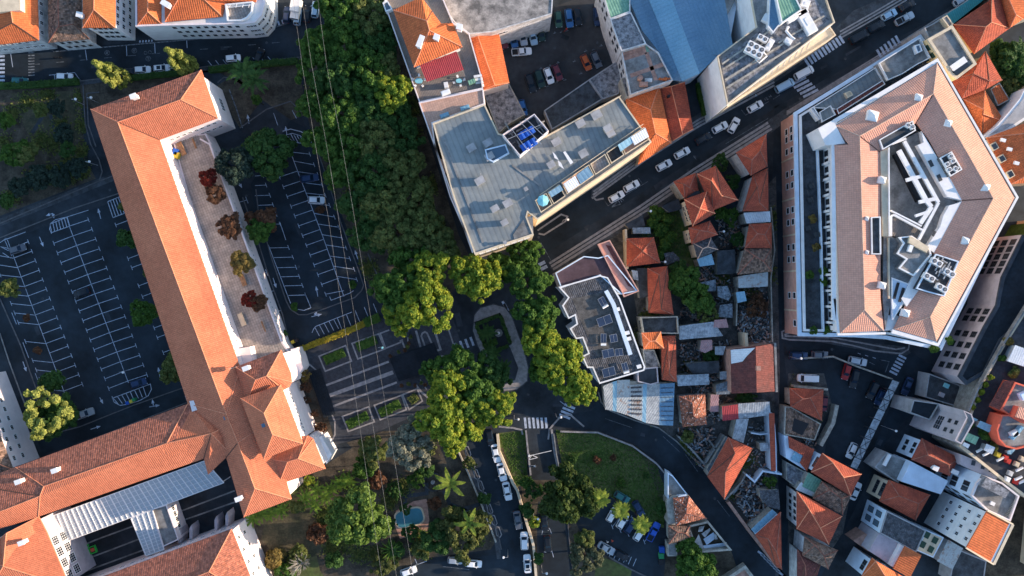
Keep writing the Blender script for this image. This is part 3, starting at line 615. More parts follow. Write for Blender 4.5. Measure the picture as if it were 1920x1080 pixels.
facade(sch, wd, nearest_edge(wd, 110, 1040, 12), (10.4, 7.2), 4, 2.2, 2.4, m0=.5, m1=1, bars=(3,2), fm='frame_white')
facade(sch, wc, nearest_edge(wc, 160, 935, 12), (5.0,), 10, 1.5, 1.6)
facade(sch, wg, nearest_edge(wg, 250, 1050, 12), (9.5, 5.8), 18, 1.4, 1.5); facade(sch, wg, nearest_edge(wg, 470, 1060, 12), (9.6, 5.8), 5, .8, 1.4)
# raised terrace along the long wing
TZ = 5.6
tp = [v.xy for v in PX([(322,258),(386,250),(396,270),(530,642),(545,664),(470,694),(440,680)], TZ)]
MB().prism(tp, 0, TZ).build('terrace', M[WP], sch); MB().prism(offs(tp, -.35), TZ, TZ + .03).build('paving', M['paving'], sch)
pw = MB(); ed = [P(x, y, TZ) for x, y in ((378,262),(396,272),(468,470),(530,640))]; pw.strip(ed, .35, TZ + .01, TZ + 1.0); pw.build('parapet', M[WP], sch)
ti = nearest_edge(tp, 470, 470, TZ); facade(sch, tp, ti, (3.9,), 40, .55, .8, m0=1, m1=1)
# inner block with the large window at the south end of the terrace, link block by the inner car park corner
blk([(446,654),(468,650),(474,680),(452,690)], 9, WP, 'wall'); 
lk = [(356,753),(372,748),(386,766),(363,776)]; blk([(355,752),(369,750),(379,765),(360,772)], 14.6, 'pinkwhite', 'stair_block')
# chimneys
def chimney(b, x, y, z, ang=-20, d=(1.2, .8, 1.6), m='white'):
    c = P(x, y, z); mb = MB(); mb.box((c.x, c.y, z), d, R(-ang)); mb.box((c.x, c.y, z + d[2] / 2 + .09), (d[0] + .25, d[1] + .25, .18), R(-ang)); return mb.build('chimney', M[m], b)
for x, y, z in ((253,182,16.0),(463,690,17.6),(106,881,16.4),(38,902,16.4),(449,934,16.2),(44,1016,15.6)): chimney(sch, x, y, z)
for x, y, z in ((424,783,16.2),(495,797,19.2),(465,798,15),(471,812,15)): 
    c = P(x, y, z); MB().box((c.x, c.y, z + .2), (.8, .8, .5), R(22)).build('skylight', M['glass_sky'], sch)
# east gable arched window of the top wing
# flagpole on the first pavilion
c = P(441, 686, 15); MB().tube([(c.x + .3, c.y - .2, 14.8), (c.x + .3, c.y - .2, 19.5)], .05, 6).build('flagpole', M['steel'], sch)
can = bld('glass_canopy', 'long glazed courtyard canopy with white ribs beside the lower school wing', [(78,972),(422,903)], 7, 'canopy')
def canopy(q, n, z0, z1, cross=4):
    a, b_, c_, d = P(*q[0], z1), P(*q[1], z1), P(*q[2], z0), P(*q[3], z0)      # a-b high side, d-c low side
    link('glazing', [a, b_, c_, d, *[v - Vector((0, 0, .05)) for v in (a, b_, c_, d)]], [(0, 3, 2, 1), (4, 5, 6, 7), (0, 1, 5, 4), (1, 2, 6, 5), (2, 3, 7, 6), (3, 0, 4, 7)], M['canopy_glass'], can)
    up = Vector((0, 0, .08)); m1 = MB()
    for i in range(n + 1): t = i / n; m1.beam(a.lerp(b_, t) + up, d.lerp(c_, t) + up, .22 if i % 2 == 0 else .10, .16)
    for j in range(cross + 1): t = j / cross; m1.beam(a.lerp(d, t) + up * .6, b_.lerp(c_, t) + up * .6, .07 if 0 < j < cross else .2, .1)
    m1.build('ribs', M['frame_white'], can)
gm = bpy.data.materials.new('canopy_glass'); gm.use_nodes = True; gb = gm.node_tree.nodes['Principled BSDF']; gb.inputs['Base Color'].default_value = (.50, .56, .60, 1); gb.inputs['Roughness'].default_value = .25
gb.inputs['Alpha'].default_value = .82; M['canopy_glass'] = gm
canopy([(80,974),(384,864),(420,905),(98,1025)], 34, 6.0, 7.2, 6); canopy([(246,972),(286,956),(308,1030),(274,1042)], 4, 5.6, 6.0, 12)
mb = MB(); 
for q in ((98,1020),(160,998),(232,974),(310,945),(415,905)): c = P(*q, 5.8); mb.tube([(c.x, c.y, 0), (c.x, c.y, 5.9)], .12, 6)
mb.build('posts', M['frame_white'], can)
# courtyards: block between them and garden strips
cb, cp = flatroof('pinkish white block with a row of windows between the two school courtyards', [(283,955),(312,946),(335,1012),(305,1026)], 6, 'concrete', 'pinkwhite', name='courtyard_block', par=.4)
facade(cb, cp, nearest_edge(cp, 325, 980, 5), (3.6,), 5, 1.4, 1.6, bars=(2,0))
mbp = MB()
for q in ([(126,1035),(180,1012),(240,990),(262,982)],[(135,1058),(200,1034),(268,1008)],[(310,965),(340,958),(440,920)],[(345,975),(450,938)],[(330,995),(338,990),(332,972),(316,978)],[(150,1075),(272,1030)],[(350,1005),(345,985)]): mbp.strip([P(*p) for p in q], .35, .03, .03)
struct('courtyard_edging', mbp, M['concrete'])
for k, (x, y) in enumerate(((350,995),(371,988),(417,972),(437,964))):
    c = P(x, y, 0); mb = MB(); 
    mb.prism([(c.x-.3, c.y-1.6), (c.x+.3, c.y-1.6), (c.x+.45, c.y+.6), (c.x+.1, c.y+1.7), (c.x-.35, c.y+.8)], 0, 4.2)
    tag(mb.build('buttress', M['wall_mauve']), ['short grey wall fin nearest the white courtyard block','second grey wall fin along the dark courtyard','third grey wall fin along the dark courtyard','last grey wall fin by the orange corner of the courtyard'][k], 'wall fin', 'wall fins in the right courtyard')
# ================================================================ HOUSES ALONG THE TOP
def T(b, mb, name, m): return mb.build(name, M[m] if isinstance(m, str) else m, b)
# far top-left corner house
b = bld('corner_house', 'orange roofed house with a pale roof deck at the far top left corner', [(72,75),(-60,-60)], 9, 'house')
roof(b, [(-70,90,9),(0,83,9),(72,75,9),(68,-60,9),(-70,-60,9)], [(24,43,11.6),(8,-60,11.6)], [(0,1,2,5),(2,3,6,5),(3,4,6),(4,0,5,6)], M['tile_orange'], caps=M['cap'], th=.3)
p = walls(b, [(-70,90),(72,75),(68,-60),(-70,-60)], 9, M['white_dirty'], over=.8); facade(b, p, nearest_edge(p, 20, 78, 6), (6.2, 3), 8, 1.1, 1.3, fm='frame_white')
facade(b, p, nearest_edge(p, 66, 20, 6), (6.2,3), 6, 1.0, 1.6)
MB().prism(PX([(-60,28),(38,19),(36,-50),(-60,-50)], 11.9), 10, 11.9).build('roof_deck', M['wall_cream'], b)
b = bld('old_house', 'old house with a weathered greyish brown tiled roof between two orange roofs', [(88,0),(165,75)], 7.5, 'house')
roof(b, [(88,-50,7.5),(152,-50,7.5),(152,62,7.5),(168,73,7.5),(91,80,7.5)], [(108,-40,9.6),(110,50,9.6),(137,45,9.2)], [(4,0,5,6),(0,1,5),(1,2,7,6,5),(2,3,7),(3,4,6,7)], M['tile_brown'], caps=M['cap_dim'])
p = walls(b, [(88,-50),(152,-50),(152,62),(168,73),(91,80)], 7.5, M['white_dirty'], over=.4); facade(b, p, nearest_edge(p, 130, 76, 5), (5.4, 2.4), 4, .85, 1.2, fm='frame_dark')
for k in range(6): window(b, (P(120+9*k, 86-.9*k).x, P(120+9*k, 86-.9*k).y, 1.5), R(-85), .8, 1.6)
b, p = house('tall white house with an orange hipped roof and a white chimney at its left', [(155,52),(155,-60),(216,-60),(216,52)], (176,18), (178,-70), 10.5, 13.2, 'tile_orange', 'white', 'cap', name='white_house')
facade(b, p, nearest_edge(p, 185, 56, 8), (8.8, 6.0, 3.0), 4, .85, 1.2, fm='frame_dark'); facade(b, p, nearest_edge(p, 216, 10, 8), (8.6, 5.8, 2.8), 7, 1.2, 1.5, m0=.5, fm='frame_white')
chimney(b, 153, 30, 11.2, 10, (1.2, .9, 1.8))
# the long white block
b = bld('long_white_block', 'long white block with two orange hipped roofs and a rounded flat roofed corner', [(260,45),(490,40)], 10, 'building')
roof(b, [(258,47,10),(257,-60,10),(302,-60,10),(302,44,10)], [(277,22,12),(278,-60,12)], [(0,3,4),(0,4,5,1),(3,2,5,4),(1,5,2)], M['tile_orange'], caps=M['cap'])
roof(b, [(309,41,10.4),(308,-60,10.4),(480,-60,10.4),(480,3,10.4),(422,6,10.4),(417,31,10.4)], [(338,-8,12.6),(384,0,12.2),(400,-60,12.4)], [(0,5,7,6),(5,4,7),(0,6,1),(4,3,2,8,7),(1,6,7,8,2)], M['tile_orange'], caps=M['cap'])
lw = [v.xy for v in PX([(254,50),(253,-60),(496,-60),(497,8),(491,28),(478,42),(455,45),(308,48)], 10)]
if area2(lw) < 0: lw = lw[::-1]
MB().prism(lw, 0, 10 - .3).build('wall', M['white'], b); MB().ring(lw, .4, 9.7, 10.05).build('cornice', M['pinkwhite'], b)
dk = PX([(424,10),(476,5),(475,25),(466,36),(455,41),(428,42)], 10); MB().prism(dk, 9.72, 9.76).build('roof_terrace', M['paving'], b); MB().ring([v.xy for v in dk], .3, 9.76, 10.9).build('parapet', M['white'], b)
i = nearest_edge(lw, 380, 46, 8); facade(b, lw, i, (8.4, 5.5, 2.6), 9, .85, 1.1, fm='frame_dark')
for q in ((470,42),(485,34),(494,18)): facade(b, lw, nearest_edge(lw, *q, 9), (8, 5, 2.2), 3, .9, 1.3, m0=.3)
chimney(b, 313, 9, 12.0, 30, (1.8, 1.0, 1.6))
mb = MB(); 
for k in range(4): mb.beam(P(430+12*k,14,10.9), P(432+12*k,8,10.9), .1, .1)
mb.beam(P(428,14,10.9), P(474,9,10.9), .12, .12); mb.beam(P(428,9,10.9), P(474,4,10.9), .12, .12); mb.build('pergola', M['frame_white'], b)
# ================================================================ APARTMENT BLOCK WITH THE TERRACE HOUSE
Z = 21
gb_, gp = flatroof('large apartment block with a blue grey membrane roof, vents and rooftop plant', [(811,231),(909,195),(935,250),(1002,266),(1161,180),(1222,266),(1008,412),(990,399),(988,407),(1001,440),(890,477),(850,370)], Z, 'membrane', 'wall_cream', name='apartment_block', par=.35, pw=.3, pm='wall_cream')
# terraces along the street side (one floor lower), awnings and parasol are things of their own
tz = Z - .3
mb = MB()
dk_ = PX([(1002,381),(1208,238),(1217,266),(1010,404)], Z + .02)
def on(z0, px): return PX(px, z0)
TERR = [([(1003,376),(1024,362),(1036,384),(1014,399)], 'deck_boards'), ([(1026,361),(1048,346),(1060,368),(1038,383)], 'concrete_dark'), ([(1052,343),(1104,309),(1114,329),(1063,364)], 'terracotta'), ([(1106,308),(1134,289),(1144,309),(1116,328)], 'paving'), ([(1136,287),(1160,271),(1170,291),(1146,307)], 'concrete_dark'), ([(1162,270),(1207,239),(1216,262),(1172,290)], 'terracotta')]
for q, m in TERR: MB().prism(on(Z, q), Z - .29, Z - .2).build('terrace_floor', M[m], gb_); MB().ring([v.xy for v in on(Z, q)], .16, Z - .2, Z + .55).build('terrace_wall', M['wall_cream'], gb_)
# roof seams and raised kerb lines, railings
mb = MB()
for a, q in (((832,262),(905,455)),((1005,372),(1200,240)),((960,310),(1015,350))): mb.beam(P(*a, Z - .25), P(*q, Z - .25), .35, .18)
mb.build('roof_kerb', M['concrete'], gb_)
mb = MB(); 
pts = [P(1012+i*19.3, 366-i*13.2, Z) for i in range(11)]
for c in pts: mb.tube([(c.x, c.y, Z-.3), (c.x, c.y, Z+.8)], .05, 5)
mb.tube([(c.x, c.y, Z+.8) for c in pts], .05, 5); mb.tube([(c.x, c.y, Z+.3) for c in pts], .04, 5)
pts = [P(1024+i*15.5, 258-i*8.6, Z) for i in range(10)]
for c in pts: mb.tube([(c.x, c.y, Z-.3), (c.x, c.y, Z+.8)], .05, 5)
mb.tube([(c.x, c.y, Z+.8) for c in pts], .05, 5); mb.build('railing', M['wall_cream'], gb_)
def vent(x, y, dx=1.5, dy=1.0, h=1.2, ang=-30, m='wall_cream'):
    c = P(x, y, Z); mb = MB(); mb.box((c.x, c.y, Z - .3 + h / 2), (dx, dy, h), R(-ang)); o = mb.build('roof_vent', M[m], gb_)
    MB().box((c.x, c.y, Z - .3 + h + .1), (dx + .35, dy + .35, .14), R(-ang)).build('cap', M['wall_grey'], o)
for a in ((900,340,1.7,1.2,1.3),(884,278,1.5,1.2,.9),(918,294,1.6,1.2,.9),(928,392,1.4,1.0,1.5),(952,382,1.6,1.2,1.6),(946,418,1.2,.9,1.4),(1033,310,1.3,1.1,1.3),(1093,289,1.5,1.3,1.2),(1118,216,1.8,1.4,.7),(1088,232,1.6,1.2,.7),(1138,243,1.4,1.1,1.7),(1144,251,1.4,1.1,1.1),(1043,267,1.6,1.2,.9),(986,355,.5,.5,1.0),(947,455,.4,.4,.9),(915,268,1.6,1.2,.6)): vent(*a)
MB().prism(PX([(984,408),(999,404),(1000,438),(965,452),(962,440)], Z), Z - .29, Z - .15).build('roof_slab', M['concrete'], gb_)
c = P(902, 330, Z); MB().tube([(c.x, c.y, Z), (c.x, c.y, Z + 4)], .04, 5).build('antenna', M['steel'], gb_)
# west balconies
for y0 in (300, 345, 385, 420): 
    x0 = 822 + (y0 - 300) * .46; q = [(x0,y0),(x0+9,y0-3),(x0+19,y0+22),(x0+10,y0+25)]
    MB().prism(PX(q, Z - 3.2), Z - 4.4, Z - 3.2).build('balcony', M['brick'], gb_)
facade(gb_, gp, nearest_edge(gp, 950, 458, 20), (18, 15), 8, 1.2, 1.3)
# rooftop machine room with blue tanks
pr, pp = flatroof('rooftop machine room with an open top full of pipes on the blue grey roof', [(942,252),(1002,213),(1029,245),(975,292)], Z + 3.2, 'concrete_dark', 'pinkwhite', name='machine_room', par=2.2, pw=.15, z0=Z - .3)
mb = MB()
for a, q in (((958,240),(995,290)),((975,228),(1015,270)),((950,262),(1018,232)),((985,222),(1020,255))): mb.beam(P(*a, Z + 3.3), P(*q, Z + 3.3), .1, .1)
mb.build('roof_beams', M['steel'], pr)
rr = random.Random(5); mb = MB()
for k in range(26): c = P(950 + rr.random()*70, 225 + rr.random()*55, Z + 1); mb.box((c.x, c.y, Z + 1 + rr.random()), (rr.uniform(.3,1.8), .25, .25), rr.choice([.5, 2.1]))
mb.build('pipework', M['concrete'], pr)
for k, (x, y) in enumerate(((979,254),(987,249),(996,244),(983,276),(991,271),(1000,266))):
    c = P(x, y, Z + 3); a = R(30); 
    t = MB().tube([(c.x - .75*math.cos(a+1.57), c.y - .75*math.sin(a+1.57), Z + 2.6), (c.x - .5*math.cos(a+1.57), c.y - .5*math.sin(a+1.57), Z + 2.6),(c.x + .75*math.cos(a+1.57), c.y + .75*math.sin(a+1.57), Z + 2.6)], .7, 12).build('water_tank', M['blue'], None, smooth=False)
    tag(t, ['blue water tank, left one of the upper row in the machine room','blue water tank, middle one of the upper row in the machine room','blue water tank, right one of the upper row in the machine room','blue water tank, left one of the lower row in the machine room','blue water tank, middle one of the lower row in the machine room','blue water tank, right one of the lower row in the machine room'][k], 'water tank', 'blue tanks on the apartment block')
sb, sp_ = flatroof('small white plant box with a glazed top beside the machine room', [(909,280),(948,270),(955,287),(925,304),(913,298)], Z + .8, 'glass_sky', 'wall_blue_shade', name='plant_box', par=.5, z0=Z - .3)
# white shade sails
for k, (q, lab) in enumerate((([(1036,284),(1042,290),(1048,300),(1040,296)], 'small white curved shade sail on the grey roof, upper one'), ([(1046,300),(1052,305),(1058,317),(1048,310)], 'small white curved shade sail on the grey roof, lower one'), ([(1056,285),(1060,283),(1075,304),(1070,308)], 'long narrow white panel lying on the grey roof'))):
    t = MB().prism(PX(q, Z + 1), Z + .7, Z + .76, bottom=True).build('shade_sail', M['white']); tag(t, lab, 'shade sail')
def awning(px, z, m, label, name='awning', cat='awning', h=.12, legs=True, zz=None):
    ps = PX(px, z); c = sum(ps, Vector()) / len(ps); t = thing(name, label, cat, (c.x, c.y, z - 2.2)); lo = .0
    vs = [Vector((v.x, v.y, z + (.25 if i < 2 else -.15))) for i, v in enumerate(ps)]
    link('canopy', vs + [v - Vector((0, 0, h)) for v in vs], [(0,3,2,1),(4,5,6,7),(0,1,5,4),(1,2,6,5),(2,3,7,6),(3,0,4,7)], M[m], t)
    if legs:
        mb = MB()
        for v in vs: mb.tube([(c.x + (v.x - c.x) * .92, c.y + (v.y - c.y) * .92, z - 2.2), (c.x + (v.x - c.x) * .92, c.y + (v.y - c.y) * .92, v.z - .13)], .05, 6)
        mb.build('frame', M['steel'], t)
    return t
awning([(1028,361),(1050,347),(1056,356),(1034,370)], Z + 1.6, 'metal_blue', 'pale blue ribbed awning next to the aqua parasol')
awning([(1056,345),(1078,330),(1087,346),(1066,361)], Z + 1.6, 'metal_white', 'pale ribbed awning over the wide terracotta terrace, left half')
awning([(1080,329),(1102,312),(1112,328),(1089,345)], Z + 1.6, 'metal_blue', 'blue and white ribbed awning over the wide terracotta terrace, right half')
awning([(1158,272),(1186,254),(1192,264),(1164,284)], Z + 1.6, 'metal_bluelight', 'bright blue striped awning at the top end of the block')
awning([(1182,258),(1210,240),(1217,256),(1190,272)], Z + 1.6, 'metal_white', 'white and blue striped awning on the outer corner of the block')
def parasol(x, y, z, r, m, label):
    c = P(x, y, z); t = thing('parasol', label, 'parasol', (c.x, c.y, z - 2.3)); n = 8
    vs = [Vector((c.x, c.y, z + .35))] + [Vector((c.x + r * math.cos(i * math.pi / 4), c.y + r * math.sin(i * math.pi / 4), z - .1)) for i in range(n)]
    link('canopy', vs + [v - Vector((0, 0, .05)) for v in vs], [(0, 1 + i, 1 + (i + 1) % n) for i in range(n)] + [(9, 10 + (i + 1) % n, 10 + i) for i in range(n)] + [(1 + i, 10 + i, 10 + (i + 1) % n, 1 + (i + 1) % n) for i in range(n)], M[m], t)
    MB().tube([(c.x, c.y, z - 2.3), (c.x, c.y, z + .3)], .04, 6).build('pole', M['steel'], t); return t
parasol(1018, 376, Z + 2, 1.25, 'aqua', 'large aqua blue parasol on the corner terrace of the apartment block')
# terrace house on top of the neighbouring block
tb, tpp = flatroof('pale block with a wooden roof terrace carrying the orange roofed penthouse', [(719,4),(738,-30),(820,-30),(850,42),(880,62),(902,140),(906,166),(786,192)], 15.5, 'deck_boards', 'pinkwhite', name='terrace_block', par=.8)
ob = bld('penthouse', 'penthouse under an orange tiled hipped roof with two white chimneys', [(737,19),(867,88)], 18.5, 'house')
roof(ob, [(737,19,18.5),(790,-6,18.5),(810,21,18.5),(827,44,18.5),(849,43,18.5),(867,88,18.5),(776,126,18.5)], [(800,39,21),(805,57,21)], [(0,1,2,7),(2,3,4,5,8,7),(5,6,8),(6,0,7,8)], M['tile_orange'], caps=M['cap'])
pw_ = [v.xy for v in PX([(737,19),(790,-6),(810,21),(827,44),(849,43),(867,88),(776,126)], 18.5)]; pw_ = offs(pw_, -.5)
MB().prism(pw_, 14.7, 18.25).build('wall', M['white'], ob)
chimney(ob, 789, 80, 20.2, -68, (2.4, .9, 1.8)); chimney(ob, 819, 72, 20.2, 20, (1.0, 1.0, 1.8)); chimney(ob, 862, 53, 18.6, 15, (1.0, 1.0, 2.0))
a = awning([(787,123),(856,97),(870,130),(800,153)], 17.3, 'metal_red', 'dark red ribbed veranda roof below the orange penthouse roof', name='veranda_roof', cat='veranda roof')
hb, _ = flatroof('flat pinkish roof terrace partly in the sun between the penthouse deck and the grey roof', [(785,192),(906,166),(909,195),(811,231),(816,272),(845,368),(889,470),(885,474)], 18, 'terracotta', 'pinkwhite', name='lower_terrace_block', par=.3)
sb_, _ = flatroof('small white skylight box at the left corner above the dark street', [(717,5),(727,1),(736,17),(723,22)], 16.2, 'glass_sky', 'white', name='skylight_box', par=.5, z0=14)
# garden tables, chairs on the deck
def table_set(x, y, z, m, label, n=5, r=.9):
    c = P(x, y, z); t = thing('garden_table', label, 'table', (c.x, c.y, z)); mb = MB(); mb.prism([(c.x + r * math.cos(i*.628), c.y + r * .7 * math.sin(i*.628)) for i in range(10)], z + .68, z + .74, bottom=True); mb.build('tabletop', M[m], t)
    for s1 in (-1, 1):
        for s2 in (-1, 1): MB().tube([(c.x + s1*.5, c.y + s2*.35, z), (c.x + s1*.5, c.y + s2*.35, z + .7)], .04, 5).build('leg', M[m], t)
    for i in range(n):
        a = i * 2 * math.pi / n + .3; cx, cy = c.x + (r + .45) * math.cos(a), c.y + (r + .35) * math.sin(a)
        ch = thing('garden_chair', '', 'chair', (cx, cy, z), a); ch['label'] = 'white plastic chair on the ' + ['right','upper right','upper left','left','lower'][i] + ' side of the ' + label.split(' on ')[0]; ch['group'] = 'chairs round the ' + label.split(' on ')[0]
        link('seat', *(lambda q: (q.v, q.f))(MB().box((0, 0, .42), (.48, .48, .06))), M['white'], ch, local=True)
        link('backrest', *(lambda q: (q.v, q.f))(MB().box((.24, 0, .68), (.05, .46, .5))), M['white'], ch, local=True)
        for s1 in (-.2, .2):
            for s2 in (-.2, .2): link('leg', *(lambda q: (q.v, q.f))(MB().box((s1, s2, .2), (.05, .05, .4))), M['white'], ch, local=True)
table_set(786, 153, 14.8, 'aqua', 'large round pale blue table on the left of the deck'); table_set(861, 153, 14.8, 'aqua', 'small oval blue table on the right of the deck', 4, .7)
t = MB(); c = P(837, 161, 15); t.box((c.x, c.y, 15.4), (.9, 1.2, 1.2), R(10)); tag(t.build('cabinet', M['white']), 'white metal cabinet standing by the deck railing', 'cabinet')
t = MB(); c = P(885, 154, 15); t.box((c.x, c.y, 15.2), (1.6, .9, .8), R(20)); tag(t.build('green_tank', M['metal_green']), 'small green tank beside the stairs at the deck corner', 'tank')
mb = MB()
for k in range(4): c = P(896+k*1.2, 143+k*5, 15.5); mb.box((c.x, c.y, 15.6 - k * .5), (1.8, .5, .5), R(10))
tag(mb.build('roof_stairs', M['white']), 'short white stepped stair at the right corner of the deck', 'stairs')
# sundry roof gear on the terracotta strip
for k, (x, y, dx, dy, m, lab) in enumerate(((836,174,2,1,'white','low white box on the deck parapet'),(834,217,2.0,.9,'metal_bluelight','pale blue skylight near the grey roof edge'),(872,203,2.0,.9,'metal_bluelight','pale blue skylight on the shaded pink terrace'),(862,218,2.2,1.3,'wall_cream','pair of cream vent boxes on the grey roof edge'))):
    c = P(x, y, 18); t = MB().box((c.x, c.y, 18.2), (dx, dy, .8), R(20)); t.box((c.x, c.y, 18.65), (dx - .3, dy - .3, .1), R(20)); tag(t.build('skylight' if 'sky' in lab else 'roof_box', M[m]), lab, 'skylight' if 'sky' in lab else 'roof box')
# long orange lean-to and the big stained concrete roof
b = bld('orange_annex', 'narrow annex with a long two-tone orange roof beside the yard', [(882,70),(955,155)], 9, 'house')
roof(b, [(880,72,9),(935,60,9),(955,155,9),(903,170,9)], [(896,68,10.2),(928,160,10.2)], [(0,4,5,3),(4,1,2,5),(0,1,4),(2,3,5)], M['tile_orange'], caps=M['cap'])
walls(b, [(880,72),(935,60),(955,155),(903,170)], 9, M['pinkwhite'], over=.2)
b, p = flatroof('wide building with a stained pale concrete roof and a white wall above the yard', [(798,-30),(1040,-60),(1035,26),(922,60),(880,64),(852,42)], 12, 'concrete_stain', 'white_dirty', name='concrete_roof_building', par=.2)
facade(b, p, nearest_edge(p, 980, 45, 11), (9.6,), 6, 1.2, .6, m0=3); facade(b, p, nearest_edge(p, 980, 45, 11), (9.2,), 1, 2.6, 1.2, m0=1, m1=10)
b, p = flatroof('low shed with a dark flat roof along the car yard', [(1020,207),(1104,149),(1130,186),(1035,243)], 4, 'concrete_dark', 'wall_grey', name='low_shed', par=.2)
flatroof('low shed with peeling grey and white roof next to the dark one', [(1104,149),(1160,112),(1168,138),(1160,176),(1130,186)], 4.4, 'slab_stain', 'wall_grey', name='peeling_shed', par=.2)
flatroof('rough unfinished concrete slabs beside the orange annex', [(905,172),(955,157),(985,215),(955,232),(935,250)], 3, 'slab_stain', 'wall_old', name='unfinished_slab', par=.15)
b, p = flatroof('building with a faded green roof between the yard and the blue roofs', [(1125,-30),(1182,-30),(1182,22),(1144,36)], 13, 'metal_green', 'white_dirty', name='green_roof_building', par=.3)
facade(b, p, nearest_edge(p, 1132, 10, 12), (11, 8), 3, 1, 1.4, fm='frame_dark')
b, p = flatroof('building with a mouldy grey and white slab roof', [(1144,36),(1183,22),(1212,82),(1165,96)], 13, 'slab_stain', 'white_dirty', name='mouldy_roof_building', par=.3)
facade(b, p, nearest_edge(p, 1155, 65, 12), (11, 8), 3, 1, 1.6, fm='frame_dark')
b, p = flatroof('building with a grey roof terrace crossed by terracotta walkways', [(1165,96),(1212,82),(1235,98),(1262,150),(1182,178)], 12, 'concrete', 'white_dirty', name='terracotta_terrace_building', par=.6)
facade(b, p, nearest_edge(p, 1172, 130, 12), (9.5, 6.5), 4, 1, 1.6, fm='frame_dark')
mb = MB()
for q, w_ in (([(1168,110),(1212,96)],1.1),([(1182,142),(1245,120)],.9),([(1212,98),(1230,150)],.9),([(1166,103),(1210,88)],.9)): mb.strip([P(*v, 11.5) for v in q], w_, 11.46, 11.48)
mb.build('walkways', M['brick'], b)
MB().strip([P(1170,106,11.5), P(1216,91,11.5)], 1.4, 11.46, 11.475).build('green_strip', M['metal_green'], b)
mb = MB()
for k in range(22): c = P(1236+rnd.random()*20, 147+rnd.random()*5-(k%5)*.6, 11.8); mb.box((c.x, c.y, 11.6+rnd.random()*.3), (.5,.25,.15), rnd.random()*3)
tag(mb.build('tile_stack', M['tile_orange']), 'heap of spare orange roof tiles on the grey terrace', 'roof tiles')
for x, y, d, lab in ((1200,147,(1.2,1.2,1.4),'dark rusty drum on the grey terrace'),(1216,150,(1.6,.8,.6),'pale boxes stacked on the grey terrace'),(1207,158,(1.8,1.0,1.0),'brown crate by the terrace edge')):
    c = P(x, y, 12); t = MB().prism([(c.x + d[0]/2*math.cos(i*.628), c.y + d[1]/2*math.sin(i*.628)) for i in range(10)] if 'drum' in lab else [v for v in [(c.x-d[0]/2,c.y-d[1]/2),(c.x+d[0]/2,c.y-d[1]/2),(c.x+d[0]/2,c.y+d[1]/2),(c.x-d[0]/2,c.y+d[1]/2)]], 11.4, 11.4 + d[2]); t.box((c.x, c.y, 11.4 + d[2] + .06), (d[0]*.6, d[1]*.6, .1)); tag(t.build('drum' if 'drum' in lab else 'crate', M['brick' if 'drum' in lab or 'brown' in lab else 'white_dirty']), lab, 'drum' if 'drum' in lab else 'crate')
flatroof('small shed top of rubble and slabs behind the orange hipped roof', [(1164,147),(1180,143),(1196,170),(1175,184)], 10, 'slab_stain', 'wall_old', name='slab_roof_annex', par=.3)
b = bld('blue_roof_hall', 'large hall with pale blue sheet metal roofs in several bands', [(1181,0),(1400,100)], 8, 'building')
def band_(q, z, m, name='roof'):
    ps = [P(*v) if len(v) == 3 else P(*v, z) for v in q]; n = len(ps); return link(name, ps + [v - Vector((0,0,.3)) for v in ps], [tuple(range(n)) if area2(ps) > 0 else tuple(range(n))[::-1], tuple(range(n, 2*n))[::-1] if area2(ps) > 0 else tuple(range(n, 2*n))] + [((i+1)%n, i, i+n, (i+1)%n+n) if area2(ps) > 0 else (i, (i+1)%n, (i+1)%n+n, i+n) for i in range(n)], M[m], b)
band_([(1181,2,9.0),(1190,-30,9.0),(1210,-30,10),(1279,152,10),(1260,150,9),(1236,98,9),(1204,57,9)], 9, 'metal_blue')
band_([(1205,-30,10.1),(1250,-30,11.2),(1312,138,11.2),(1279,152,10.1)], 10, 'metal_bluelight')
band_([(1250,-30,11.21),(1268,-30,10.8),(1325,100,10.8),(1345,105,10.6),(1312,138,11.21)], 11, 'metal_blue') 
band_([(1268,-30,10.79),(1352,-40,10.2),(1374,84,10.2),(1349,104,10.3),(1325,101,10.79)], 10, 'metal_blue')
band_([(1352,-40,10.19),(1400,-40,10.0),(1362,32,10.0),(1360,32,10.19)], 10, 'concrete')
walls(b, [(1185,0),(1190,-30),(1395,-38),(1372,84),(1314,136),(1279,150),(1238,98),(1208,57)], 10, M['wall_blue_shade'], over=.3, dz=1.2)
mb_b, mp = flatroof('long building with grey roof strips, white blank end walls and large ventilation units', [(1404,-60),(1404,-26),(1418,50),(1345,105),(1364,196),(1553,50),(1566,42),(1530,-60)], 19, 'concrete', 'white', name='ventilation_building', par=.6, pm='wall_cream')
MB().prism(PX([(1352,112),(1424,58),(1520,-20),(1556,36),(1366,180)], 19), 18.45, 18.5).build('gravel_strip', M['slab_stain'], mb_b)
mb = MB()
for k, (a, q) in enumerate((((1360,150),(1480,75)),((1354,120),(1440,60)),((1356,130),(1448,70)),((1362,165),(1500,80)),((1440,60),(1520,10)),((1460,80),(1545,30)))): mb.beam(P(*a, 18.9), P(*q, 18.9), .35, .3)
mb.build('roof_kerb', M['wall_old'], mb_b)
cb2, cp2 = flatroof('cream ledge with diagonal seams along the street front of the ventilation building', [(1358,176),(1553,44),(1568,66),(1364,200)], 13.5, 'wall_cream', 'wall_cream', name='street_canopy', par=.35, pm='wall_cream')
mb = MB()
for k in range(14): a = P(1376+11*k, 176-7.6*k, 13.2); q = P(1369+11*k, 192-7.6*k, 13.2); mb.beam(a, q, .12, .1)
mb.build('seams', M['wall_grey'], cb2)
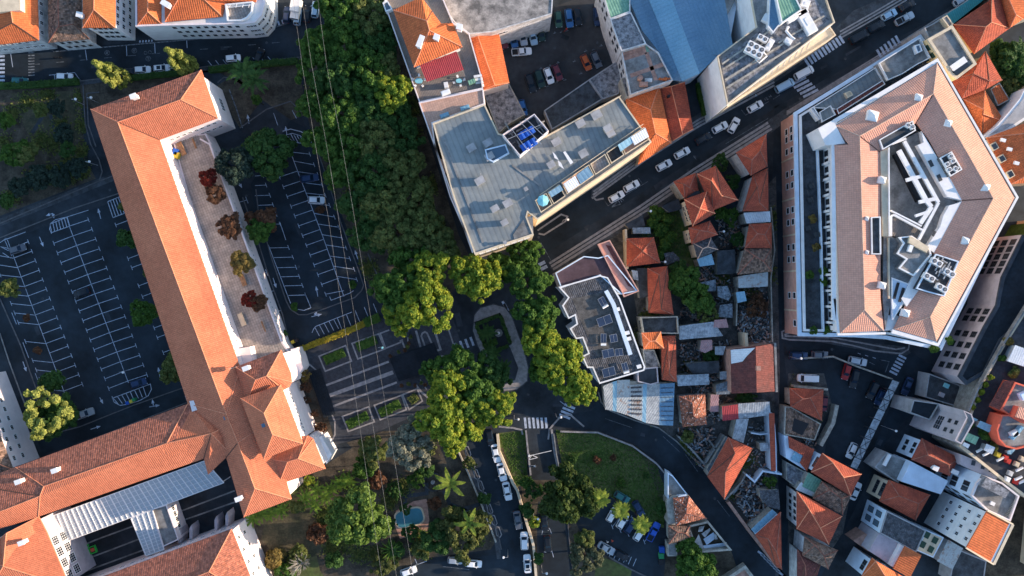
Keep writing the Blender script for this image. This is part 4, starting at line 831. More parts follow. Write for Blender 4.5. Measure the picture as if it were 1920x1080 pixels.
def acunit(x, y, z, nx, ny, ang, label, s=1.0):
    c = P(x, y, z); t = thing('ventilation_unit', label, 'air conditioner', (c.x, c.y, z), R(-ang)); w_, d_ = nx * 1.25 * s, ny * 1.25 * s
    q = MB().box((0, 0, .6 * s), (w_, d_, 1.1 * s)); link('housing', q.v, q.f, M['white'], t, local=True)
    for i in range(nx):
        for j in range(ny):
            cx, cy = (i - (nx - 1) / 2) * 1.2 * s, (j - (ny - 1) / 2) * 1.2 * s
            q = MB().prism([(cx + .45*s*math.cos(a*.524), cy + .45*s*math.sin(a*.524)) for a in range(12)], 1.15*s, 1.2*s); link('fan', q.v, q.f, M['black'], t, local=True)
            q = MB(); 
            for a in range(4): q.box((cx, cy, 1.22*s), (.85*s, .06, .02), a * .785)
            link('fan_guard', q.v, q.f, M['steel'], t, local=True)
    q = MB()
    for a in (-1, 1): q.box((0, a * d_ * .4, .02), (w_ * 1.05, .15, .1))
    link('feet', q.v, q.f, M['steel'], t, local=True)
acunit(1413, 96, 19, 2, 3, -62, 'large white ventilation unit with six black fans on the grey roof', 1.05)
acunit(1428, 74, 19, 1, 2, -62, 'white boxy unit just above the six fan unit', .9)
for k, (x, y, dx, dy, a_, lab) in enumerate(((1512,42,5.5,2.4,60,'long white roof cover lying near the green roof edge'),(1494,30,1.2,5,60,'white duct running along the ventilation building roof'),(1436,35,1.4,1.8,30,'white box unit at the upper left of the grey roof'),(1477,78,1.6,1.2,30,'square white hood at the bend of the duct'),(1442,85,1.2,2.6,30,'white cabinet near the left edge of the grey strip'),(1509,8,1.8,1.8,20,'white roof unit at the top edge of the picture'))):
    c = P(x, y, 19); t = MB().box((c.x, c.y, 19), (dx, dy, 1.0), R(-a_)); t.box((c.x, c.y, 19.55), (dx - .25, dy - .25, .12), R(-a_)); t.box((c.x, c.y, 19.64), (dx*.3, dy*.3, .1), R(-a_)); tag(t.build('roof_unit', M['white']), lab, 'roof unit')
mb = MB(); ps = [P(x, y, 19.2) for x, y in ((1425,104),(1417,112),(1423,118),(1438,105),(1432,98))]; mb.tube(ps, .16, 8)
ps = [P(x, y, 19.3) for x, y in ((1478,50),(1474,58),(1484,70),(1490,74))]; mb2 = MB(); mb2.tube(ps, .3, 8); ps = [P(x, y, 19.3) for x, y in ((1488,40),(1484,34),(1470,40))]; mb2.tube(ps, .2, 8)
tag(mb.build('pipe_loop', M['white']), 'thin white pipe loop below the six fan unit', 'pipes'); tag(mb2.build('duct', M['white']), 'fat white duct bends on the ventilation building roof', 'duct')
sb_, _ = flatroof('pale green roofed stair tower on the ventilation building', [(1454,-10),(1490,-10),(1504,18),(1466,44)], 21, 'metal_green', 'white', name='stair_tower', par=.3, z0=18)
flatroof('small blue grey block at the top left of the stair tower', [(1443,-10),(1454,-10),(1464,44),(1450,62),(1440,50)], 20, 'metal_blue', 'white', name='small_roof_block', par=.4, z0=18)
b = bld('hipped_house', 'house with a rusty orange hipped roof between the membrane roof and the narrower red roof', [(1172,184),(1259,268)], 8, 'house')
roof(b, [(1172,184,8),(1236,159,8),(1259,268,8),(1196,309,8),(1200,290,8)], [(1220,206,10.4),(1229,250,10.4)], [(0,1,5),(1,2,6,5),(2,3,4,6),(4,0,5,6)], M['tile_orange'], caps=M['cap'])
walls(b, [(1172,184),(1236,159),(1259,268),(1196,309),(1200,290)], 8, M['wall_cream'])
b = bld('narrow_red_house', 'narrow house with a dark orange roof and one round black vent', [(1238,166),(1301,242)], 7, 'house')
roof(b, [(1238,166,7),(1284,154,7),(1300,242,7),(1260,265,7)], [(1258,162,8),(1280,252,8)], [(0,4,5,3),(4,1,2,5),(0,1,4),(2,3,5)], M['tile_red'], caps=M['cap'])
walls(b, [(1238,166),(1284,154),(1300,242),(1260,265)], 7, M['wall_cream'], over=.3)
c = P(1253, 181, 7.8); MB().prism([(c.x+.35*math.cos(i*.628), c.y+.35*math.sin(i*.628)) for i in range(10)], 7.2, 8.5).build('vent_pipe', M['black'], b)
# ================================================================ PENTAGONAL BUILDING
pb = bld('courtyard_building', 'large five-sided building with peach tiled roofs round a white inner court', [(1489,213),(1907,370),(1757,645)], 16, 'building')
ZP, ZQ = 16.0, 17.9
lowp = [v.xy for v in PX([(1489,213),(1724,68),(1757,113),(1900,372),(1762,655),(1661,634),(1600,630),(1497,628)], 9)]
if area2(lowp) < 0: lowp = lowp[::-1]
MB().prism(lowp, 0, 8.9).build('wall', M['wall_pink'], pb)
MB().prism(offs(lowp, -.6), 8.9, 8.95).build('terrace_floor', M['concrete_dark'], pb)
MB().ring(offs(lowp, .25), .85, 8.9, 9.5).build('cornice', M['wall_blue_shade'], pb); MB().ring(offs(lowp, -.9), .5, 8.95, 9.9).build('parapet', M['white'], pb)
iw = nearest_edge(lowp, 1480, 430, 6)
A_, B_ = Vector(lowp[iw]), Vector(lowp[(iw+1) % len(lowp)]); dW = (B_ - A_).normalized(); nW = Vector((dW.y, -dW.x)); aW = math.atan2(nW.y, nW.x)
for y in (243,258,281,324,347,393,416,463,486,554,606):
    for z_ in (7.0, 3.8):
        if y == 606 and z_ < 5: continue
        c = P(1483, y, 7); t = (c.xy - A_).dot(dW); q = A_ + dW * t
        window(pb, (q.x, q.y, z_), aW, 1.6, 1.9, fm='frame_white', bars=(0, 0))
mb = MB()
for y in (296,372,440,508,582): c = P(1483, y, 7); t = (c.xy - A_).dot(dW); q = A_ + dW * t; mb.box((q.x + nW.x*.06, q.y + nW.y*.06, 4.5), (.12, .35, 8.6), aW)
mb.build('wall_strips', M['wall_cream'], pb)
ib = nearest_edge(lowp, 1700, 636, 6); facade(pb, lowp, ib, (6.8, 3.6), 6, 1.2, 1.6)
inn = nearest_edge(lowp, 1600, 150, 6); facade(pb, lowp, inn, (6.8, 3.6), 18, 1.2, 1.6)
# upper block walls
upo = [v.xy for v in PX([(1562,232),(1757,113),(1906,370),(1758,645),(1676,622),(1668,624),(1573,626)], ZP)]
if area2(upo) < 0: upo = upo[::-1]
MB().ring(offs(upo, -.5), 3.2, 8.95, ZP - .6).build('upper_wall', M['white'], pb)
def proof(pts, faces, m='tile_peach', name='roof', caps='cap_pale'): return roof(pb, [p for p in pts], [], faces, M[m], caps=M[caps], th=.3, name=name)
# outer + inner slopes as one ring (vertex list with heights)
V = [(1567,236,ZP),(1757,119,ZP),(1902,371,ZP),(1756,640,ZP),(1676,617,ZP),   # 0-4 outer, right wing end
     (1657,620,ZP),(1576,624,ZP),                                             # 5,6 left wing end
     (1612,255,ZQ),(1750,176,ZQ),(1862,372,ZQ),(1744,594,ZQ),(1621,581,ZQ),   # 7-11 ridges
     (1651,286,16.6),(1718,230,16.6),(1742,262,16.6),(1804,376,16.6),(1716,540,16.6),(1695,578,16.6),  # 12-17 inner edge
     (1651,560,16.6),(1565,272,ZP),(1592,271,17.0)]
proof(V, [(6,19,20,0,7,11),(0,1,8,7),(1,2,9,8),(2,3,10,9),(3,4,10),(4,17,16,15,9,10),(15,14,13,8,9),(13,12,7,8),(12,18,5,11,7),(5,6,11)])
# white eaves gutter all round
gt = MB(); oo = [v.xy for v in PX([(1562,230),(1757,113),(1907,370),(1759,646),(1671,620),(1661,622),(1661,560)], ZP - .1)]
pts = [P(x, y, ZP - .1) for x, y in ((1564,600),(1563,234),(1567,226),(1757,114),(1906,370),(1758,645),(1673,621))]; gt.strip(pts, .9, ZP - .65, ZP - .12); pts = [P(x, y, ZP - .1) for x, y in ((1565,560),(1573,627),(1661,625))]; gt.strip(pts, .5, ZP - .65, ZP - .12)
gt.build('eaves_gutter', M['white'], pb)
dg = MB(); dg.strip([P(x, y, ZP) for x, y in ((1757,117),(1903.5,370),(1757,642))], .35, ZP - .11, ZP - .02); dg.build('gutter_channel', M['frame_dark'], pb)
# west white dividing fins and planters on the terrace
mb = MB(); q0 = [P(x, y, 11.5) for x, y in ((1549,228),(1568,232),(1571,380),(1575,625),(1560,626))]
for k in range(12): y = 275 + k * 30; c = P(1559 + (y - 275) * .02, y, 12); mb.box((c.x, c.y, 10.8), (2.2, .5, 3.8))
mb.build('terrace_dividers', M['white'], pb)
mb = MB(); mb.strip([P(1534,274,10.2), P(1541,450,10.2), P(1545,622,10.2)], .25, 8.95, 10.2); mb.strip([P(1534,274,10), P(1548,272,10)], .25, 8.95, 10.2); mb.build('glass_rail', M['wall_blue_shade'], pb)
wb_ = PX([(1534,241),(1562,225),(1585,269),(1564,271),(1548,272)], 16.3); MB().prism(wb_, 8.95, 16.3).build('white_corner_block', M['white'], pb)
facade(pb, offs(upo, -.5), nearest_edge(upo, 1568, 430, 14), (10.6,), 24, 1.3, 2.0, bars=(1,0), fm='frame_dark')
# north-west terraces
def tdeck(q, z, m, name='terrace_deck', wall='white', par=.5):
    p = [v.xy for v in PX(q, z)]; MB().prism(p, 8.95, z).build(name, M[m], pb); MB().ring(p, .2, z, z + par).build('parapet', M[wall], pb)
tdeck([(1521,203),(1640,127),(1655,152),(1568,208),(1560,205)], 10, 'membrane'); tdeck([(1645,120),(1722,72),(1742,110),(1718,122),(1690,140),(1662,152)], 11.5, 'concrete', par=.8); tdeck([(1518,204),(1524,200),(1538,222),(1534,226)], 10.5, 'white')
tdeck([(1568,204),(1655,150),(1660,158),(1572,214)], 11, 'tile_maroon', par=.1); tdeck([(1535,211),(1556,198),(1566,216),(1540,230)], 10.6, 'membrane')
flatroof('cream roof box on the upper left terrace of the five-sided building', [(1584,174),(1594,170),(1600,178),(1590,184)], 11, 'wall_cream', 'wall_cream', name='roof_box', par=.2, z0=10)
flatroof('white framed glass roof light on the pale roof behind the street corner', [(1715,85),(1725,82),(1730,95),(1720,100)], 12.8, 'glass_sky', 'white', name='roof_light', par=.3, z0=11)
# conical rooftop skylights
def pyr(x, y, z, s=1.5, label=None):
    c = P(x, y, z); a = R(30); vs = [Vector((c.x + s*math.cos(a+i*math.pi/2), c.y + s*math.sin(a+i*math.pi/2), z)) for i in range(4)]
    lo = [v - Vector((0,0,1.2)) for v in vs]; link('roof_lantern', lo + vs + [Vector((c.x, c.y, z + .9))], [(0,1,5,4),(1,2,6,5),(2,3,7,6),(3,0,4,7),(4,5,8),(5,6,8),(6,7,8),(7,4,8)], M['white'], pb)
for q in ((1637,217,17.7,1.6),(1723,183,17.8,1.1),(1778,231,17.8,1.1),(1848,352,17.6,1.3),(1811,452,17.6,1.2),(1699,587,17.5,1.1),(1655,337,18.0,1.0),(1655,535,18.0,1.0),(1625,410,17.6,.7),(1625,473,17.6,.7)): pyr(*q)
def cdeck(q, z, m, name='court_deck', par=0, wall='white', z0=8.95):
    p = [v.xy for v in PX(q, z)]; MB().prism(p, z0, z).build(name, M[m], pb)
    if par: MB().ring(p, .3, z, z + par).build('parapet', M[wall], pb)
ZB = 13.2
cdeck([(1651,286),(1718,232),(1742,262),(1804,376),(1716,540),(1695,578),(1676,617),(1661,622),(1651,560)], ZB, 'concrete')
cdeck([(1651,284),(1666,277),(1667,443),(1655,443)], 16.9, 'wall_cream', z0=ZB); cdeck([(1666,277),(1668,276),(1669,443),(1667,443)], 17.3, 'white', z0=ZB)
cdeck([(1692,263),(1723,246),(1732,267),(1721,272),(1776,369),(1760,373)], 15.2, 'concrete', z0=ZB); cdeck([(1760,373),(1776,369),(1796,380),(1780,385),(1769,404),(1763,425),(1736,463),(1723,452),(1755,398)], 15.2, 'concrete', z0=ZB)
cdeck([(1728,246),(1806,376),(1790,372),(1776,369),(1721,272),(1732,267)], 16.6, 'white', z0=ZB); cdeck([(1806,376),(1753,475),(1737,464),(1763,425),(1769,404),(1780,385),(1796,381)], 16.6, 'white', z0=ZB)
cdeck([(1657,443),(1669,443),(1692,452),(1700,470),(1686,500),(1712,520),(1728,510),(1702,558),(1672,525),(1672,560),(1660,618),(1655,560)], 16.0, 'concrete', z0=ZB); cdeck([(1665,446),(1668,446),(1669,560),(1666,560)], 16.5, 'wall_cream', z0=ZB)
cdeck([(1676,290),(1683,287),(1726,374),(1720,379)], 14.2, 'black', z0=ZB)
mb = MB(); zb = 16.4
for a, q, w_ in (((1685,282),(1736,376),1.0),((1695,265),(1759,380),.75),((1699,338),(1728,330),.8),((1723,379),(1757,372),.8),((1736,376),(1746,388),.9),((1746,388),(1725,419),.9),((1759,380),(1722,450),.6),((1716,405),(1740,397),.6),((1672,270),(1698,260),.5),((1671,405),(1676,403),.4),((1676,403),(1730,432),.4),((1670,395),(1727,424),.3),((1670,405),(1670,443),.4)): zb += .012; mb.beam(P(*a, zb), P(*q, zb), w_, .6)
mb.build('court_beams', M['white'], pb)
for x, y in ((1747,306),(1763,333)):
    c = P(x, y, 17); MB().box((c.x, c.y, 16.65), (.8, 1.5, .16), R(26)).build('roof_window', M['frame_dark'], pb)
for x, y in ((1753,438),): c = P(x, y, 17); MB().box((c.x, c.y, 16.65), (.5, 1.2, .16), R(-30)).build('roof_window', M['frame_dark'], pb)
cdeck([(1671,407),(1677,405),(1729,433),(1722,449),(1702,442),(1684,445),(1671,441)], 15.6, 'deck_boards', z0=ZB)
# L-shaped stair house with hollow top and blank cream wall
cdeck([(1683,445),(1708,442),(1742,466),(1745,478),(1712,518),(1683,503),(1697,486),(1680,476),(1692,456)], 17.6, 'concrete', par=.45, z0=15.7)
cdeck([(1706,443),(1710,444),(1742,463),(1738,474),(1704,455)], 18.4, 'wall_cream', z0=17.6)
c = P(1706, 466, 18); MB().box((c.x, c.y, 18), (.8, 1.5, .9), R(-20)).build('roof_unit', M['white'], pb)
cdeck([(1722,500),(1745,480),(1722,545),(1700,575),(1690,560)], 16.7, 'white', z0=15.7); cdeck([(1671,520),(1712,535),(1690,575),(1673,600),(1671,560)], 16.3, 'wall_blue_shade', par=.2, z0=15.7)
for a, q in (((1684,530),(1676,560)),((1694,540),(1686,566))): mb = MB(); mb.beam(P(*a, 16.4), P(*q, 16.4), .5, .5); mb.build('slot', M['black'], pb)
# recessed terraces cut in the roof
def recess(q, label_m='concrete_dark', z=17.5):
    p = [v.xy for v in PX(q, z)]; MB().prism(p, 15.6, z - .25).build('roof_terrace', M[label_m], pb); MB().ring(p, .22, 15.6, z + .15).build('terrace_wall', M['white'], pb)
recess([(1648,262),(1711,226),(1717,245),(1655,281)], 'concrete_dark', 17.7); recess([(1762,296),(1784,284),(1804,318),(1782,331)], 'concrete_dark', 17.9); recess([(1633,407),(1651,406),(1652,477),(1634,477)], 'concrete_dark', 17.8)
for k, (x, y, ang) in enumerate(((1780,294,60),(1784,303,60),(1773,309,60),(1777,319,60),(1789,317,30),(1700,236,30),(1708,239,60))):
    acunit(x, y, 17.6, 1, 1, ang, ['white fan unit at the top of the square roof recess','white fan unit second from the top of the square roof recess','white fan unit on the left of the square roof recess','white fan unit at the lower left of the square roof recess','white fan unit at the bottom right of the square roof recess','white fan unit in the long recess under the peach roof','white fan unit at the right end of the long recess'][k], .75)
p = PX([(1752,476),(1795,490),(1768,556),(1737,548),(1715,541)], 17.6); MB().prism(p, 15.7, 17.85).build('plant_deck', M['concrete_dark'], pb); MB().ring([v.xy for v in p], .25, 17.85, 18.3).build('plant_wall', M['wall_blue_shade'], pb)
for k in range(4):
    a = [(1752,492,'large white box of the rooftop machinery'),(1776,512,'white cube of the rooftop machinery nearest the peach slope'),(1738,520,'grey ribbed unit among the rooftop pipes'),(1762,540,'white unit with two round openings at the lower end of the machinery')][k]
    acunit(a[0], a[1], 17.86, 1, 2, -60, a[2], 1.0)
mb = MB(); rr = random.Random(3)
for k in range(26):
    x, y = 1745 + rr.random()*35, 486 + rr.random()*40; a = rr.choice([30, -60]); L = 3 + rr.random()*9; q = (x + L*math.cos(R(a)), y + L*math.sin(R(a))*1.0); h = 18.2 + rr.random()*.7
    mb.tube([P(x, y, h), P(q[0], q[1], h)], .14, 6)
tag(mb.build('rooftop_pipes', M['steel']), 'tangle of silver pipes in the rooftop machinery recess', 'pipes')
mb = MB(); cc = [(1520,350),(1510,373),(1525,416),(1512,427),(1530,440)]
# terrace furniture
for k, (x, y) in enumerate(((1520,349),(1509,361),(1518,375),(1530,440),(1513,428),(1541,335),(1541,362))):
    c = P(x, y, 9); t = MB().box((c.x, c.y, 9.3), (1.1, 1.1, .5), .3); t.box((c.x + .45, c.y, 9.7), (.2, 1.1, .5), .3); tag(t.build('terrace_armchair', M['frame_dark']), ['dark armchair on the west terrace beside the middle divider','dark armchair on the west terrace close to the parapet','dark armchair below the two upper ones on the west terrace','dark armchair beside the yellowish plant on the terrace','dark armchair left of the yellowish terrace plant','dark armchair behind the glass rail, upper one','dark armchair behind the glass rail, lower one'][k], 'armchair', 'armchairs on the west terrace')
# lower right dark strip and plant wall are built with the vegetation
# ================================================================ BUILDINGS RIGHT OF THE FIVE-SIDED BLOCK (top right)
yb, yp = flatroof('yellow walled building with a pale grey flat roof and cream parapets', [(1739,73),(1786,47),(1832,120),(1795,148),(1783,140)], 14, 'concrete', 'wall_yellow', name='yellow_building', par=.5, pm='wall_cream', pw=.6)
facade(yb, yp, nearest_edge(yp, 1760, 110, 12), (12.2, 9.5), 4, 1.3, 1.5, fm='frame_green', gm='frame_green')
c = P(1802, 129, 14); MB().box((c.x, c.y, 13.9), (3.6, 1.2, .5), R(35)).build('solar_panel', M['glass'], yb); c = P(1797, 120, 14); MB().box((c.x, c.y, 13.9), (3.8, 1.4, .6), R(35)).build('roof_box', M['white'], yb)
flatroof('small corner terrace with a curved bench in front of the yellow building', [(1733,52),(1770,33),(1782,50),(1742,72)], 11, 'concrete', 'wall_grey', name='corner_terrace', par=.6)
flatroof('small grey roofed block between the corner terrace and the teal roof', [(1766,34),(1776,28),(1788,45),(1780,52)], 12, 'concrete', 'wall_cream', name='small_grey_block', par=.2)
b = bld('teal_roof_building', 'street building with a long teal sheet metal roof at the top right', [(1776,28),(1860,-10)], 9, 'building')
roof(b, [(1773,28,9),(1880,-40,9),(1900,-60,9),(1920,-60,9),(1787,45,9)], [], [(0,1,2,3,4)], M['metal_teal'], th=.3); walls(b, [(1773,28),(1900,-60),(1920,-60),(1787,45)], 9, M['wall_grey'], over=.2)
b = bld('red_hipped_house', 'large house with a red hipped roof beside the yellow building', [(1786,47),(1890,52)], 11, 'house')
roof(b, [(1788,46,11),(1856,0,11),(1880,-30,11),(1893,53,11),(1827,101,11)], [(1849,50,13.6),(1859,42,13.8),(1860,-30,13.4)], [(0,1,7,6,5),(1,2,7),(2,3,6,7),(3,4,5,6),(4,0,5)], M['tile_red'], caps=M['cap'])
walls(b, [(1788,46),(1856,0),(1880,-30),(1893,53),(1827,101)], 11, M['wall_cream'])
b = bld('corner_red_house', 'red tiled house at the top right edge with a long sunlit ridge', [(1860,-10),(1935,20)], 11.5, 'house')
roof(b, [(1862,-40,11.5),(1893,53,11.5),(1918,36,11.5),(1990,10,11.5),(1960,-60,11.5)], [(1905,28,13.8),(1888,-10,13.8),(1870,-50,13.6)], [(0,1,5,6,7),(1,2,5),(2,3,4,7,6,5),(4,0,7)], M['tile_orange'], caps=M['cap'])
walls(b, [(1862,-40),(1893,53),(1918,36),(1990,10),(1960,-60)], 11.5, M['wall_old'])
b = bld('long_orange_house', 'old house with a dull orange roof wedged behind the five-sided block', [(1783,145),(1880,160)], 9.5, 'house')
roof(b, [(1784,150,9.5),(1830,118,9.5),(1848,96,9.5),(1879,150,9.5),(1848,168,9.5),(1805,185,9.5)], [(1825,138,11.6),(1855,152,11)], [(0,1,6),(1,2,7,6),(2,3,7),(3,4,7),(4,5,6,7),(5,0,6)], M['tile_red'], caps=M['cap_dim'])
walls(b, [(1784,150),(1830,118),(1848,96),(1879,150),(1848,168),(1805,185)], 9.5, M['wall_old'])
b, p = house('square house with an orange hipped roof touching the eave of the five-sided block', [(1806,186),(1846,168),(1884,228),(1842,252)], (1844,205), (1843,214), 9, 11.6, 'tile_orange', 'wall_old', 'cap', name='square_orange_house')
b, p = flatroof('small flat orange roofed annex beside the dark garden', [(1857,167),(1874,154),(1894,187),(1871,199)], 7, 'tile_orange', 'wall_old', name='orange_annex', par=.15)
b = bld('curved_wall_building', 'building with a tall curved white wall at the right edge', [(1846,255),(1930,160)], 13, 'building')
q = [(1845,257),(1856,258),(1880,250),(1905,236),(1960,200),(1960,150),(1922,165),(1912,185),(1890,212),(1870,235)]; cp_ = [v.xy for v in PX(q, 11)]; MB().prism(cp_, 0, 11).build('wall', M['white'], b); MB().prism(offs(cp_, -.6), 11, 11.12).build('roof', M['wall_grey'], b)
b = bld('loft_house', 'orange roofed house with skylights and shuttered windows at the right edge', [(1852,262),(1920,350)], 12, 'house')
roof(b, [(1850,258,12),(1930,228,12),(2020,300,12),(1980,340,12),(1896,345,12)], [(1925,250,14.5),(1960,310,14.5)], [(0,1,5),(1,2,6,5),(2,3,6),(3,4,6),(4,0,5,6)], M['tile_orange'], caps=M['cap'])
walls(b, [(1850,258),(1930,228),(2020,300),(1980,340),(1896,345)], 12, M['wall_cream'], over=.5)
for x, y in ((1880,263),(1892,280),(1905,306)): c = P(x, y, 13.3); MB().box((c.x, c.y, 13.4), (1.1, .7, .5), R(-15), tilt=0).build('skylight', M['white'], b)
for x, y in ((1863,275),(1877,298),(1893,327)): c = P(x, y, 12.6); MB().box((c.x, c.y, 12.6), (1.4, 1.6, .9), R(30)).build('dormer', M['wall_cream'], b); MB().box((c.x, c.y, 13.08), (1.0, 1.2, .06), R(30)).build('dormer_window', M['glass'], b)
# ================================================================ SOUTH EAST: TALL GREY-WHITE BUILDINGS BY THE RIVER
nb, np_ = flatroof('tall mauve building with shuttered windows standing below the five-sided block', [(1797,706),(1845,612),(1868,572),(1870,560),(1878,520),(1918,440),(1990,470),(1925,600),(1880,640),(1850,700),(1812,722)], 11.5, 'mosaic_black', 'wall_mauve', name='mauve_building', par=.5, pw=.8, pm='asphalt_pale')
iN = [nearest_edge(np_, 1815, 670, 10), nearest_edge(np_, 1855, 590, 10)]
facade(nb, np_, iN[0], (9.2, 6.0, 2.8), 4, 1.5, 2.1, fm='frame_dark', gm='glass', bars=(1,2)); facade(nb, np_, iN[1], (9.2, 6.0, 2.8), 2, 1.5, 2.1, fm='frame_dark', bars=(1,2))
facade(nb, np_, nearest_edge(np_, 1895, 485, 10), (9.2, 6.0, 2.8), 5, 1.5, 2.1, fm='frame_dark', bars=(1,2))
b, p = flatroof('dark flat roof with two square roof hatches beyond the mauve building', [(1742,700),(1800,722),(1825,760),(1806,766),(1735,745)], 5, 'concrete_dark', 'wall_grey', name='dark_roof_building', par=.3)
for x, y, m in ((1774,723,'aqua'),(1765,740,'wall_mauve')): c = P(x, y, 5); MB().box((c.x, c.y, 5.0), (1.0, 1.1, .8), R(65)).build('roof_hatch', M[m], b)
b, p = flatroof('plain mauve building with four small windows over one gridded window', [(1790,826),(1812,783),(1806,769),(1822,776),(1827,790),(1803,833)], 19.5, 'concrete', 'wall_mauve', name='grid_window_building', par=.3)
e = nearest_edge(p, 1800, 805, 19); facade(b, p, e, (17.0, 14.4), 2, 1.0, 1.2, m0=.6, fm='frame_dark'); facade(b, p, e, (10.9,), 1, 3.4, 2.8, m0=.2, fm='wall_mauve', bars=(2,2))
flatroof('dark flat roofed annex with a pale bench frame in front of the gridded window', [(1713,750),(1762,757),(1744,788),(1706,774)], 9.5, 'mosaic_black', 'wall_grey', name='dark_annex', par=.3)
# plateau on the right with the red building
pt, ptp = flatroof('raised terrace on the right full of sheds, containers and plants', [(1818,778),(1838,720),(1878,650),(1935,560),(2010,560),(2010,960),(1925,935),(1885,905),(1800,838)], 12, 'mosaic', 'wall_old', name='raised_terrace', par=.35, pw=.6, pm='wall_cream')
rb = bld('red_rimmed_building', 'building with a bright red curved rim and blue grey roof terraces', [(1876,735),(1960,830)], 16, 'building')
rp = [v.xy for v in PX([(1903,716),(1990,745),(1990,838),(1925,838),(1905,843),(1885,838),(1872,824),(1868,806),(1878,778),(1892,778),(1876,768)], 16)]
MB().prism(rp, 11.6, 15.4).build('wall', M['red_bright'], rb); MB().ring(rp, .35, 15.4, 16.1).build('rim', M['red_bright'], rb); MB().prism(offs(rp, -.35), 15.4, 15.45).build('roof', M['concrete'], rb)
roof(rb, [(1902,714,15.9),(1875,769,15.9),(1855,760,14.6),(1884,714,14.6)], [], [(0,1,2,3)], M['tile_maroon'], th=.2, name='side_roof')
MB().prism(PX([(1910,762),(1930,770),(1922,795),(1900,782)], 17.2), 15.4, 17.2).build('roof_block', M['red_bright'], rb); MB().prism(PX([(1912,763),(1970,780),(1960,800),(1905,782)], 17.6), 17.2, 17.6).build('block_roof', M['tile_peach'], rb)
for x, y, dx, dy, a_, m, lab in ((1901,813,1.7,1.2,-25,'white','white roof unit on the red rimmed roof'),(1918,742,1.6,1.6,-25,'wall_blue_shade','pale blue round unit at the picture edge on the red rimmed roof'),(1905,811,.8,3.6,40,'metal_bluelight','thin pale panel on the red rimmed roof')):
    c = P(x, y, 16); t = MB().box((c.x, c.y, 16), (dx, dy, 1.1), R(-a_)); t.box((c.x, c.y, 16.6), (dx*.8, dy*.8, .12), R(-a_)); tag(t.build('roof_unit', M[m]), lab, 'roof unit')
def shed(label, q, z, rm, wm='wall_grey', name='shed', z0=0, tilt=.4, cat='shed'):
    b = bld(name, label, q, z, cat); n = len(q); vs = [(p[0], p[1], z + (tilt if i < n / 2 else 0)) for i, p in enumerate(q)]
    roof(b, vs, [], [tuple(range(n))], M[rm], th=.1); p = walls(b, q, z, M[wm], z0=z0, over=.12, dz=.1); return b
shed('green topped container on the raised terrace', [(1807,808),(1836,820),(1829,834),(1802,821)], 14.2, 'metal_green', 'green', z0=11.5, name='container', cat='container')
shed('grey plastic sheet roof near the plants on the raised terrace', [(1904,647),(1940,660),(1928,690),(1889,677)], 14, 'metal_white', 'wall_grey', z0=11.5)
shed('small blue canopy above the green container', [(1838,789),(1861,798),(1855,811),(1832,800)], 13.6, 'metal_bluelight', z0=11.5, name='canopy', cat='canopy'); shed('tiny pale blue canopy at the terrace wall corner', [(1817,779),(1834,787),(1830,790),(1815,783)], 13.2, 'metal_bluelight', z0=11.5, name='canopy', cat='canopy')
shed('white tarpaulin below the green container', [(1808,829),(1819,834),(1815,841),(1805,835)], 13.4, 'metal_white', z0=11.5, name='tarpaulin', cat='tarpaulin'); shed('ribbed cream and white canopy on the raised terrace', [(1850,832),(1866,839),(1860,852),(1845,844)], 13.6, 'metal_white', z0=11.5, name='canopy', cat='canopy')
shed('leaning pale blue table top under the red rim', [(1889,845),(1906,841),(1896,852),(1889,851)], 12.9, 'metal_bluelight', z0=11.5, name='table', cat='table', tilt=.1)
for k, (x, y, a_) in enumerate(((1838,844,-28),(1850,851,-25),(1876,861,-25),(1910,897,-25),(1918,903,-25),(1912,880,-25))):
    c = P(x, y, 12.4); t = MB().tube([(c.x-.9*math.cos(R(-a_)), c.y-.9*math.sin(R(a_))*-1, 12.2), (c.x-.7*math.cos(R(-a_)), c.y+.7*math.sin(R(a_)), 12.3), (c.x+.9*math.cos(R(-a_)), c.y-.9*math.sin(R(a_))*1, 12.2)], .3, 8); tag(t.build('white_roll', M['white']), ['white rolled sheet beside the cream wall, uppermost of the row','white rolled sheet beside the cream wall, second of the row','white rolled sheet beside the cream wall, third of the row','white rolled sheet near the right picture edge, upper of the close pair','white rolled sheet near the right picture edge, lower of the close pair','white rolled sheet near the right picture edge, alone under the shade'][k], 'sheet roll', 'white rolls on the raised terrace')
for k, (x, y, m, lab) in enumerate(((1870,852,'yellow','small yellow crate among the red ones'),(1884,858,'red','red crate on the raised terrace, left of the two'),(1889,864,'red','red crate on the raised terrace, right of the two'),(1904,903,'red','round red basin on the terrace near the cream wall'),(1893,887,'white_dirty','square cream table near the round shade'),(1905,870,'wall_cream','square cream crate in the terrace corner'),(1915,860,'wall_cream','cream box at the right picture edge'),(1888,898,'white','white square stool below the square table'))):
    c = P(x, y, 12); t = MB().box((c.x, c.y, 12.0), (1.1, 1.1, .8), R(-25)); t.box((c.x, c.y, 12.45), (.8, .8, .1), R(-25)); tag(t.build('crate', M[m]), lab, 'crate')
b = bld('tall_white_building', 'tall white building with rows of small windows and a sunlit orange roof', [(1850,960),(1812,1026),(1897,983),(1862,1057)], 19.6, 'building')
WH = 19.0
roof(b, [(1851,958,WH),(1812,1027,WH),(1862,1057,WH-1.2),(1898,983,WH-1.2)], [], [(0,1,2,3)], M['tile_orange'], th=.3)
p = walls(b, [(1851,959),(1812,1027),(1863,1057),(1898,983)], WH - .8, M['white'], over=.15); MB().ring(offs(p, .1), .4, WH-1.4, WH-1.2).build('cornice', M['white'], b)
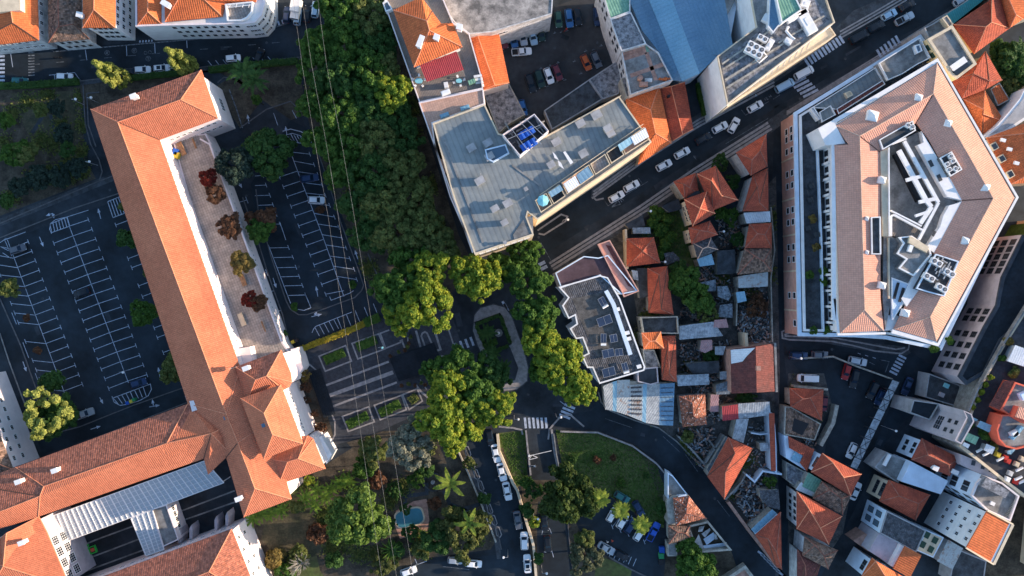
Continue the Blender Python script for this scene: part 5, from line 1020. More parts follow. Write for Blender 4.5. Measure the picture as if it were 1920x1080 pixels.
mb = MB(); mb.beam(P(1851,957,WH+.1), P(1899,983,WH-1.1), .35, .3); mb.beam(P(1811,1027,WH+.1), P(1863,1058,WH-1.1), .35, .3); mb.beam(P(1899,983,WH-1.1), P(1863,1058,WH-1.1), .6, .3); mb.build('roof_edge', M['wall_cream'], b)
facade(b, p, nearest_edge(p, 1830, 990, 15), (16.4, 12.7, 9.0, 5.3), 4, .85, 1.3, m0=.6, m1=.6, fm='frame_white', gm='glass', bars=(1,0), sill=True)
b, p = flatroof('white walled building tinted blue as in shade with tall dark shutters left of the sunny roof terrace', [(1846,892),(1832,906),(1822,930),(1852,958),(1895,978),(1912,930),(1880,905)], 16, 'concrete', 'wall_blue_shade', name='shuttered_building', par=.7, pw=.35, pm='pinkwhite')
for e in ((1838,898),(1826,918),(1836,945)): facade(b, p, nearest_edge(p, *e, 13), (12.6, 8.0, 4.0), 2, 1.1, 2.4, m0=.3, fm='frame_dark', gm='glass', bars=(1,0))
MB().prism(PX([(1850,894),(1893,922),(1885,934),(1840,912)], 17.2), 15.2, 17.2).build('roof_slab', M['slab_stain'], b); c = P(1863, 945, 16); MB().box((c.x, c.y, 15.5), (1.0, .8, .5), R(-25)).build('roof_hatch', M['white'], b)
mb = MB()
for k in range(18): a = P(1906 - k*1.55, 930 + k*2.7, 15.6); q = P(1911 - k*1.55, 932 + k*2.7, 15.6); mb.beam(a, q, .1, .1)
mb.build('roof_grille', M['wall_cream'], b)
b, p = flatroof('mauve walled building with three small windows beside the long cream wall', [(1802,852),(1878,882),(1866,902),(1845,893),(1800,870)], 11, 'wall_mauve', 'wall_mauve', name='three_window_building', par=.1)
for x, y in ((1825,868),(1843,875),(1858,881)): c = P(x, y, 11); MB().box((c.x, c.y, 11.05), (.8, 1.1, .16), R(-15)).build('roof_window', M['glass'], b)
b, p = house('white house with four windows under a brown hipped roof', [(1729,822),(1799,859),(1781,893),(1709,862)], (1740,853), (1779,872), 8.5, 10.8, 'tile_red2', 'wall_blue_shade', 'cap_dim', name='four_window_house')
facade(b, p, nearest_edge(p, 1715, 842, 6), (6.2, 2.6), 2, 1.2, 1.4, fm='frame_dark', bars=(1,0)); chimney(b, 1752, 877, 9.4, 25, (1.1, .9, 1.0)); chimney(b, 1788, 884, 9.2, 25, (1.4, .8, 1.0))
flatroof('pale blue flat roof between the brown and the orange roof', [(1708,865),(1778,902),(1764,927),(1690,903)], 8.2, 'wall_blue_shade', 'wall_blue_shade', name='blue_flat_roof_house', par=.12)
flatroof('lower grey flat roof with a long white planter near the lane', [(1663,848),(1706,866),(1684,906),(1640,876)], 6, 'concrete', 'wall_grey', name='grey_flat_roof_house', par=.12)
c = P(1662, 862, 6); t = MB().box((c.x, c.y, 6.2), (.7, 2.9, .6), R(-28)); t.box((c.x, c.y, 6.53), (.4, 1.2, .08), R(-28), 0); tag(t.build('planter', M['white']), 'long white planter on the lower grey roof', 'planter')
b, p = house('house with a dark orange hipped roof and dark windows facing the lane', [(1667,900),(1744,928),(1717,976),(1649,940)], (1686,930), (1722,944), 8, 10.4, 'tile_red', 'wall_cream', 'cap_dim', name='lane_house')
facade(b, p, nearest_edge(p, 1655, 918, 6), (6.2, 3.2), 3, 1.2, 1.6, fm='frame_dark')
b, p = flatroof('modern white house with four tall windows and a slate blue roof', [(1663,958),(1737,995),(1718,1036),(1650,1000)], 10, 'tile_dark', 'wall_blue_shade', name='modern_white_house', par=.25, pm='wall_grey')
facade(b, p, nearest_edge(p, 1655, 980, 8), (7.0, 3.0), 2, 1.4, 2.6, m0=.5, gm='glass_sky', fm='frame_dark', bars=(1,0))
b2, p2 = flatroof('lower mauve flat roof attached to the slate blue one', [(1648,1000),(1683,1017),(1668,1058),(1629,1033)], 9, 'wall_mauve', 'wall_mauve', name='mauve_flat_roof_house', par=.12)
flatroof('narrow brown parapet strip in front of the modern white house', [(1622,1000),(1632,1006),(1640,1030),(1628,1034),(1600,1014)], 5, 'brick', 'brick', name='brown_strip', par=.1)
b, p = flatroof('white wing with four green shuttered windows right of the slate blue roof', [(1737,994),(1770,1008),(1750,1046),(1718,1032)], 7, 'wall_cream', 'wall_blue_shade', name='green_shutter_house', par=.1)
for x, y in ((1738,1003),(1753,1013),(1730,1021),(1745,1030)): c = P(x, y, 7); MB().box((c.x, c.y, 7.05), (1.2, 1.5, .16), R(-28)).build('shuttered_window', M['frame_green'], b)
b, p = house('white house with two framed windows and an orange roof at the bottom edge', [(1635,1047),(1700,1085),(1680,1120),(1615,1082)], (1642,1052), (1672,1100), 10, 12.4, 'tile_orange', 'wall_blue_shade', 'cap', name='two_window_house')
facade(b, p, nearest_edge(p, 1622, 1070, 8), (7.6,), 2, 1.2, 1.7, fm='frame_dark', bars=(1,1))
b = bld('single_slope_house', 'white house with a single slope orange roof fading into sun', [(1697,1024),(1728,1041),(1706,1080),(1675,1066)], 11, 'house')
roof(b, [(1697,1024,11),(1728,1041,11.6),(1706,1084,11.6),(1675,1066,11)], [], [(0,1,2,3)], M['tile_orange'], th=.3); walls(b, [(1690,1020),(1728,1041),(1706,1084),(1668,1062)], 10.6, M['white'], over=.2)
flatroof('dark shed roof in the yard right of the green shuttered wing', [(1792,1028),(1850,1052),(1842,1110),(1780,1090)], 5, 'concrete_dark', 'wall_grey', name='yard_shed', par=.15)
shed('striped rusty and white sheet roof beneath the tall white building', [(1778,1012),(1806,1028),(1786,1068),(1757,1052)], 5, 'metal_rust', name='striped_shed')
# river wall on the right and lamp
struct('river_bed', MB().flat([P(*p) for p in [(1826,1030),(1930,870),(2100,870),(2100,1200),(1780,1200)]], .03), M['soil'])
mbw = MB(); mbw.strip([P(1905,900), P(1850,1010), P(1800,1110)], .8, 0, 3.0); tag(mbw.build('river_wall', M['wall_old']), 'thick stone wall beside the dark river bed at the lower right', 'wall')
mbw = MB(); mbw.strip([P(1930,560,12), P(1880,640,12), P(1830,728,12), P(1812,770,12)], .3, 11.7, 13.0); tag(mbw.build('terrace_wall', M['concrete']), 'thin pale wall along the left edge of the raised terrace', 'wall')
# ================================================================ HOUSES BETWEEN THE TWO LANES
b, p = house('house with a cracked orange hipped roof beside the white van', [(1481,728),(1544,730),(1541,789),(1482,762)], (1505,748), (1519,746), 5, 6.6, 'tile_red', 'wall_old', 'cap_dim', name='cracked_orange_house')
b, p = flatroof('roofless ruin with brown rubble and a black hole beside the lane', [(1472,762),(1484,763),(1540,795),(1528,826),(1470,815)], 4, 'tile_brown', 'wall_old', name='ruined_house', par=.3)
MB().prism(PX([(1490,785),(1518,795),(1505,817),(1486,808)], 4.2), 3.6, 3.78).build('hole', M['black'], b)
b = bld('patio_house', 'low orange roofed house wrapped round a small patio with a grey awning', [(1478,816),(1528,845)], 5, 'house')
roof(b, [(1478,818,5),(1527,843,5),(1513,884,5),(1500,868,5),(1507,855,5),(1480,840,5)], [], [(0,1,2,3,4,5)], M['tile_red'], th=.25); walls(b, [(1470,816),(1478,817),(1527,843),(1512,884),(1474,860)], 4.6, M['wall_blue_shade'], over=.1)
MB().prism(PX([(1492,845),(1506,851),(1500,870),(1484,862)], 5), 4.5, 4.75).build('awning', M['metal_bluelight'], b)
b, p = house('white walled house with two brown windows and an orange hipped roof', [(1542,850),(1615,889),(1595,930),(1521,885)], (1562,868), (1582,895), 8, 10, 'tile_red', 'wall_blue_shade', 'cap', name='white_gabled_house')
facade(b, p, nearest_edge(p, 1530, 868, 7), (6.3, 2.6), 2, 1.3, 1.3, gm='tile_maroon', fm='frame_dark')
shed('shed with a faded green corrugated roof behind the orange hipped roof', [(1516,886),(1541,901),(1532,926),(1504,912)], 5.5, 'metal_green', 'wall_old')
shed('white lean-to roof strip below the green corrugated roof', [(1502,904),(1531,925),(1523,931),(1492,918)], 5, 'metal_white', 'wall_old')
b, p = house('house with a mossy brown tiled hipped roof next to the orange one', [(1541,902),(1597,927),(1580,965),(1524,935)], (1556,918), (1578,935), 7, 8.8, 'tile_brown', 'wall_old', 'cap_dim', name='mossy_roof_house')
b, p = house('house with a worn red hipped roof above the narrow lane', [(1494,921),(1579,968),(1554,1021),(1494,992)], (1518,956), (1538,990), 8, 10.2, 'tile_red', 'white_dirty', 'cap', name='worn_red_house')
facade(b, p, nearest_edge(p, 1494, 955, 6), (5.6, 2.6), 4, .9, 1.5, fm='frame_dark')
b, p = house('derelict house with a sagging roof of broken brown tiles', [(1509,1006),(1571,1032),(1553,1067),(1505,1042)], (1528,1022), (1545,1042), 7.5, 8.8, 'tile_brown', 'white_dirty', 'cap_dim', name='derelict_house')
b, p = house('long white walled house with a dark brown roof along the lane at the bottom', [(1495,1030),(1540,1055),(1520,1120),(1495,1120)], (1510,1060), (1512,1100), 6.5, 7.6, 'tile_maroon', 'white_dirty', 'cap_dim', name='lane_end_house')
flatroof('small yard roof with grey slabs left of the lane houses', [(1474,866),(1512,886),(1496,916),(1474,900)], 3, 'slab_stain', 'wall_old', name='slab_yard_roof', par=.3)
# white shade roofs along the yard edge (a long row of polycarbonate panels)
pp_ = []
for k in range(9):
    t0, t1 = k/9, (k+.93)/9; a = Vector((1674,712)).lerp(Vector((1594,876)), t0); b_ = Vector((1674,712)).lerp(Vector((1594,876)), t1); w_ = Vector((12,5))
    z = 2.7; t = thing('carport', ['first','second','third','fourth','fifth','sixth','seventh','eighth','ninth'][k] + ' pale blue carport panel from the top of the row along the car yard', 'carport', P(*((a+b_)/2)), 0, 'carport panels along the yard')
    vs = [P(*a, z), P(*(a+w_), z+.3), P(*(b_+w_), z+.3), P(*b_, z)]; link('panel', vs + [v - Vector((0,0,.08)) for v in vs], [(3,2,1,0),(4,5,6,7),(0,1,5,4),(1,2,6,5),(2,3,7,6),(3,0,4,7)], M['metal_pale'], t)
    mb = MB(); 
    for v in vs: mb.tube([(v.x, v.y, 0), (v.x, v.y, v.z - .08)], .06, 6)
    if k in (1,2,5,6,7): mb.beam(vs[0] + Vector((0,0,.05)), vs[2] + Vector((0,0,.05)), .1, .06); mb.beam(vs[1] + Vector((0,0,.05)), vs[3] + Vector((0,0,.05)), .1, .06)
    mb.build('frame', M['frame_dark'], t)
# ================================================================ OLD QUARTER IN THE CENTRE RIGHT
b, p = house('street house with an orange roof partly collapsed in the middle', [(1263,340),(1305,324),(1311,366),(1284,373)], (1282,345), (1293,352), 8, 9.8, 'tile_red', 'wall_old', 'cap_dim', name='collapsed_roof_house')
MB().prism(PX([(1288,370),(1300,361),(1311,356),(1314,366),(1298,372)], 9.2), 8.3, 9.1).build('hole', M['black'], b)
b, p = house('large orange roofed house with sun streaks on its right slope', [(1307,326),(1342,311),(1384,375),(1336,395)], (1334,339), (1353,367), 9, 11.6, 'tile_red', 'wall_old', 'cap', name='large_orange_house')
b, p = house('house with a pyramid shaped orange roof in the middle of the row', [(1283,374),(1326,358),(1341,400),(1299,424)], (1313,391), None, 9.5, 12, 'tile_red', 'wall_cream', 'cap', name='pyramid_roof_house')
facade(b, p, nearest_edge(p, 1290, 400, 8), (7.6, 4.6), 3, 1.2, 1.6, fm='frame_cream', bars=(1,0))
b, p = house('house with an orange roof below the pyramid roof in the row', [(1291,427),(1331,414),(1346,440),(1297,458)], (1312,432), (1326,434), 8.5, 10, 'tile_red', 'wall_cream', 'cap_dim', name='row_house')
facade(b, p, nearest_edge(p, 1293, 442, 7), (6.6, 3.6), 2, 1.0, 1.5, fm='frame_cream')
b, p = house('house with a grey slate hipped roof at the lower end of the row', [(1300,456),(1333,446),(1346,468),(1308,486)], (1318,466), (1327,463), 7.5, 9, 'tile_dark', 'wall_cream', 'cap_pale', name='slate_roof_house')
shed('low shed with a broken pale blue sheet roof under the slate roof', [(1307,486),(1334,476),(1340,496),(1312,500)], 5, 'metal_bluelight', 'wall_old')
b, p = house('house with an orange roof and a white side wall near the street', [(1380,286),(1437,251),(1439,312),(1408,329)], (1410,300), (1425,283), 9, 11, 'tile_red', 'white_dirty', 'cap_dim', name='street_corner_house')
b, p = house('orange roofed house against the narrow lane with a sunlit corner', [(1412,328),(1440,315),(1441,396),(1392,396)], (1420,350), (1424,380), 8, 9.8, 'tile_red', 'white_dirty', 'cap_dim', name='lane_side_house')
shed('white sheet roof strip between two orange roofs by the lane', [(1394,399),(1444,396),(1445,416),(1400,419)], 6, 'metal_white', 'wall_old', tilt=.1)
b, p = house('house with a plain orange roof touching the narrow lane', [(1405,420),(1447,418),(1447,465),(1397,465)], (1420,438), (1434,440), 7.5, 9.4, 'tile_red', 'wall_old', 'cap_dim', name='plain_orange_house')
b, p = house('house with a patchy lichen covered roof touching the narrow lane', [(1396,466),(1447,465),(1447,509),(1383,515)], (1415,480), (1432,490), 7, 8.6, 'tile_brown', 'wall_old', 'cap_dim', name='lichen_roof_house')
b, p = house('square house with a clean orange pyramid roof near the pink building', [(1175,447),(1226,445),(1238,493),(1175,500)], (1205,471), None, 6, 8.2, 'tile_red', 'wall_old', 'cap_dim', name='clean_pyramid_house')
b, p = house('narrow house with an orange roof below the clean pyramid roof', [(1214,503),(1251,499),(1263,590),(1216,587)], (1236,515), (1240,580), 6, 8, 'tile_red', 'wall_old', 'cap_dim', name='narrow_orange_house')
b, p = flatroof('roofless concrete shell with a dark stained floor', [(1202,595),(1271,593),(1273,626),(1206,625)], 7, 'concrete_dark', 'wall_old', name='concrete_shell', par=1.1)
facade(b, p, nearest_edge(p, 1204, 610, 6), (4,), 2, 1, 1.4, fm='frame_dark')
b, p = house('small house whose orange roof catches the sun', [(1203,624),(1239,622),(1245,653),(1207,655)], (1218,640), (1229,639), 9.2, 10.6, 'tile_orange', 'wall_old', 'cap', name='sunlit_small_house')
b, p = house('long narrow house with a smooth orange roof', [(1240,630),(1267,629),(1269,716),(1241,712)], (1253,640), (1255,700), 6.5, 7.8, 'tile_red', 'wall_old', 'cap_dim', name='long_narrow_house')
flatroof('small house top with a grey terrace beside the long narrow roof', [(1205,655),(1227,656),(1240,690),(1210,690)], 5.4, 'slab_stain', 'wall_old', name='grey_terrace_house', par=.3)
flatroof('square mauve roof terrace at the corner of the white parapet building', [(1195,692),(1233,688),(1235,718),(1220,722),(1196,716)], 6.5, 'asphalt_pale', 'wall_mauve', name='mauve_terrace', par=.5)
b, p = house('small house with a peeling orange and white roof', [(1273,743),(1322,738),(1325,796),(1280,801)], (1298,755), (1301,780), 5, 6.6, 'tile_mottled', 'white_dirty', 'cap_dim', name='peeling_roof_house')
b = bld('dark_red_gable_house', 'large house with a dark red roof and a torn white sheet at its corner', [(1370,655),(1452,643),(1455,735),(1373,738)], 9, 'house')
roof(b, [(1370,655,9),(1451,644,9),(1454,734,9),(1372,738,9)], [(1417,650,12.2),(1419,736,12.2)], [(0,4,5,3),(4,1,2,5),(0,1,4),(3,5,2)], M['tile_maroon'], th=.3); walls(b, [(1370,655),(1451,644),(1454,734),(1372,738)], 9, M['brick'], over=.2)
link('torn_sheet', [P(1370,656,9.15), P(1416,652,12.3), P(1400,668,11.2), P(1392,678,10.6), P(1371,682,9.15)], [(0,4,3,2,1)], M['metal_white'], b)
MB().strip([P(1453,643,9), P(1456,735,9)], .5, 8, 9.2).build('parapet', M['concrete'], b)
c = P(1420,690,12); MB().box((c.x, c.y, 12.2), (.9, 1.0, 1.6)).build('chimney', M['brick'], b)
SH = [('long pale corrugated roof with dark holes in the old quarter', [(1274,611),(1338,603),(1356,630),(1274,637)], 5, 'metal_pale'), ('pinkish flat roof piece beside the long pale corrugated roof', [(1340,600),(1362,598),(1366,614),(1337,616)], 5.2, 'metal_pink'),
 ('long clean pale metal roof in the old quarter', [(1269,704),(1329,701),(1330,721),(1271,724)], 4.6, 'metal_pale'), ('dark moss stained roof above the clean metal roof', [(1285,682),(1348,676),(1349,699),(1300,702)], 4, 'concrete_dark'),
 ('mauve brown five cornered sheet roof', [(1315,638),(1335,637),(1336,655),(1322,662),(1312,658)], 4.6, 'metal_pink'), ('pale blue tarpaulin roof beside the five cornered sheet roof', [(1341,650),(1361,649),(1356,666),(1341,665)], 4.2, 'metal_pale'),
 ('blue grey roof with a red corner patch by the dark red house', [(1343,722),(1368,713),(1369,739),(1343,740)], 4.4, 'metal_old'), ('light roof piece below the pale tarpaulin', [(1350,697),(1365,696),(1369,711),(1350,712)], 4, 'metal_pale'),
 ('long ribbed grey roof with a maroon end in the lower old quarter', [(1384,757),(1443,753),(1445,778),(1385,786)], 4.4, 'metal_pale'), ('maroon and pink corrugated roof end', [(1354,762),(1384,758),(1385,786),(1355,789)], 4.5, 'metal_red'),
 ('small mauve roof beside the peeling roof house', [(1333,740),(1348,740),(1347,772),(1331,772)], 4, 'metal_pink'), ('cream and blue streaked corrugated roof strip running downhill', [(1381,786),(1404,785),(1394,831),(1373,822)], 4.4, 'metal_pale'),
 ('blue grey roof high in the old quarter, left of a pale wall', [(1312,530),(1342,524),(1343,546),(1318,546)], 4, 'metal_old'), ('crumpled blue sheet roof', [(1345,537),(1364,536),(1371,555),(1366,564),(1346,556)], 4.4, 'metal_old'),
 ('clean bright blue metal roof near the overgrown plot', [(1380,548),(1396,546),(1400,564),(1383,568)], 4.4, 'metal_bluelight'), ('flat blue grey roof under the crumpled sheet', [(1350,572),(1373,569),(1374,596),(1346,594)], 3.6, 'metal_old'),
 ('patched roof of silver sheets and rust along the lane', [(1384,518),(1440,510),(1440,537),(1385,540)], 5, 'metal_rust'), ('dark roof with a white hatch below the slate roof', [(1345,470),(1378,468),(1380,512),(1345,515)], 3.6, 'concrete_dark'),
 ('small grey shed roof at the top of the green plot', [(1245,475),(1262,472),(1277,487),(1250,497)], 3, 'tile_dark'), ('white spotted sheet roof beside the wooden beam', [(1186,427),(1219,426),(1220,438),(1187,438)], 3.4, 'metal_pale'),
 ('grey slab roof along the pavement above the white spotted sheet', [(1172,420),(1205,403),(1210,424),(1180,430)], 3, 'concrete_dark'), ('dark sheet roof near the street at the green plot', [(1240,387),(1272,372),(1278,392),(1255,398)], 4, 'asphalt_pale'),
 ('low grey roof next to the narrow orange house', [(1193,503),(1214,503),(1216,556),(1200,560)], 4, 'concrete_dark'), ('pale roof panel on the left of the narrow orange house', [(1184,506),(1196,508),(1197,526),(1188,524)], 4.6, 'metal_pale'),
 ('speckled roof along the narrow lane with a grey dome', [(1424,919),(1460,918),(1463,956),(1440,950),(1426,934)], 4.4, 'tile_dark'), ('long bright blue metal roof strip in the lower old quarter', [(1408,993),(1448,955),(1456,962),(1416,1000)], 4.6, 'metal_bluelight'),
 ('pale blue gutter roof beside the long orange roof', [(1326,880),(1362,818),(1366,822),(1330,888)], 4, 'metal_old'), ('white plank shed by the lane', [(1424,831),(1440,830),(1444,845),(1426,846)], 3.6, 'metal_pale')]
for lab, q, z, m in SH: shed(lab, q, z, m, 'wall_old')
b, p = house('detached house with a smooth red orange hipped roof beside the curved road', [(1366,820),(1411,841),(1358,936),(1326,893)], (1378,850), (1360,885), 6, 8.2, 'tile_red', 'wall_old', 'cap_dim', name='roadside_house')
b = bld('lane_wall_roof', 'very narrow strip of orange roof along the lane', [(1440,755),(1455,880)], 4.5, 'house'); roof(b, [(1442,775,4.5),(1452,775,4.9),(1455,883,4.9),(1446,883,4.5)], [], [(0,1,2,3)], M['tile_red'], th=.25); walls(b, [(1442,775),(1452,775),(1455,883),(1446,883)], 4.5, M['wall_blue_shade'], over=.1)
b, p = house('house with a worn orange roof at the sharp corner of lane and road', [(1416,1003),(1464,960),(1466,1068),(1455,1062)], (1440,1010), (1456,1035), 6, 7.6, 'tile_red', 'wall_blue_shade', 'cap_dim', name='sharp_corner_house')
# ruined walls
def wallseg(label, q, w_, h, m='wall_old'): mb = MB(); mb.strip([P(*p) for p in q], w_, 0, h); return tag(mb.build('ruined_wall', M[m]), label, 'wall')
wallseg('pale blue zigzag wall of a roofless plot beside the lane', [(1443,790),(1446,830),(1447,883)], .4, 3.2, 'wall_blue_shade'); wallseg('zigzag white wall across the lower roofless plot', [(1458,884),(1423,878),(1408,898),(1392,884)], .4, 3, 'wall_blue_shade')
wallseg('crossed pale wall inside the ruin above the road, long one', [(1352,812),(1318,864)], .4, 2.6, 'concrete'); wallseg('crossed pale wall inside the ruin above the road, short one', [(1325,822),(1343,846)], .35, 2.6, 'concrete')
wallseg('edge wall of the ruin facing the curved road', [(1268,815),(1292,838),(1318,868)], .4, 2.2, 'concrete'); wallseg('white wall stub between two roofless rooms', [(1402,808),(1420,811),(1443,808)], .3, 2.6, 'wall_blue_shade')
wallseg('brown brick wall along the road below the long red orange roof', [(1362,938),(1400,990),(1455,1060)], .7, 1.6, 'brick'); wallseg('weathered wall parallel to the brick wall, on the plot side', [(1355,932),(1385,900),(1392,886)], .4, 2.4, 'concrete')
wallseg('mossy stone wall from the cracked orange roof down to the ruin', [(1562,757),(1555,790),(1532,832)], .9, 2.4, 'wall_old'); wallseg('rough wall along the upper edge of the car yard', [(1482,722),(1545,728)], .5, 2.4, 'wall_old'); wallseg('tall wooden beam wall beside the square pyramid roof', [(1169,432),(1172,505)], .5, 4.0, 'wall_cream')
wallseg('pale wall stub above the dark red gable house', [(1386,622),(1388,650)], .7, 5.5, 'wall_cream'); wallseg('thin wall down the middle of the roofless plots', [(1377,540),(1375,610)], .3, 2.6, 'wall_old')
# rubble fields (loose boards, sheets and stones nobody could count)
def rubble(name, label, px, n, seed, s=.9, h=.6):
    rr = random.Random(seed); ps = [P(*p) for p in px]; x0, x1 = min(p.x for p in ps), max(p.x for p in ps); y0, y1 = min(p.y for p in ps), max(p.y for p in ps)
    def inside(x, y):
        c = False; j = len(ps) - 1
        for i in range(len(ps)):
            if (ps[i].y > y) != (ps[j].y > y) and x < (ps[j].x - ps[i].x) * (y - ps[i].y) / (ps[j].y - ps[i].y) + ps[i].x: c = not c
            j = i
        return c
    mb = MB(); k = 0
    while k < n:
        x, y = rr.uniform(x0, x1), rr.uniform(y0, y1)
        if not inside(x, y): continue
        k += 1; L = s * rr.choice([.3, .4, .5, .7, 1.0, 1.7]) ; mb.box((x, y, rr.uniform(.05, h)), (L, s * rr.uniform(.12, .5), rr.uniform(.04, .25)), rr.uniform(0, 3.14), mi=rr.choice([0, 0, 1, 2, 3, 4, 4]), tilt=rr.uniform(-.35, .35))
    return tag(mb.build(name, [M['concrete'], M['tile_brown'], M['metal_pale'], M['brick'], M['concrete_dark']]), label, 'rubble', kind='stuff')
rubble('rubble', 'heap of broken boards and sheet metal in the plot next to the narrow lane', [(1384,575),(1440,575),(1443,640),(1395,645),(1380,615)], 800, 1, .8, 1.6)
rubble('rubble', 'litter of planks and tins in the yards behind the row of orange roofs', [(1340,400),(1392,400),(1395,515),(1320,520),(1310,490),(1348,465)], 420, 8, .8, .9)
rubble('rubble', 'collapsed roof timbers in the ruin above the curved road', [(1270,805),(1335,800),(1345,860),(1310,875)], 360, 2, .9, 1.2)
rubble('rubble', 'grey wreckage of poles and boards in the lower roofless plot', [(1372,925),(1395,890),(1450,890),(1425,930),(1445,950),(1410,990)], 460, 3, 1.1, 1.5)
rubble('rubble', 'scattered debris among the small sheds of the old quarter', [(1275,640),(1370,640),(1368,760),(1335,800),(1275,700)], 800, 4, .8, 1.2)
rubble('rubble', 'loose stones and boards on the plot by the lane', [(1405,790),(1442,790),(1455,880),(1405,880),(1395,840)], 220, 5, .7, .6)
rubble('rubble', 'debris strewn around the blue sheds near the lane', [(1300,505),(1440,540),(1440,575),(1345,600),(1270,600)], 700, 6, .8, 1.0)
rubble('rubble', 'debris behind the cracked orange roof by the mossy wall', [(1515,800),(1532,810),(1525,842),(1505,835)], 90, 7, .8, 1.0)
pkb, pkp = flatroof('building with a maroon roof terrace and a long pink stair roof facing the street', [(1041,512),(1095,480),(1122,483),(1140,478),(1196,546),(1165,552),(1125,517),(1052,540)], 13, 'maroon_flat', 'white_dirty', name='maroon_terrace_building', par=.5, pm='wall_blue_shade')
roof(pkb, [(1120,458,12.6),(1143,450,12.6),(1196,545,12.6),(1170,555,12.6)], [], [(0,1,2,3)], M['wall_pink'], th=.3, name='pink_roof'); MB().prism(PX([(1136,459),(1145,461),(1192,542),(1178,536)], 12.9), 12.4, 12.75).build('maroon_strip', M['tile_maroon'], pkb)
MB().ring([v.xy for v in PX([(1120,458),(1143,450),(1198,546),(1170,557)], 12.6)], .25, 12.2, 13.1).build('pink_parapet', M['wall_pink'], pkb)
wpb, wpp = flatroof('apartment block with a dark roof, solar panels and white zigzag parapets', [(1047,538),(1125,516),(1140,520),(1163,560),(1210,688),(1208,695),(1124,720),(1111,690),(1101,690),(1091,668),(1103,662),(1092,634),(1080,636),(1068,616),(1081,607),(1078,592),(1066,598),(1054,573),(1065,558)], 13.2, 'tile_dark', 'wall_blue_shade', name='solar_roof_building', par=.6, pw=.3, pm='white')
MB().strip([P(1136,545,13.2), P(1150,570,13.2), P(1177,650,13.2), P(1182,665,13.2)], .9, 12.6, 13.5).build('white_duct', M['wall_blue_shade'], wpb)
MB().prism(PX([(1072,560),(1132,548),(1160,620),(1172,655),(1120,668),(1100,628),(1088,600)], 12.7), 12.6, 12.68).build('gravel_bed', M['gravel'], wpb)
for x, y in ((1158,580),(1176,624),(1179,635),(1198,687)): c = P(x, y, 13); MB().box((c.x, c.y, 13), (1.0, .8, .6), R(15)).build('skylight_dome', M['white'], wpb)
def solar(x, y, w_, d_, ang, label, tank=True, z=12.7):
    c = P(x, y, z); t = thing('solar_heater', label, 'solar panel', (c.x, c.y, z), R(-ang)); q = MB(); q.box((0, 0, .55), (w_, d_, .08), 0, tilt=.0); link('panel', q.v, q.f, M['solar'], t, local=True)
    q = MB(); q.box((0, d_/2, .55), (w_, .06, .1)); q.box((0, -d_/2, .55), (w_, .06, .1)); q.box((w_/2, 0, .55), (.06, d_, .1)); q.box((-w_/2, 0, .55), (.06, d_, .1)); q.box((0, 0, .6), (.05, d_, .04))
    link('frame', q.v, q.f, M['steel'], t, local=True)
    q = MB(); 
    for sx in (-1, 1):
        for sy in (-1, 1): q.box((sx*w_*.45, sy*d_*.45, .27), (.06, .06, .54))
    link('feet', q.v, q.f, M['steel'], t, local=True)
    if tank: q = MB().tube([(-w_/2, -d_/2 - .4, .6), (w_/2, -d_/2 - .4, .6)], .28, 10); link('tank', q.v, q.f, M['white'], t, local=True)
mat('solar', (.03,.048,.09), var=.1, rough=.25, spec=.6)
solar(1129,565,1.4,1.8,-30,'blue solar heater nearest the maroon terrace'); solar(1133,601,3.2,1.9,-20,'wide blue solar array in the middle of the dark roof',False); solar(1131,634,1.2,2.0,0,'narrow blue solar heater with a white tank, left of a pair'); solar(1150,634,1.6,1.7,-10,'dark solar panel, right of the pair on the dark roof',False)
solar(1140,662,2.6,1.8,-12,'double glass solar panel on the lower part of the dark roof',False); solar(1160,660,1.7,1.6,-8,'small blue solar panel beside the white duct',False); solar(1141,697,2.8,1.9,-14,'pale framed solar panel near the bottom corner',False); solar(1171,687,1.3,1.7,-15,'dark solar heater with white tank by the lower edge')
# corrugated patchwork roofs
b = bld('corrugated_workshop', 'workshop with a patchwork of grey, blue and rusty corrugated roofs', [(1130,712),(1265,797)], 5, 'building')
for q, m in (([(1131,724),(1149,716),(1149,770),(1135,768)],'metal_grey'),([(1149,716),(1157,714),(1156,772),(1149,770)],'metal_bluelight'),([(1157,713),(1181,712),(1180,780),(1156,772)],'metal_rust'),([(1181,722),(1206,720),(1204,790),(1180,780)],'metal_rust'),([(1206,720),(1213,720),(1211,793),(1204,790)],'metal_bluelight'),([(1213,720),(1237,720),(1236,797),(1211,793)],'metal_grey'),([(1237,720),(1265,718),(1262,798),(1236,797)],'metal_blue')):
    roof(b, [(*v, 5) for v in q], [], [(0,1,2,3)], M[m], th=.12)
walls(b, [(1131,724),(1181,714),(1265,718),(1262,798),(1236,797),(1180,780),(1135,768)], 4.9, M['wall_old'], over=.1, dz=.15)
mb = MB()
for k in range(8): mb.beam(P(1239,728+8.6*k,5.1), P(1262,727+8.8*k,5.1), .12, .12)
for k in range(7): mb.beam(P(1183,727+8*k,5.1), P(1203,726+8.4*k,5.1), .4, .1)
mb.build('roof_laths', M['tile_dark'], b)
b = bld('triangle_house', 'old house with a lichen spotted red roof on the triangular plot', [(1262,930),(1325,975),(1265,985)], 5.5, 'house')
roof(b, [(1262,934,5.5),(1292,930,5.5),(1325,972,5.5),(1267,986,5.5)], [(1288,950,7.2),(1287,962,7.2)], [(0,1,4),(1,2,5,4),(2,3,5),(3,0,4,5)], M['tile_mottled'], caps=M['cap_dim']); walls(b, [(1250,938),(1262,930),(1292,928),(1325,972),(1267,986),(1252,984)], 5, M['wall_old'], over=.1)
flatroof('small triangular terrace with a white wall beside the curved road', [(1252,886),(1262,892),(1290,928),(1262,932),(1252,938)], 4.4, 'concrete', 'wall_blue_shade', name='triangle_terrace', par=.6)
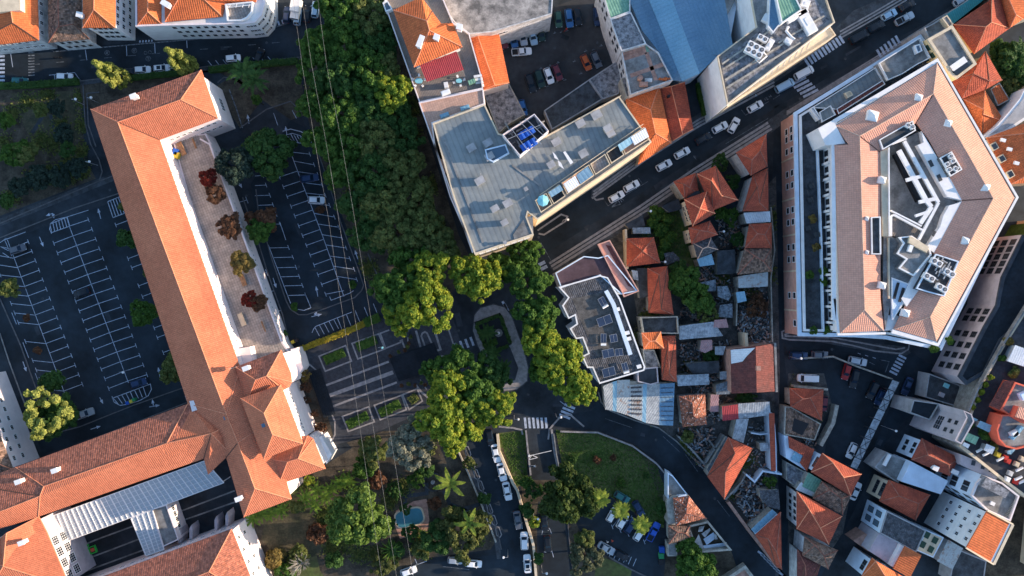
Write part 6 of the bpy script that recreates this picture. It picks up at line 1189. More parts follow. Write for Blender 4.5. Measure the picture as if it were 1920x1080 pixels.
c = P(1280, 933, 5); t = MB().box((c.x, c.y, 5.2), (2.0, 1.3, .2), R(15)); t.box((c.x-.5, c.y, 4.9), (.15,.9,.6), R(15)); tag(t.build('water_cover', M['wall_blue_shade']), 'pale square cover on the triangular terrace', 'cover')
b, p = house('small house with a broken orange roof beside the ruin full of sheets', [(1253,986),(1294,986),(1297,1010),(1254,1020)], (1270,998), (1285,1000), 5, 6, 'tile_brown', 'wall_old', 'cap_dim', name='broken_roof_house')
flatroof('small pale outbuilding below the broken orange roof', [(1252,1020),(1269,1018),(1270,1043),(1252,1043)], 3.6, 'concrete', 'wall_old', name='outbuilding', par=.1)
b, p = flatroof('roofless ruin filled with collapsed pale sheets beside the curved road', [(1289,986),(1328,977),(1373,1032),(1298,1038),(1297,1010)], 4, 'soil', 'wall_old', name='roofless_ruin', par=2.6, pw=.45)
for k, (q, lab) in enumerate((([(1311,1003),(1321,1030),(1303,1018)],'triangular pale sheet leaning in the ruin'),([(1320,1012),(1338,998),(1341,1012),(1325,1022)],'crumpled pale blue sheet in the ruin'),([(1312,989),(1321,986),(1318,998),(1309,997)],'small cream sheet lying in the ruin'),([(1300,1027),(1362,1017),(1364,1030),(1302,1034)],'long pale blue panel strip along the lower ruin wall'),([(1316,1002),(1331,990),(1333,996),(1322,1008)],'narrow white sheet in the ruin'),([(1339,1000),(1344,1004),(1347,1012),(1341,1012)],'small bent white sheet at the right of the ruin'))):
    ps = PX(q, 2.4); n = len(ps); vs = [Vector((v.x, v.y, 1.9 + .5 * (i % 2))) for i, v in enumerate(ps)]; o = link('loose_sheet', vs + [v - Vector((0,0,.06)) for v in vs], [tuple(range(n)), tuple(range(2*n-1, n-1, -1))] + [((i+1)%n, i, i+n, (i+1)%n+n) for i in range(n)], M['wall_blue_shade' if 'blue' in lab else 'white_dirty']); tag(o, lab, 'sheet')
wallseg('double stone wall at the bottom beside the curved road', [(1350,1085),(1392,1058),(1405,1075)], .8, 2.2, 'wall_old')
flatroof('small brick walled plot at the bottom edge by the road', [(1372,1078),(1394,1062),(1408,1080),(1390,1110)], 2, 'brick', 'wall_old', name='brick_plot', par=.4)
# ================================================================ SHADE BLOCKS ACROSS THE RIVER (house shapes added out of view to shade the bank)
for q, z, lab in (([(1985,400),(2090,430),(2060,650),(1965,640)],15,'added house-shaped shade block beyond the right picture edge beside the mauve building'),([(1960,680),(2080,690),(2080,860),(1965,850)],14.2,'added house-shaped shade block beyond the right picture edge beside the raised terrace'),([(2010,900),(2140,900),(2120,1120),(1990,1100)],15,'added house-shaped shade block beyond the river at the lower right')):
    b = bld('shade_block', lab, q, z, 'house')
    c = (sum(v[0] for v in q)/4, sum(v[1] for v in q)/4); hip(b, q, c, None, z, z + 1.2, M['tile_red'], M['cap_dim']); p = walls(b, q, z, M['wall_cream'], over=.4)
    for i in range(4): facade(b, p, i, (z-3, z-6.2, z-9.4), 5, 1.2, 1.6)
# ================================================================ TREES AND PLANTS
def leafmat(name, c, c2, tr=.35): return mat(name, c, c2=c2, scale=.9, spots=.28, rough=.7, trans=tr, spec=.2)
leafmat('leaf_green', (.105,.20,.035), (.050,.115,.022)); leafmat('leaf_deep', (.075,.155,.038), (.038,.092,.024)); leafmat('leaf_lime', (.37,.39,.04), (.085,.19,.026)); leafmat('leaf_olive', (.20,.215,.065), (.085,.13,.035))  # the lime one mixes sunlit yellow and shaded green into the leaf colour
leafmat('leaf_grey', (.33,.33,.24), (.17,.18,.13)); leafmat('leaf_bluegreen', (.05,.085,.06), (.03,.05,.04)); leafmat('leaf_red', (.26,.028,.02), (.13,.03,.02)); leafmat('leaf_rust', (.20,.095,.05), (.10,.055,.035)); leafmat('leaf_gold', (.30,.22,.06), (.14,.11,.04))
leafmat('leaf_palm', (.34,.40,.06), (.16,.22,.035)); leafmat('leaf_cycad', (.20,.32,.04), (.09,.17,.025))
CR = {}
def crown_mesh(kind, seed):
    """unit crown (radius 1, height hz): lumpy clusters of small leaf faces around a few limbs"""
    key = (kind, seed)
    if key in CR: return CR[key]
    rg = np.random.default_rng(seed * 17 + 5 + len(kind)); 
    K = dict(big=(80, 130, .056, .19, .75), plane=(150, 100, .052, .145, .62), sparse=(40, 110, .060, .15, .8), bush=(16, 90, .13, .36, .7), column=(110, 130, .060, .22, 2.4), fine=(70, 120, .045, .15, .7))[kind]
    nc, nl, ls, cr, hz = K; V = []; F = []
    cs = []
    tries = 0
    while len(cs) < nc and tries < 4000:
        tries += 1; p = rg.normal(size=3); p /= np.linalg.norm(p); p[2] = abs(p[2]) if rg.random() < .85 else p[2] * .4
        r = (rg.uniform(.35, 1.0) ** .45) * (1 - cr * .6) * (1 + .17 * math.sin(3 * math.atan2(p[1], p[0]) + seed) + .08 * math.sin(5 * math.atan2(p[1], p[0]) + 2.1 * seed))
        q = p * r * np.array([1, 1, hz]); 
        if kind == 'sparse' and any(np.linalg.norm(q - c) < .17 for c in cs): continue
        cs.append(q)
    for c in cs:
        rr = cr * rg.uniform(.7, 1.25); d = rg.normal(size=(nl, 3)); d /= np.linalg.norm(d, axis=1)[:, None]
        d[:, 2] = np.where(rg.random(nl) < .75, np.abs(d[:, 2]), d[:, 2]); 
        pos = c + d * rr * rg.uniform(.72, 1.06, size=(nl, 1)) * np.array([1, 1, .8])
        nrm = d + rg.normal(scale=.45, size=(nl, 3)); nrm /= np.linalg.norm(nrm, axis=1)[:, None]
        up = rg.normal(size=(nl, 3)); u = np.cross(nrm, up); u /= np.linalg.norm(u, axis=1)[:, None]; v = np.cross(nrm, u); s = ls * rg.uniform(.6, 1.3, size=(nl, 1))
        quad = np.stack([pos - u * s - v * s * .55, pos + u * s - v * s * .55, pos + u * s * .75 + v * s * .6, pos - u * s * .75 + v * s * .6], axis=1)
        b = len(V); V += quad.reshape(-1, 3).tolist(); F += [(b + 4*i, b + 4*i + 1, b + 4*i + 2, b + 4*i + 3) for i in range(nl)]
        # dense heart of the cluster
        if kind != 'sparse':
            b = len(V); s = rr * .62
            for t in ((1,0,0),(-1,0,0),(0,1,0),(0,-1,0),(0,0,.8),(0,0,-.8)): V.append((c + np.array(t) * s).tolist())
            F += [(b, b+2, b+4), (b+2, b+1, b+4), (b+1, b+3, b+4), (b+3, b, b+4), (b+2, b, b+5), (b+1, b+2, b+5), (b+3, b+1, b+5), (b, b+3, b+5)]
    me = bpy.data.meshes.new('crown'); me.from_pydata(V, [], F); me.materials.append(M['leaf_green']); me.update(); CR[key] = (me, hz); return CR[key]
TK = {}
def trunk_mesh(seed):
    if seed in TK: return TK[seed]
    rr = random.Random(seed); mb = MB(); mb.tube([(0,0,0),(rr.uniform(-.02,.02),0,.35),(0,rr.uniform(-.02,.02),.62)], .05, 8, r2=.034)
    for i in range(6):
        a = i * 1.05 + rr.random()*.5; L = rr.uniform(.35,.6); mb.tube([(0,0,.5+.03*i),(L*.5*math.cos(a),L*.5*math.sin(a),.68+.03*i),(L*math.cos(a),L*math.sin(a),.84+.02*i)], .022, 6, r2=.007)
    me = bpy.data.meshes.new('trunk'); me.from_pydata(mb.v, [], mb.f); me.materials.append(M['bark']); TK[seed] = me; return me
ntree = 0
def tree(x, y, r, zt, kind, m, label, name='tree', group=None, cat='tree', base=None, bottom=None, sq=1.0):
    """crown centre at photo pixel (x, y), radius r photo px, top height zt metres"""
    global ntree; ntree += 1; seed = ntree % 4
    me, hz = crown_mesh(kind, seed); k = S * (H - zt * .75) / H; rm = r * k
    ch = min(rm * hz, zt * .62); zc = zt - ch * 1.05
    c = P(x, y, zc + ch * .5); t = thing(name, label, cat, (c.x, c.y, 0), 0, group)
    o = bpy.data.objects.new('crown', me); col.objects.link(o); o.parent = t; o.location = (0, 0, zc); o.scale = (rm, rm * sq, ch / hz); o.rotation_euler = (0, 0, rnd.random() * 6.28)
    if o.data.materials[0] != M[m]: 
        o.material_slots[0].link = 'OBJECT'; o.material_slots[0].material = M[m]
    if name not in ('bush', 'shrub', 'ground_shrub'):
        q = bpy.data.objects.new('trunk', trunk_mesh(seed)); col.objects.link(q); q.parent = t; q.scale = (zc + ch*.55,) * 3 if zc < 14 else (zc,)*3; q.scale = (max(3, rm*1.1), max(3, rm*1.1), zc + ch * .4)
    return t
G = [(560,70,0),]
AV = [
 (642,18,44,16,'leaf_green','large green crown at the top end of the avenue between street and parked cars'),(694,26,40,16,'leaf_olive','olive tinted crown at the top end of the avenue beside the dark lane'),
 (600,82,38,15,'leaf_green','green crown above the end of the street bays under the left cable'),(652,84,40,16,'leaf_green','round green crown in the second row of the avenue under the right cable'),(705,80,40,15.5,'leaf_deep','dark crown beside the dark lane, second row of the avenue'),
 (588,132,34,14,'leaf_green','crown on the left edge of the avenue above the garden'),(636,142,42,16,'leaf_deep','dark crown under the middle cable level with the penthouse roof'),(688,138,42,17,'leaf_green','green crown in the third row left of the yellow lit one'),
 (733,170,34,17.5,'leaf_lime','crown with bright yellow sunlit leaves beside the terrace deck'),(722,128,26,16,'leaf_olive','small olive crown just above the yellow lit one'),(590,192,32,13.5,'leaf_green','crown on the left edge of the avenue under the left cable'),
 (640,205,42,16,'leaf_green','crown in the fourth row with a few yellow leaves under the middle cable'),(692,200,40,16,'leaf_deep','dark crown just below and left of the yellow lit one'),(742,215,34,15,'leaf_deep','dark crown beside the blue roof corner'),
 (608,262,34,14,'leaf_green','green crown above the white painted triangle of the car park road'),(655,262,40,15,'leaf_green','bright green crown in the fifth row of the avenue'),(708,262,42,16,'leaf_olive','olive brown crown in the middle of the avenue'),(757,258,34,15,'leaf_deep','dark crown at the right edge of the avenue in the shade of the block'),
 (645,318,36,14,'leaf_green','crown beside the white arrow of the car park road'),(695,325,42,16,'leaf_deep','dark green crown in the sixth row of the avenue'),(750,318,42,16,'leaf_olive','large olive crown with brownish clumps, sixth row right'),
 (672,380,36,14,'leaf_deep','dark green crown left of the large olive crowns, seventh row'),(722,380,42,16,'leaf_olive','brownish olive crown in the seventh row of the avenue'),(776,372,38,16,'leaf_olive','olive crown facing the west balconies'),
 (692,438,36,14,'leaf_deep','dark crown above the car park exit arrow'),(742,432,42,16,'leaf_olive','olive crown in the eighth row of the avenue'),(795,425,42,16,'leaf_olive','olive crown next to the lower corner of the apartment block'),
 (772,480,38,15,'leaf_green','green crown just above the yellow lit group'),(825,468,34,15.5,'leaf_olive','olive crown near the bottom corner of the apartment block'),(640,15,10,12,'leaf_green','')][:-1]
AV += [(803,503,34,17.5,'leaf_lime','bright yellow green crown at the lower end of the avenue'),(745,545,44,17,'leaf_green','large green crown beside the plaza hedge'),(798,570,50,18.5,'leaf_lime','largest bright lime crown beside the plaza'),(750,592,32,15,'leaf_lime','lime crown overhanging the square flower bed of the plaza'),
 (872,512,30,17,'leaf_lime','yellow lit crown above the island, left one'),(905,520,38,17,'leaf_lime','yellow green crown above the island, middle one'),(938,505,30,14,'leaf_green','green crown between the yellow one and the crossing'),
 (985,478,30,14,'leaf_green','green crown by the corner of the apartment block and the avenue crossing'),(990,530,36,16,'leaf_green','round green crown right of the island top'),(1010,592,38,16.5,'leaf_green','olive crown with yellow tips right of the island'),
 (1012,632,34,17,'leaf_lime','crown with yellow tips beside the zigzag parapets'),(1042,672,44,17.5,'leaf_lime','bright green crown next to the apartment block with solar panels'),(1062,712,36,17,'leaf_lime','lime crown near the lower corner of the solar roof'),(1090,735,28,17,'leaf_lime','small bright crown at the tip of the tree row above the crossing'),(1020,690,28,13,'leaf_green','darker green crown tucked behind the tree row by the road'),
 (828,700,34,15,'leaf_green','green crown over the round plaza steps'),(872,690,36,15,'leaf_green','green crown in front of the small crossing'),(918,705,36,14,'leaf_deep','deep green crown at the island end'),(845,740,42,18,'leaf_lime','bright lime crown in the middle of the lower tree group'),
 (892,745,42,17,'leaf_green','green and lime crown of the lower tree group'),(930,768,34,17,'leaf_lime','lime crown near the zebra crossing'),(832,790,42,18.5,'leaf_lime','brightest crown at the lower left of the lower tree group'),(880,790,34,16,'leaf_lime','lime crown above the parked white cars'),(850,825,28,15,'leaf_lime','lowest lime crown of the group over the garden')]
for x, y, r, zt, m, lab in AV: tree(x, y, r * 1.1, zt, 'plane', m, lab, 'plane_tree', 'broad crowned street trees')
tree(500,284,48,11,'big','leaf_deep','dark round tree at the top of the right car park'); tree(440,308,40,11.5,'big','leaf_bluegreen','grey green round tree beside the terrace wall','tree'); tree(484,430,26,8,'big','leaf_green','green tree with a rusty fringe at the car park edge'); tree(490,415,30,7,'bush','leaf_rust','rust coloured low tree behind the green one at the car park edge','tree')
def column(x, y, xb, yb, zt, label):
    base = P(xb, yb); t = thing('columnar_tree', label, 'tree', base); me, hz = crown_mesh('column', 1); o = bpy.data.objects.new('crown', me); col.objects.link(o); o.parent = t; o.scale = (2.7, 2.7, 2.7 * (zt - 4.5) / 2.7 / 2.6 ); o.scale = (2.7, 2.7, (zt - 3) / 2.75 / 1.15); o.location = (0, 0, 3.5)
    o.scale.z = (zt - 3.5) / 2.75; o.material_slots[0].link = 'OBJECT'; o.material_slots[0].material = M['leaf_gold2']; q = bpy.data.objects.new('trunk', trunk_mesh(1)); col.objects.link(q); q.parent = t; q.scale = (5, 5, 5)
leafmat('leaf_gold2', (.44,.46,.11), (.17,.21,.05))
column(195,125,236,152,15,'tall columnar tree leaning out of the garden hedge, left one of two'); column(335,100,360,128,14,'tall columnar tree above the orange roof corner, right one of two')
# reddish trees on the school terrace
def ttree(x, y, r, m, lab, h=4.5):
    t = tree(x, y, r, TZ + h, 'big', m, lab, 'terrace_tree'); t.location.z = 0
    for c in t.children:
        if c.name.startswith('trunk'): c.location.z = TZ; c.scale.z = h * .6
        if c.name.startswith('crown'): c.scale.z = h * .42; c.location.z = TZ + h * .55
ttree(388,333,18,'leaf_red','deep red leaved tree on the school terrace, upper half'); ttree(402,362,21,'leaf_rust','rusty leaved tree just below the deep red one'); ttree(428,424,25,'leaf_rust','brown leaved tree in the middle of the school terrace'); ttree(452,492,24,'leaf_gold','golden brown tree on the school terrace'); ttree(466,562,17,'leaf_red','red and orange tree at the lower end of the terrace'); ttree(482,568,18,'leaf_rust','bare brownish tree beside the red and orange one')
# left car park and garden
for a in ((240,448,22,7,'bush','leaf_deep','round dark tree between the bays beside the long wing','car_park_tree'),(266,588,27,9,'big','leaf_green','green tree in the right bays of the left car park','car_park_tree'),(328,690,32,9,'big','leaf_olive','olive tree close to the lower wing and the long wing','car_park_tree'),(95,715,22,7,'bush','leaf_deep','dark tree at the lower end of the left bays','car_park_tree'),(112,775,32,9,'big','leaf_deep','dark tree right of the sunlit one by the silver pickup','car_park_tree'),(14,540,20,8,'big','leaf_olive','pale olive tree cut by the left picture edge','car_park_tree')): tree(a[0],a[1],a[2],a[3],a[4],a[5],a[6],a[7])
tree(80,780,50,14.5,'sparse','leaf_gold2','tree with sunlit yellow twiggy branches at the mauve school wall','car_park_tree'); tree(85,785,38,11,'big','leaf_deep','dark inner tree beneath the yellow twiggy one','car_park_tree')
for x, y, m, lab in ((50,598,'leaf_rust','small round brown shrub in an upper bay of the left lot'),(70,657,'leaf_rust','small round brown shrub in the bay below'),(275,512,'leaf_olive','small round shrub beside the long wing, upper one'),(320,635,'leaf_rust','small round bare shrub beside the long wing, lower one'),(228,385,'leaf_olive','small shrub on the hatched corner of the left lot'),(551,575,'leaf_green','small bush in the lower corner bay of the right lot'),(661,533,'leaf_green','small bush at the lower right bay of the right lot'),(600,393,'leaf_rust','faint brown shrub below the white car'),(530,628,'leaf_deep','low dark hedge piece at the terrace end')): tree(x, y, 8.5, 2.4, 'bush', m, lab, 'bush', cat='bush')
for i, (x, y, r, m) in enumerate(((10,225,16,'leaf_green'),(20,290,24,'leaf_green'),(45,285,24,'leaf_olive'),(70,330,26,'leaf_bluegreen'),(108,330,24,'leaf_bluegreen'),(143,312,20,'leaf_bluegreen'),(35,350,22,'leaf_bluegreen'),(105,200,18,'leaf_bluegreen'),(118,250,20,'leaf_bluegreen'),(40,275,14,'leaf_green'),(125,280,16,'leaf_deep'),(10,375,16,'leaf_deep'),(75,205,16,'leaf_olive'))):
    tree(x, y, r, 5.5, 'big', m, ['dark green tree cut by the left edge of the sloping garden','wide green tree low in the left garden','olive bush right of the wide green tree','blue green tree in the row along the garden path, third from the right','blue green tree in the row along the garden path, second from the right','blue green tree at the path corner, first of the row','blue green shrub at the left end of the row','blue green crown near the upper garden track','blue green crown in the middle right of the garden','bright green small crown inside the wide tree','dark shrub beside the path corner','dark shrub at the lower left garden edge','olive shrub between the two garden tracks'][i], 'garden_tree')
leafmat('leaf_yellow', (.50,.38,.04), (.28,.24,.03))
def hedge(px, w_, h, m, label, n=6, name='hedge'):
    ps = [P(*p) for p in px]; rg = np.random.default_rng(len(px) * 7 + int(px[0][0])); V = []; F = []
    for a, b_ in zip(ps, ps[1:]):
        L = (b_ - a).length; d = (b_ - a).normalized(); nn = Vector((-d.y, d.x, 0)); cnt = int(L * w_ * 26)
        for _ in range(cnt):
            c = a + d * rg.uniform(0, L) + nn * rg.uniform(-w_/2, w_/2) * 1.05; c.z = h * rg.uniform(.55, 1.08); nr = Vector(rg.normal(size=3)).normalized() + Vector((0, 0, .8)); nr.normalize(); u = nr.cross(Vector(rg.normal(size=3))).normalized(); v = nr.cross(u); s = rg.uniform(.1, .24)
            b = len(V); V += [c - u*s - v*s*.6, c + u*s - v*s*.6, c + u*s*.7 + v*s*.6, c - u*s*.7 + v*s*.6]; F.append((b, b+1, b+2, b+3))
    mb = MB(); mb.v = V; mb.f = F; mb.m = [0] * len(F); mb.strip(ps, w_ * .9, 0, h * .8); return tag(mb.build(name, M[m], uv=False), label, 'hedge')
hedge([(0,163),(80,160),(150,154)], 1.6, 1.6, 'leaf_deep', 'clipped dark hedge along the top street, left part'); hedge([(245,148),(300,142),(350,138)], 1.3, 1.6, 'leaf_deep', 'clipped dark hedge along the top street behind the white cars'); hedge([(395,133),(480,123),(560,116)], 1.5, 1.6, 'leaf_deep', 'clipped dark hedge beside the hatched bays of the top street')
hedge([(552,660),(600,641),(650,622),(685,606)], 1.5, 1.1, 'leaf_yellow', 'long golden hedge between car park and plaza'); hedge([(685,606),(712,594)], 2.2, 1.4, 'leaf_green', 'short green end of the golden hedge under the tree')
hedge([(1309,158),(1312,180),(1318,200),(1321,218)], 1.6, 2.2, 'leaf_green', 'tall narrow hedge along the blank white wall'); hedge([(1900,425),(1875,468),(1850,510),(1838,530)], 1.6, 9.6, 'leaf_deep', 'planting trough on the lower right edge of the five-sided block') 
for q, lab in (([(609,676),(646,660)],'left upper flower bed of the plaza'),([(670,651),(706,636)],'right upper flower bed of the plaza'),([(652,797),(690,778)],'left lower flower bed of the plaza'),([(712,775),(750,756)],'right lower flower bed of the plaza')): hedge(q, 2.2, .55, 'leaf_green', lab + ', planted with low green leaves', name='flower_bed')
hedge([(768,752),(782,742)], 2.0, .5, 'leaf_olive', 'small square flower bed beside the plaza steps', name='flower_bed')
for q_, l_ in (([(893,608),(936,591)],'upper'),([(938,592),(957,643)],'right'),([(893,610),(916,662)],'left'),([(920,661),(954,648)],'lower')): hedge(q_, .9, .9, 'leaf_deep', 'low dark hedge on the ' + l_ + ' side of the island garden')
for q_, l_ in (([(905,625),(925,617)],'upper'),([(915,645),(932,639)],'lower')): hedge(q_, 1.6, .7, 'leaf_green', 'small green bed in the island garden, ' + l_ + ' one', name='flower_bed')
# mixed garden planting at the bottom
GD = [(665,975,60,13,'big','leaf_green2','big sunlit green tree in the lower garden'),(770,835,50,15,'fine','leaf_grey','silver grey leaved tree by the plaza corner'),(700,845,30,8,'big','leaf_olive','olive and reddish tree on the garden corner bed'),(680,880,22,6,'big','leaf_green','green bush tree below the corner bed'),
 (868,1000,50,10,'fine','leaf_olive2','airy tree at the street corner, lower right of the garden'),(820,1010,34,8,'big','leaf_deep','dark green tree between pool and street corner'),(900,980,24,9,'fine','leaf_olive2','fine leaved tree near the sloping street'),
 (1068,935,58,12,'big','leaf_deep2','very large dense dark green tree beside the small car park'),(1098,1048,36,8,'fine','leaf_grey2','grey green lumpy tree at the bottom edge'),(1098,1010,20,7,'big','leaf_olive','small tree just above the grey green lumpy one'),(1305,1065,42,7,'big','leaf_green','green tree behind the ruin at the bottom edge'),(1290,1025,20,6,'big','leaf_green','green tree beside the pale outbuilding'),
 (1285,530,34,8,'big','leaf_green','green tree in the plot below the green meadow'),(1310,560,32,8,'big','leaf_green','second green tree of the overgrown plot'),(1325,590,24,6,'fine','leaf_olive','scrubby tree at the lower side of the overgrown plot'),(1275,505,18,6,'big','leaf_deep','small dark tree above the overgrown plot'),
 (1370,405,18,5,'fine','leaf_green','green vine bush between two orange roofs'),(1352,400,14,5,'fine','leaf_green','smaller vine bush next to the large orange roof'),(1420,575,24,5,'fine','leaf_rust','brown scrub beside the narrow lane'),(1445,905,14,4,'fine','leaf_green','small green scrub near the speckled roof'),(1290,820,14,3,'bush','leaf_olive','mossy bush near the peeling roof house'),
 (1385,450,16,5,'fine','leaf_deep','dark scrub below the collapsed shed'),(1350,305,18,4,'fine','leaf_deep','dark vine in the yard by the street corner house'),(1375,340,16,4,'fine','leaf_deep','dark vine lower in the same yard'),(1335,670,16,3.5,'bush','leaf_deep','dark bush among the small sheds'),(1400,750,20,3.5,'fine','leaf_deep','dark tangle below the dark red house'),
 (1905,115,42,10,'big','leaf_deep','dark tree in the garden at the top right'),(1880,95,24,8,'big','leaf_deep','small dark tree beside the red hipped roof'),(1898,150,26,8,'big','leaf_olive','olive tree at the right picture edge'),(1830,765,8,13,'bush','leaf_lime','')][:-1]
leafmat('leaf_green2', (.18,.27,.05), (.06,.12,.025)); leafmat('leaf_deep2', (.085,.125,.025), (.035,.06,.018)); leafmat('leaf_olive2', (.15,.165,.045), (.07,.09,.03)); leafmat('leaf_grey2', (.15,.165,.09), (.08,.095,.055))
for a in GD: tree(*a)
for i, (x, y, r, m) in enumerate(((560,1040,20,'leaf_olive'),(515,1045,24,'leaf_gold'),(535,1075,24,'leaf_green'),(625,1050,18,'leaf_deep'),(720,1055,30,'leaf_olive2'),(745,1030,20,'leaf_deep'),(770,1000,18,'leaf_deep'),(790,1030,22,'leaf_olive'),(740,920,18,'leaf_deep'),(705,905,18,'leaf_rust'),(780,900,18,'leaf_green'),(800,880,16,'leaf_deep'),(880,870,14,'leaf_olive'),(905,935,14,'leaf_deep'),(855,965,18,'leaf_deep'),(815,945,14,'leaf_rust'),(730,985,14,'leaf_deep'),(990,960,16,'leaf_deep'),(1000,920,20,'leaf_deep'),(1003,980,12,'leaf_lime'),(985,905,14,'leaf_green'),(1010,1050,12,'leaf_deep'),(760,955,12,'leaf_deep'),(595,1000,22,'leaf_rust'),(1075,860,10,'leaf_deep'),(560,950,16,'leaf_olive'),(1165,905,10,'leaf_green'),(1240,955,14,'leaf_deep'),(1150,858,7,'leaf_rust'),(1118,862,9,'leaf_rust'),(1212,892,7,'leaf_deep'))):
    L = ['olive shrub left of the bare branches','golden spotted shrub at the bottom left of the garden','green shrub at the bottom edge of the garden','dark shrub below the big sunlit tree','olive shrub at the bottom under the cables','dark shrub between the cables at the bottom','dark shrub below the oval pool','olive shrub right of the bottom cables','dark shrub left of the garden basin','reddish shrub under the left cable','green shrub beside the square pond','dark shrub by the silver tree','olive shrub near the chain patterned pavement','dark shrub at the street side of the garden','dark shrub between the palm and the street corner','brown shrub right of the oval pool','dark shrub left of the oval pool','dark shrub on the bank beside the cream wall','dark green shrub on the bank below the barrier','lime shrub beside the dark parked car','green shrub just below the sunny lawn corner','dark shrub at the lower parking bay','dark shrub above the oval pool','brown leafless thicket on the dry grass','dark shrub at the top of the very large tree','olive shrub near the banana plants','green shrub on the lawn near the palms','dark shrub in the right corner of the lawn','small rust coloured shrub on the lawn, right of the pair','small rust coloured shrub on the lawn, left of the pair','small dark shrub low on the lawn'][i]
    tree(x, y, r, 3.4 if r > 10 else 1.6, 'bush' if i % 2 else 'fine', m, L, 'shrub', cat='shrub')
for i, (x, y, r) in enumerate(((1232,400,16),(1240,430,15),(1247,460,16),(1252,410,12),(1225,420,12),(1258,445,12),(1240,480,12))): tree(x, y, r, 3, 'bush', 'leaf_green', ['climbing green shrub at the top of the green meadow','green shrub on the left side of the green meadow','green shrub low in the green meadow','green shrub in the upper right of the green meadow','green shrub beside the pavement edge of the meadow','green shrub at the right of the green meadow','green shrub at the lowest tip of the green meadow'][i], 'shrub', cat='shrub')
sheet('meadow', [(1225,392),(1262,380),(1300,440),(1312,485),(1300,500),(1262,480),(1245,470)], 'lawn_m', .02)
for i, (x, y, r, zt, m) in enumerate(((570,705,13,4,'leaf_gold'),(573,725,12,4,'leaf_rust'),(600,803,13,3,'leaf_rust'),(575,750,8,2.5,'leaf_rust'),(590,775,8,2.5,'leaf_rust'),(578,900,12,4,'leaf_lime'))): tree(x, y, r, zt, 'fine', m, ['golden bush against the curved school wall','rust coloured bush below the golden one at the school wall','dark red bush beside the round school porch','small rust bush in the bed along the school front, upper','small rust bush in the bed along the school front, lower','lime bush at the lower corner of the orange pavilion'][i], 'bush', cat='bush')
for i, (x, y) in enumerate(((1525,412),(1531,463),(1518,515),(1545,508),(1546,530),(1551,618),(1525,619),(1752,654),(1782,640))): 
    z = 9; c = P(x, y, z + .8); t = thing('potted_plant', ['yellowish potted tree on the west terrace','small golden plant near the glass rail','row plant on the lower west terrace','plant behind the glass rail, upper of two','plant behind the glass rail, lower of two','large plant at the lower end of the glass rail','green plant at the bottom corner of the west terrace','plant at the tip of the building above the street','green plant at the right lower edge of the block'][i], 'plant', (c.x, c.y, z)); me, hz = crown_mesh('bush', i % 4); o = bpy.data.objects.new('foliage', me); col.objects.link(o); o.parent = t; o.scale = (1.1, 1.1, .9); o.location = (0, 0, .6); o.material_slots[0].link = 'OBJECT'; o.material_slots[0].material = M['leaf_gold' if i in (0, 1) else 'leaf_green']; q = MB().prism([(.35*math.cos(k*.785), .35*math.sin(k*.785)) for k in range(8)], 0, .5); link('pot', q.v, q.f, M['brick'], t, local=True)
for i, (x, y, r, m) in enumerate(((1895,640,9,'leaf_gold'),(1885,672,8,'leaf_green'),(1862,708,6,'leaf_lime'),(1853,722,6,'leaf_lime'),(1845,736,6,'leaf_lime'),(1837,750,6,'leaf_lime'),(1829,764,6,'leaf_lime'),(1855,815,14,'leaf_green'),(1868,838,8,'leaf_olive'),(1822,796,9,'leaf_deep'),(1905,700,12,'leaf_olive'),(1845,806,7,'leaf_deep'))):
    t = tree(x, y, r, 13.6, 'bush', m, ['golden shrub beside the grey plastic sheet','green shrub above the red flowers on the terrace edge','yellow green shrub in the wall row of the raised terrace, first from the top','yellow green shrub in the wall row of the raised terrace, second from the top','yellow green shrub in the wall row of the raised terrace, middle one','yellow green shrub in the wall row of the raised terrace, fourth from the top','yellow green shrub in the wall row of the raised terrace, lowest','green planting left of the curved red rim','olive planting under the curved red rim','dark potted shrubs beside the tiny canopy','olive planting above the maroon side roof','dark shrub between the two small canopies'][i], 'shrub', cat='shrub')
    for c in t.children: c.location.z = 12.2; c.scale.z = 1.2
def frond_mesh(L, wd, droop, n=9, seed=0, plume=False):
    rr = random.Random(seed); V = []; F = []
    pts = []
    for i in range(n + 1):
        t = i / n; pts.append(Vector((L * t, 0, L * .35 * math.sin(t * 2.2) - droop * t * t)))
    k = 70 if plume else 18
    for i in range(k):
        t = .08 + .92 * i / k;  j = min(n - 1, int(t * n)); f = t * n - j; c = pts[j].lerp(pts[j + 1], f); w_ = wd * math.sin(min(3.0, .5 + t * 2.5)) 
        for s in (-1, 1):
            a = Vector((.45, s, rr.uniform(-.5, .35))).normalized(); e = c + a * w_ * rr.uniform(.8, 1.1); p = Vector((.055 if plume else .05, 0, 0)) * L
            b = len(V); V += [c - p * .8, c + p * .8, e + p * .2, e - p * .2]; F.append((b, b+1, b+2, b+3))
    b = len(V)
    for i in range(n): V += [pts[i] + Vector((0, -.03, 0)), pts[i] + Vector((0, .03, 0)), pts[i+1] + Vector((0, .03, 0)), pts[i+1] + Vector((0, -.03, 0))]; F.append((b+4*i, b+4*i+1, b+4*i+2, b+4*i+3))
    me = bpy.data.meshes.new('frond'); me.from_pydata([tuple(v) for v in V], [], F); me.materials.append(M['leaf_palm']); return me
FR = {}
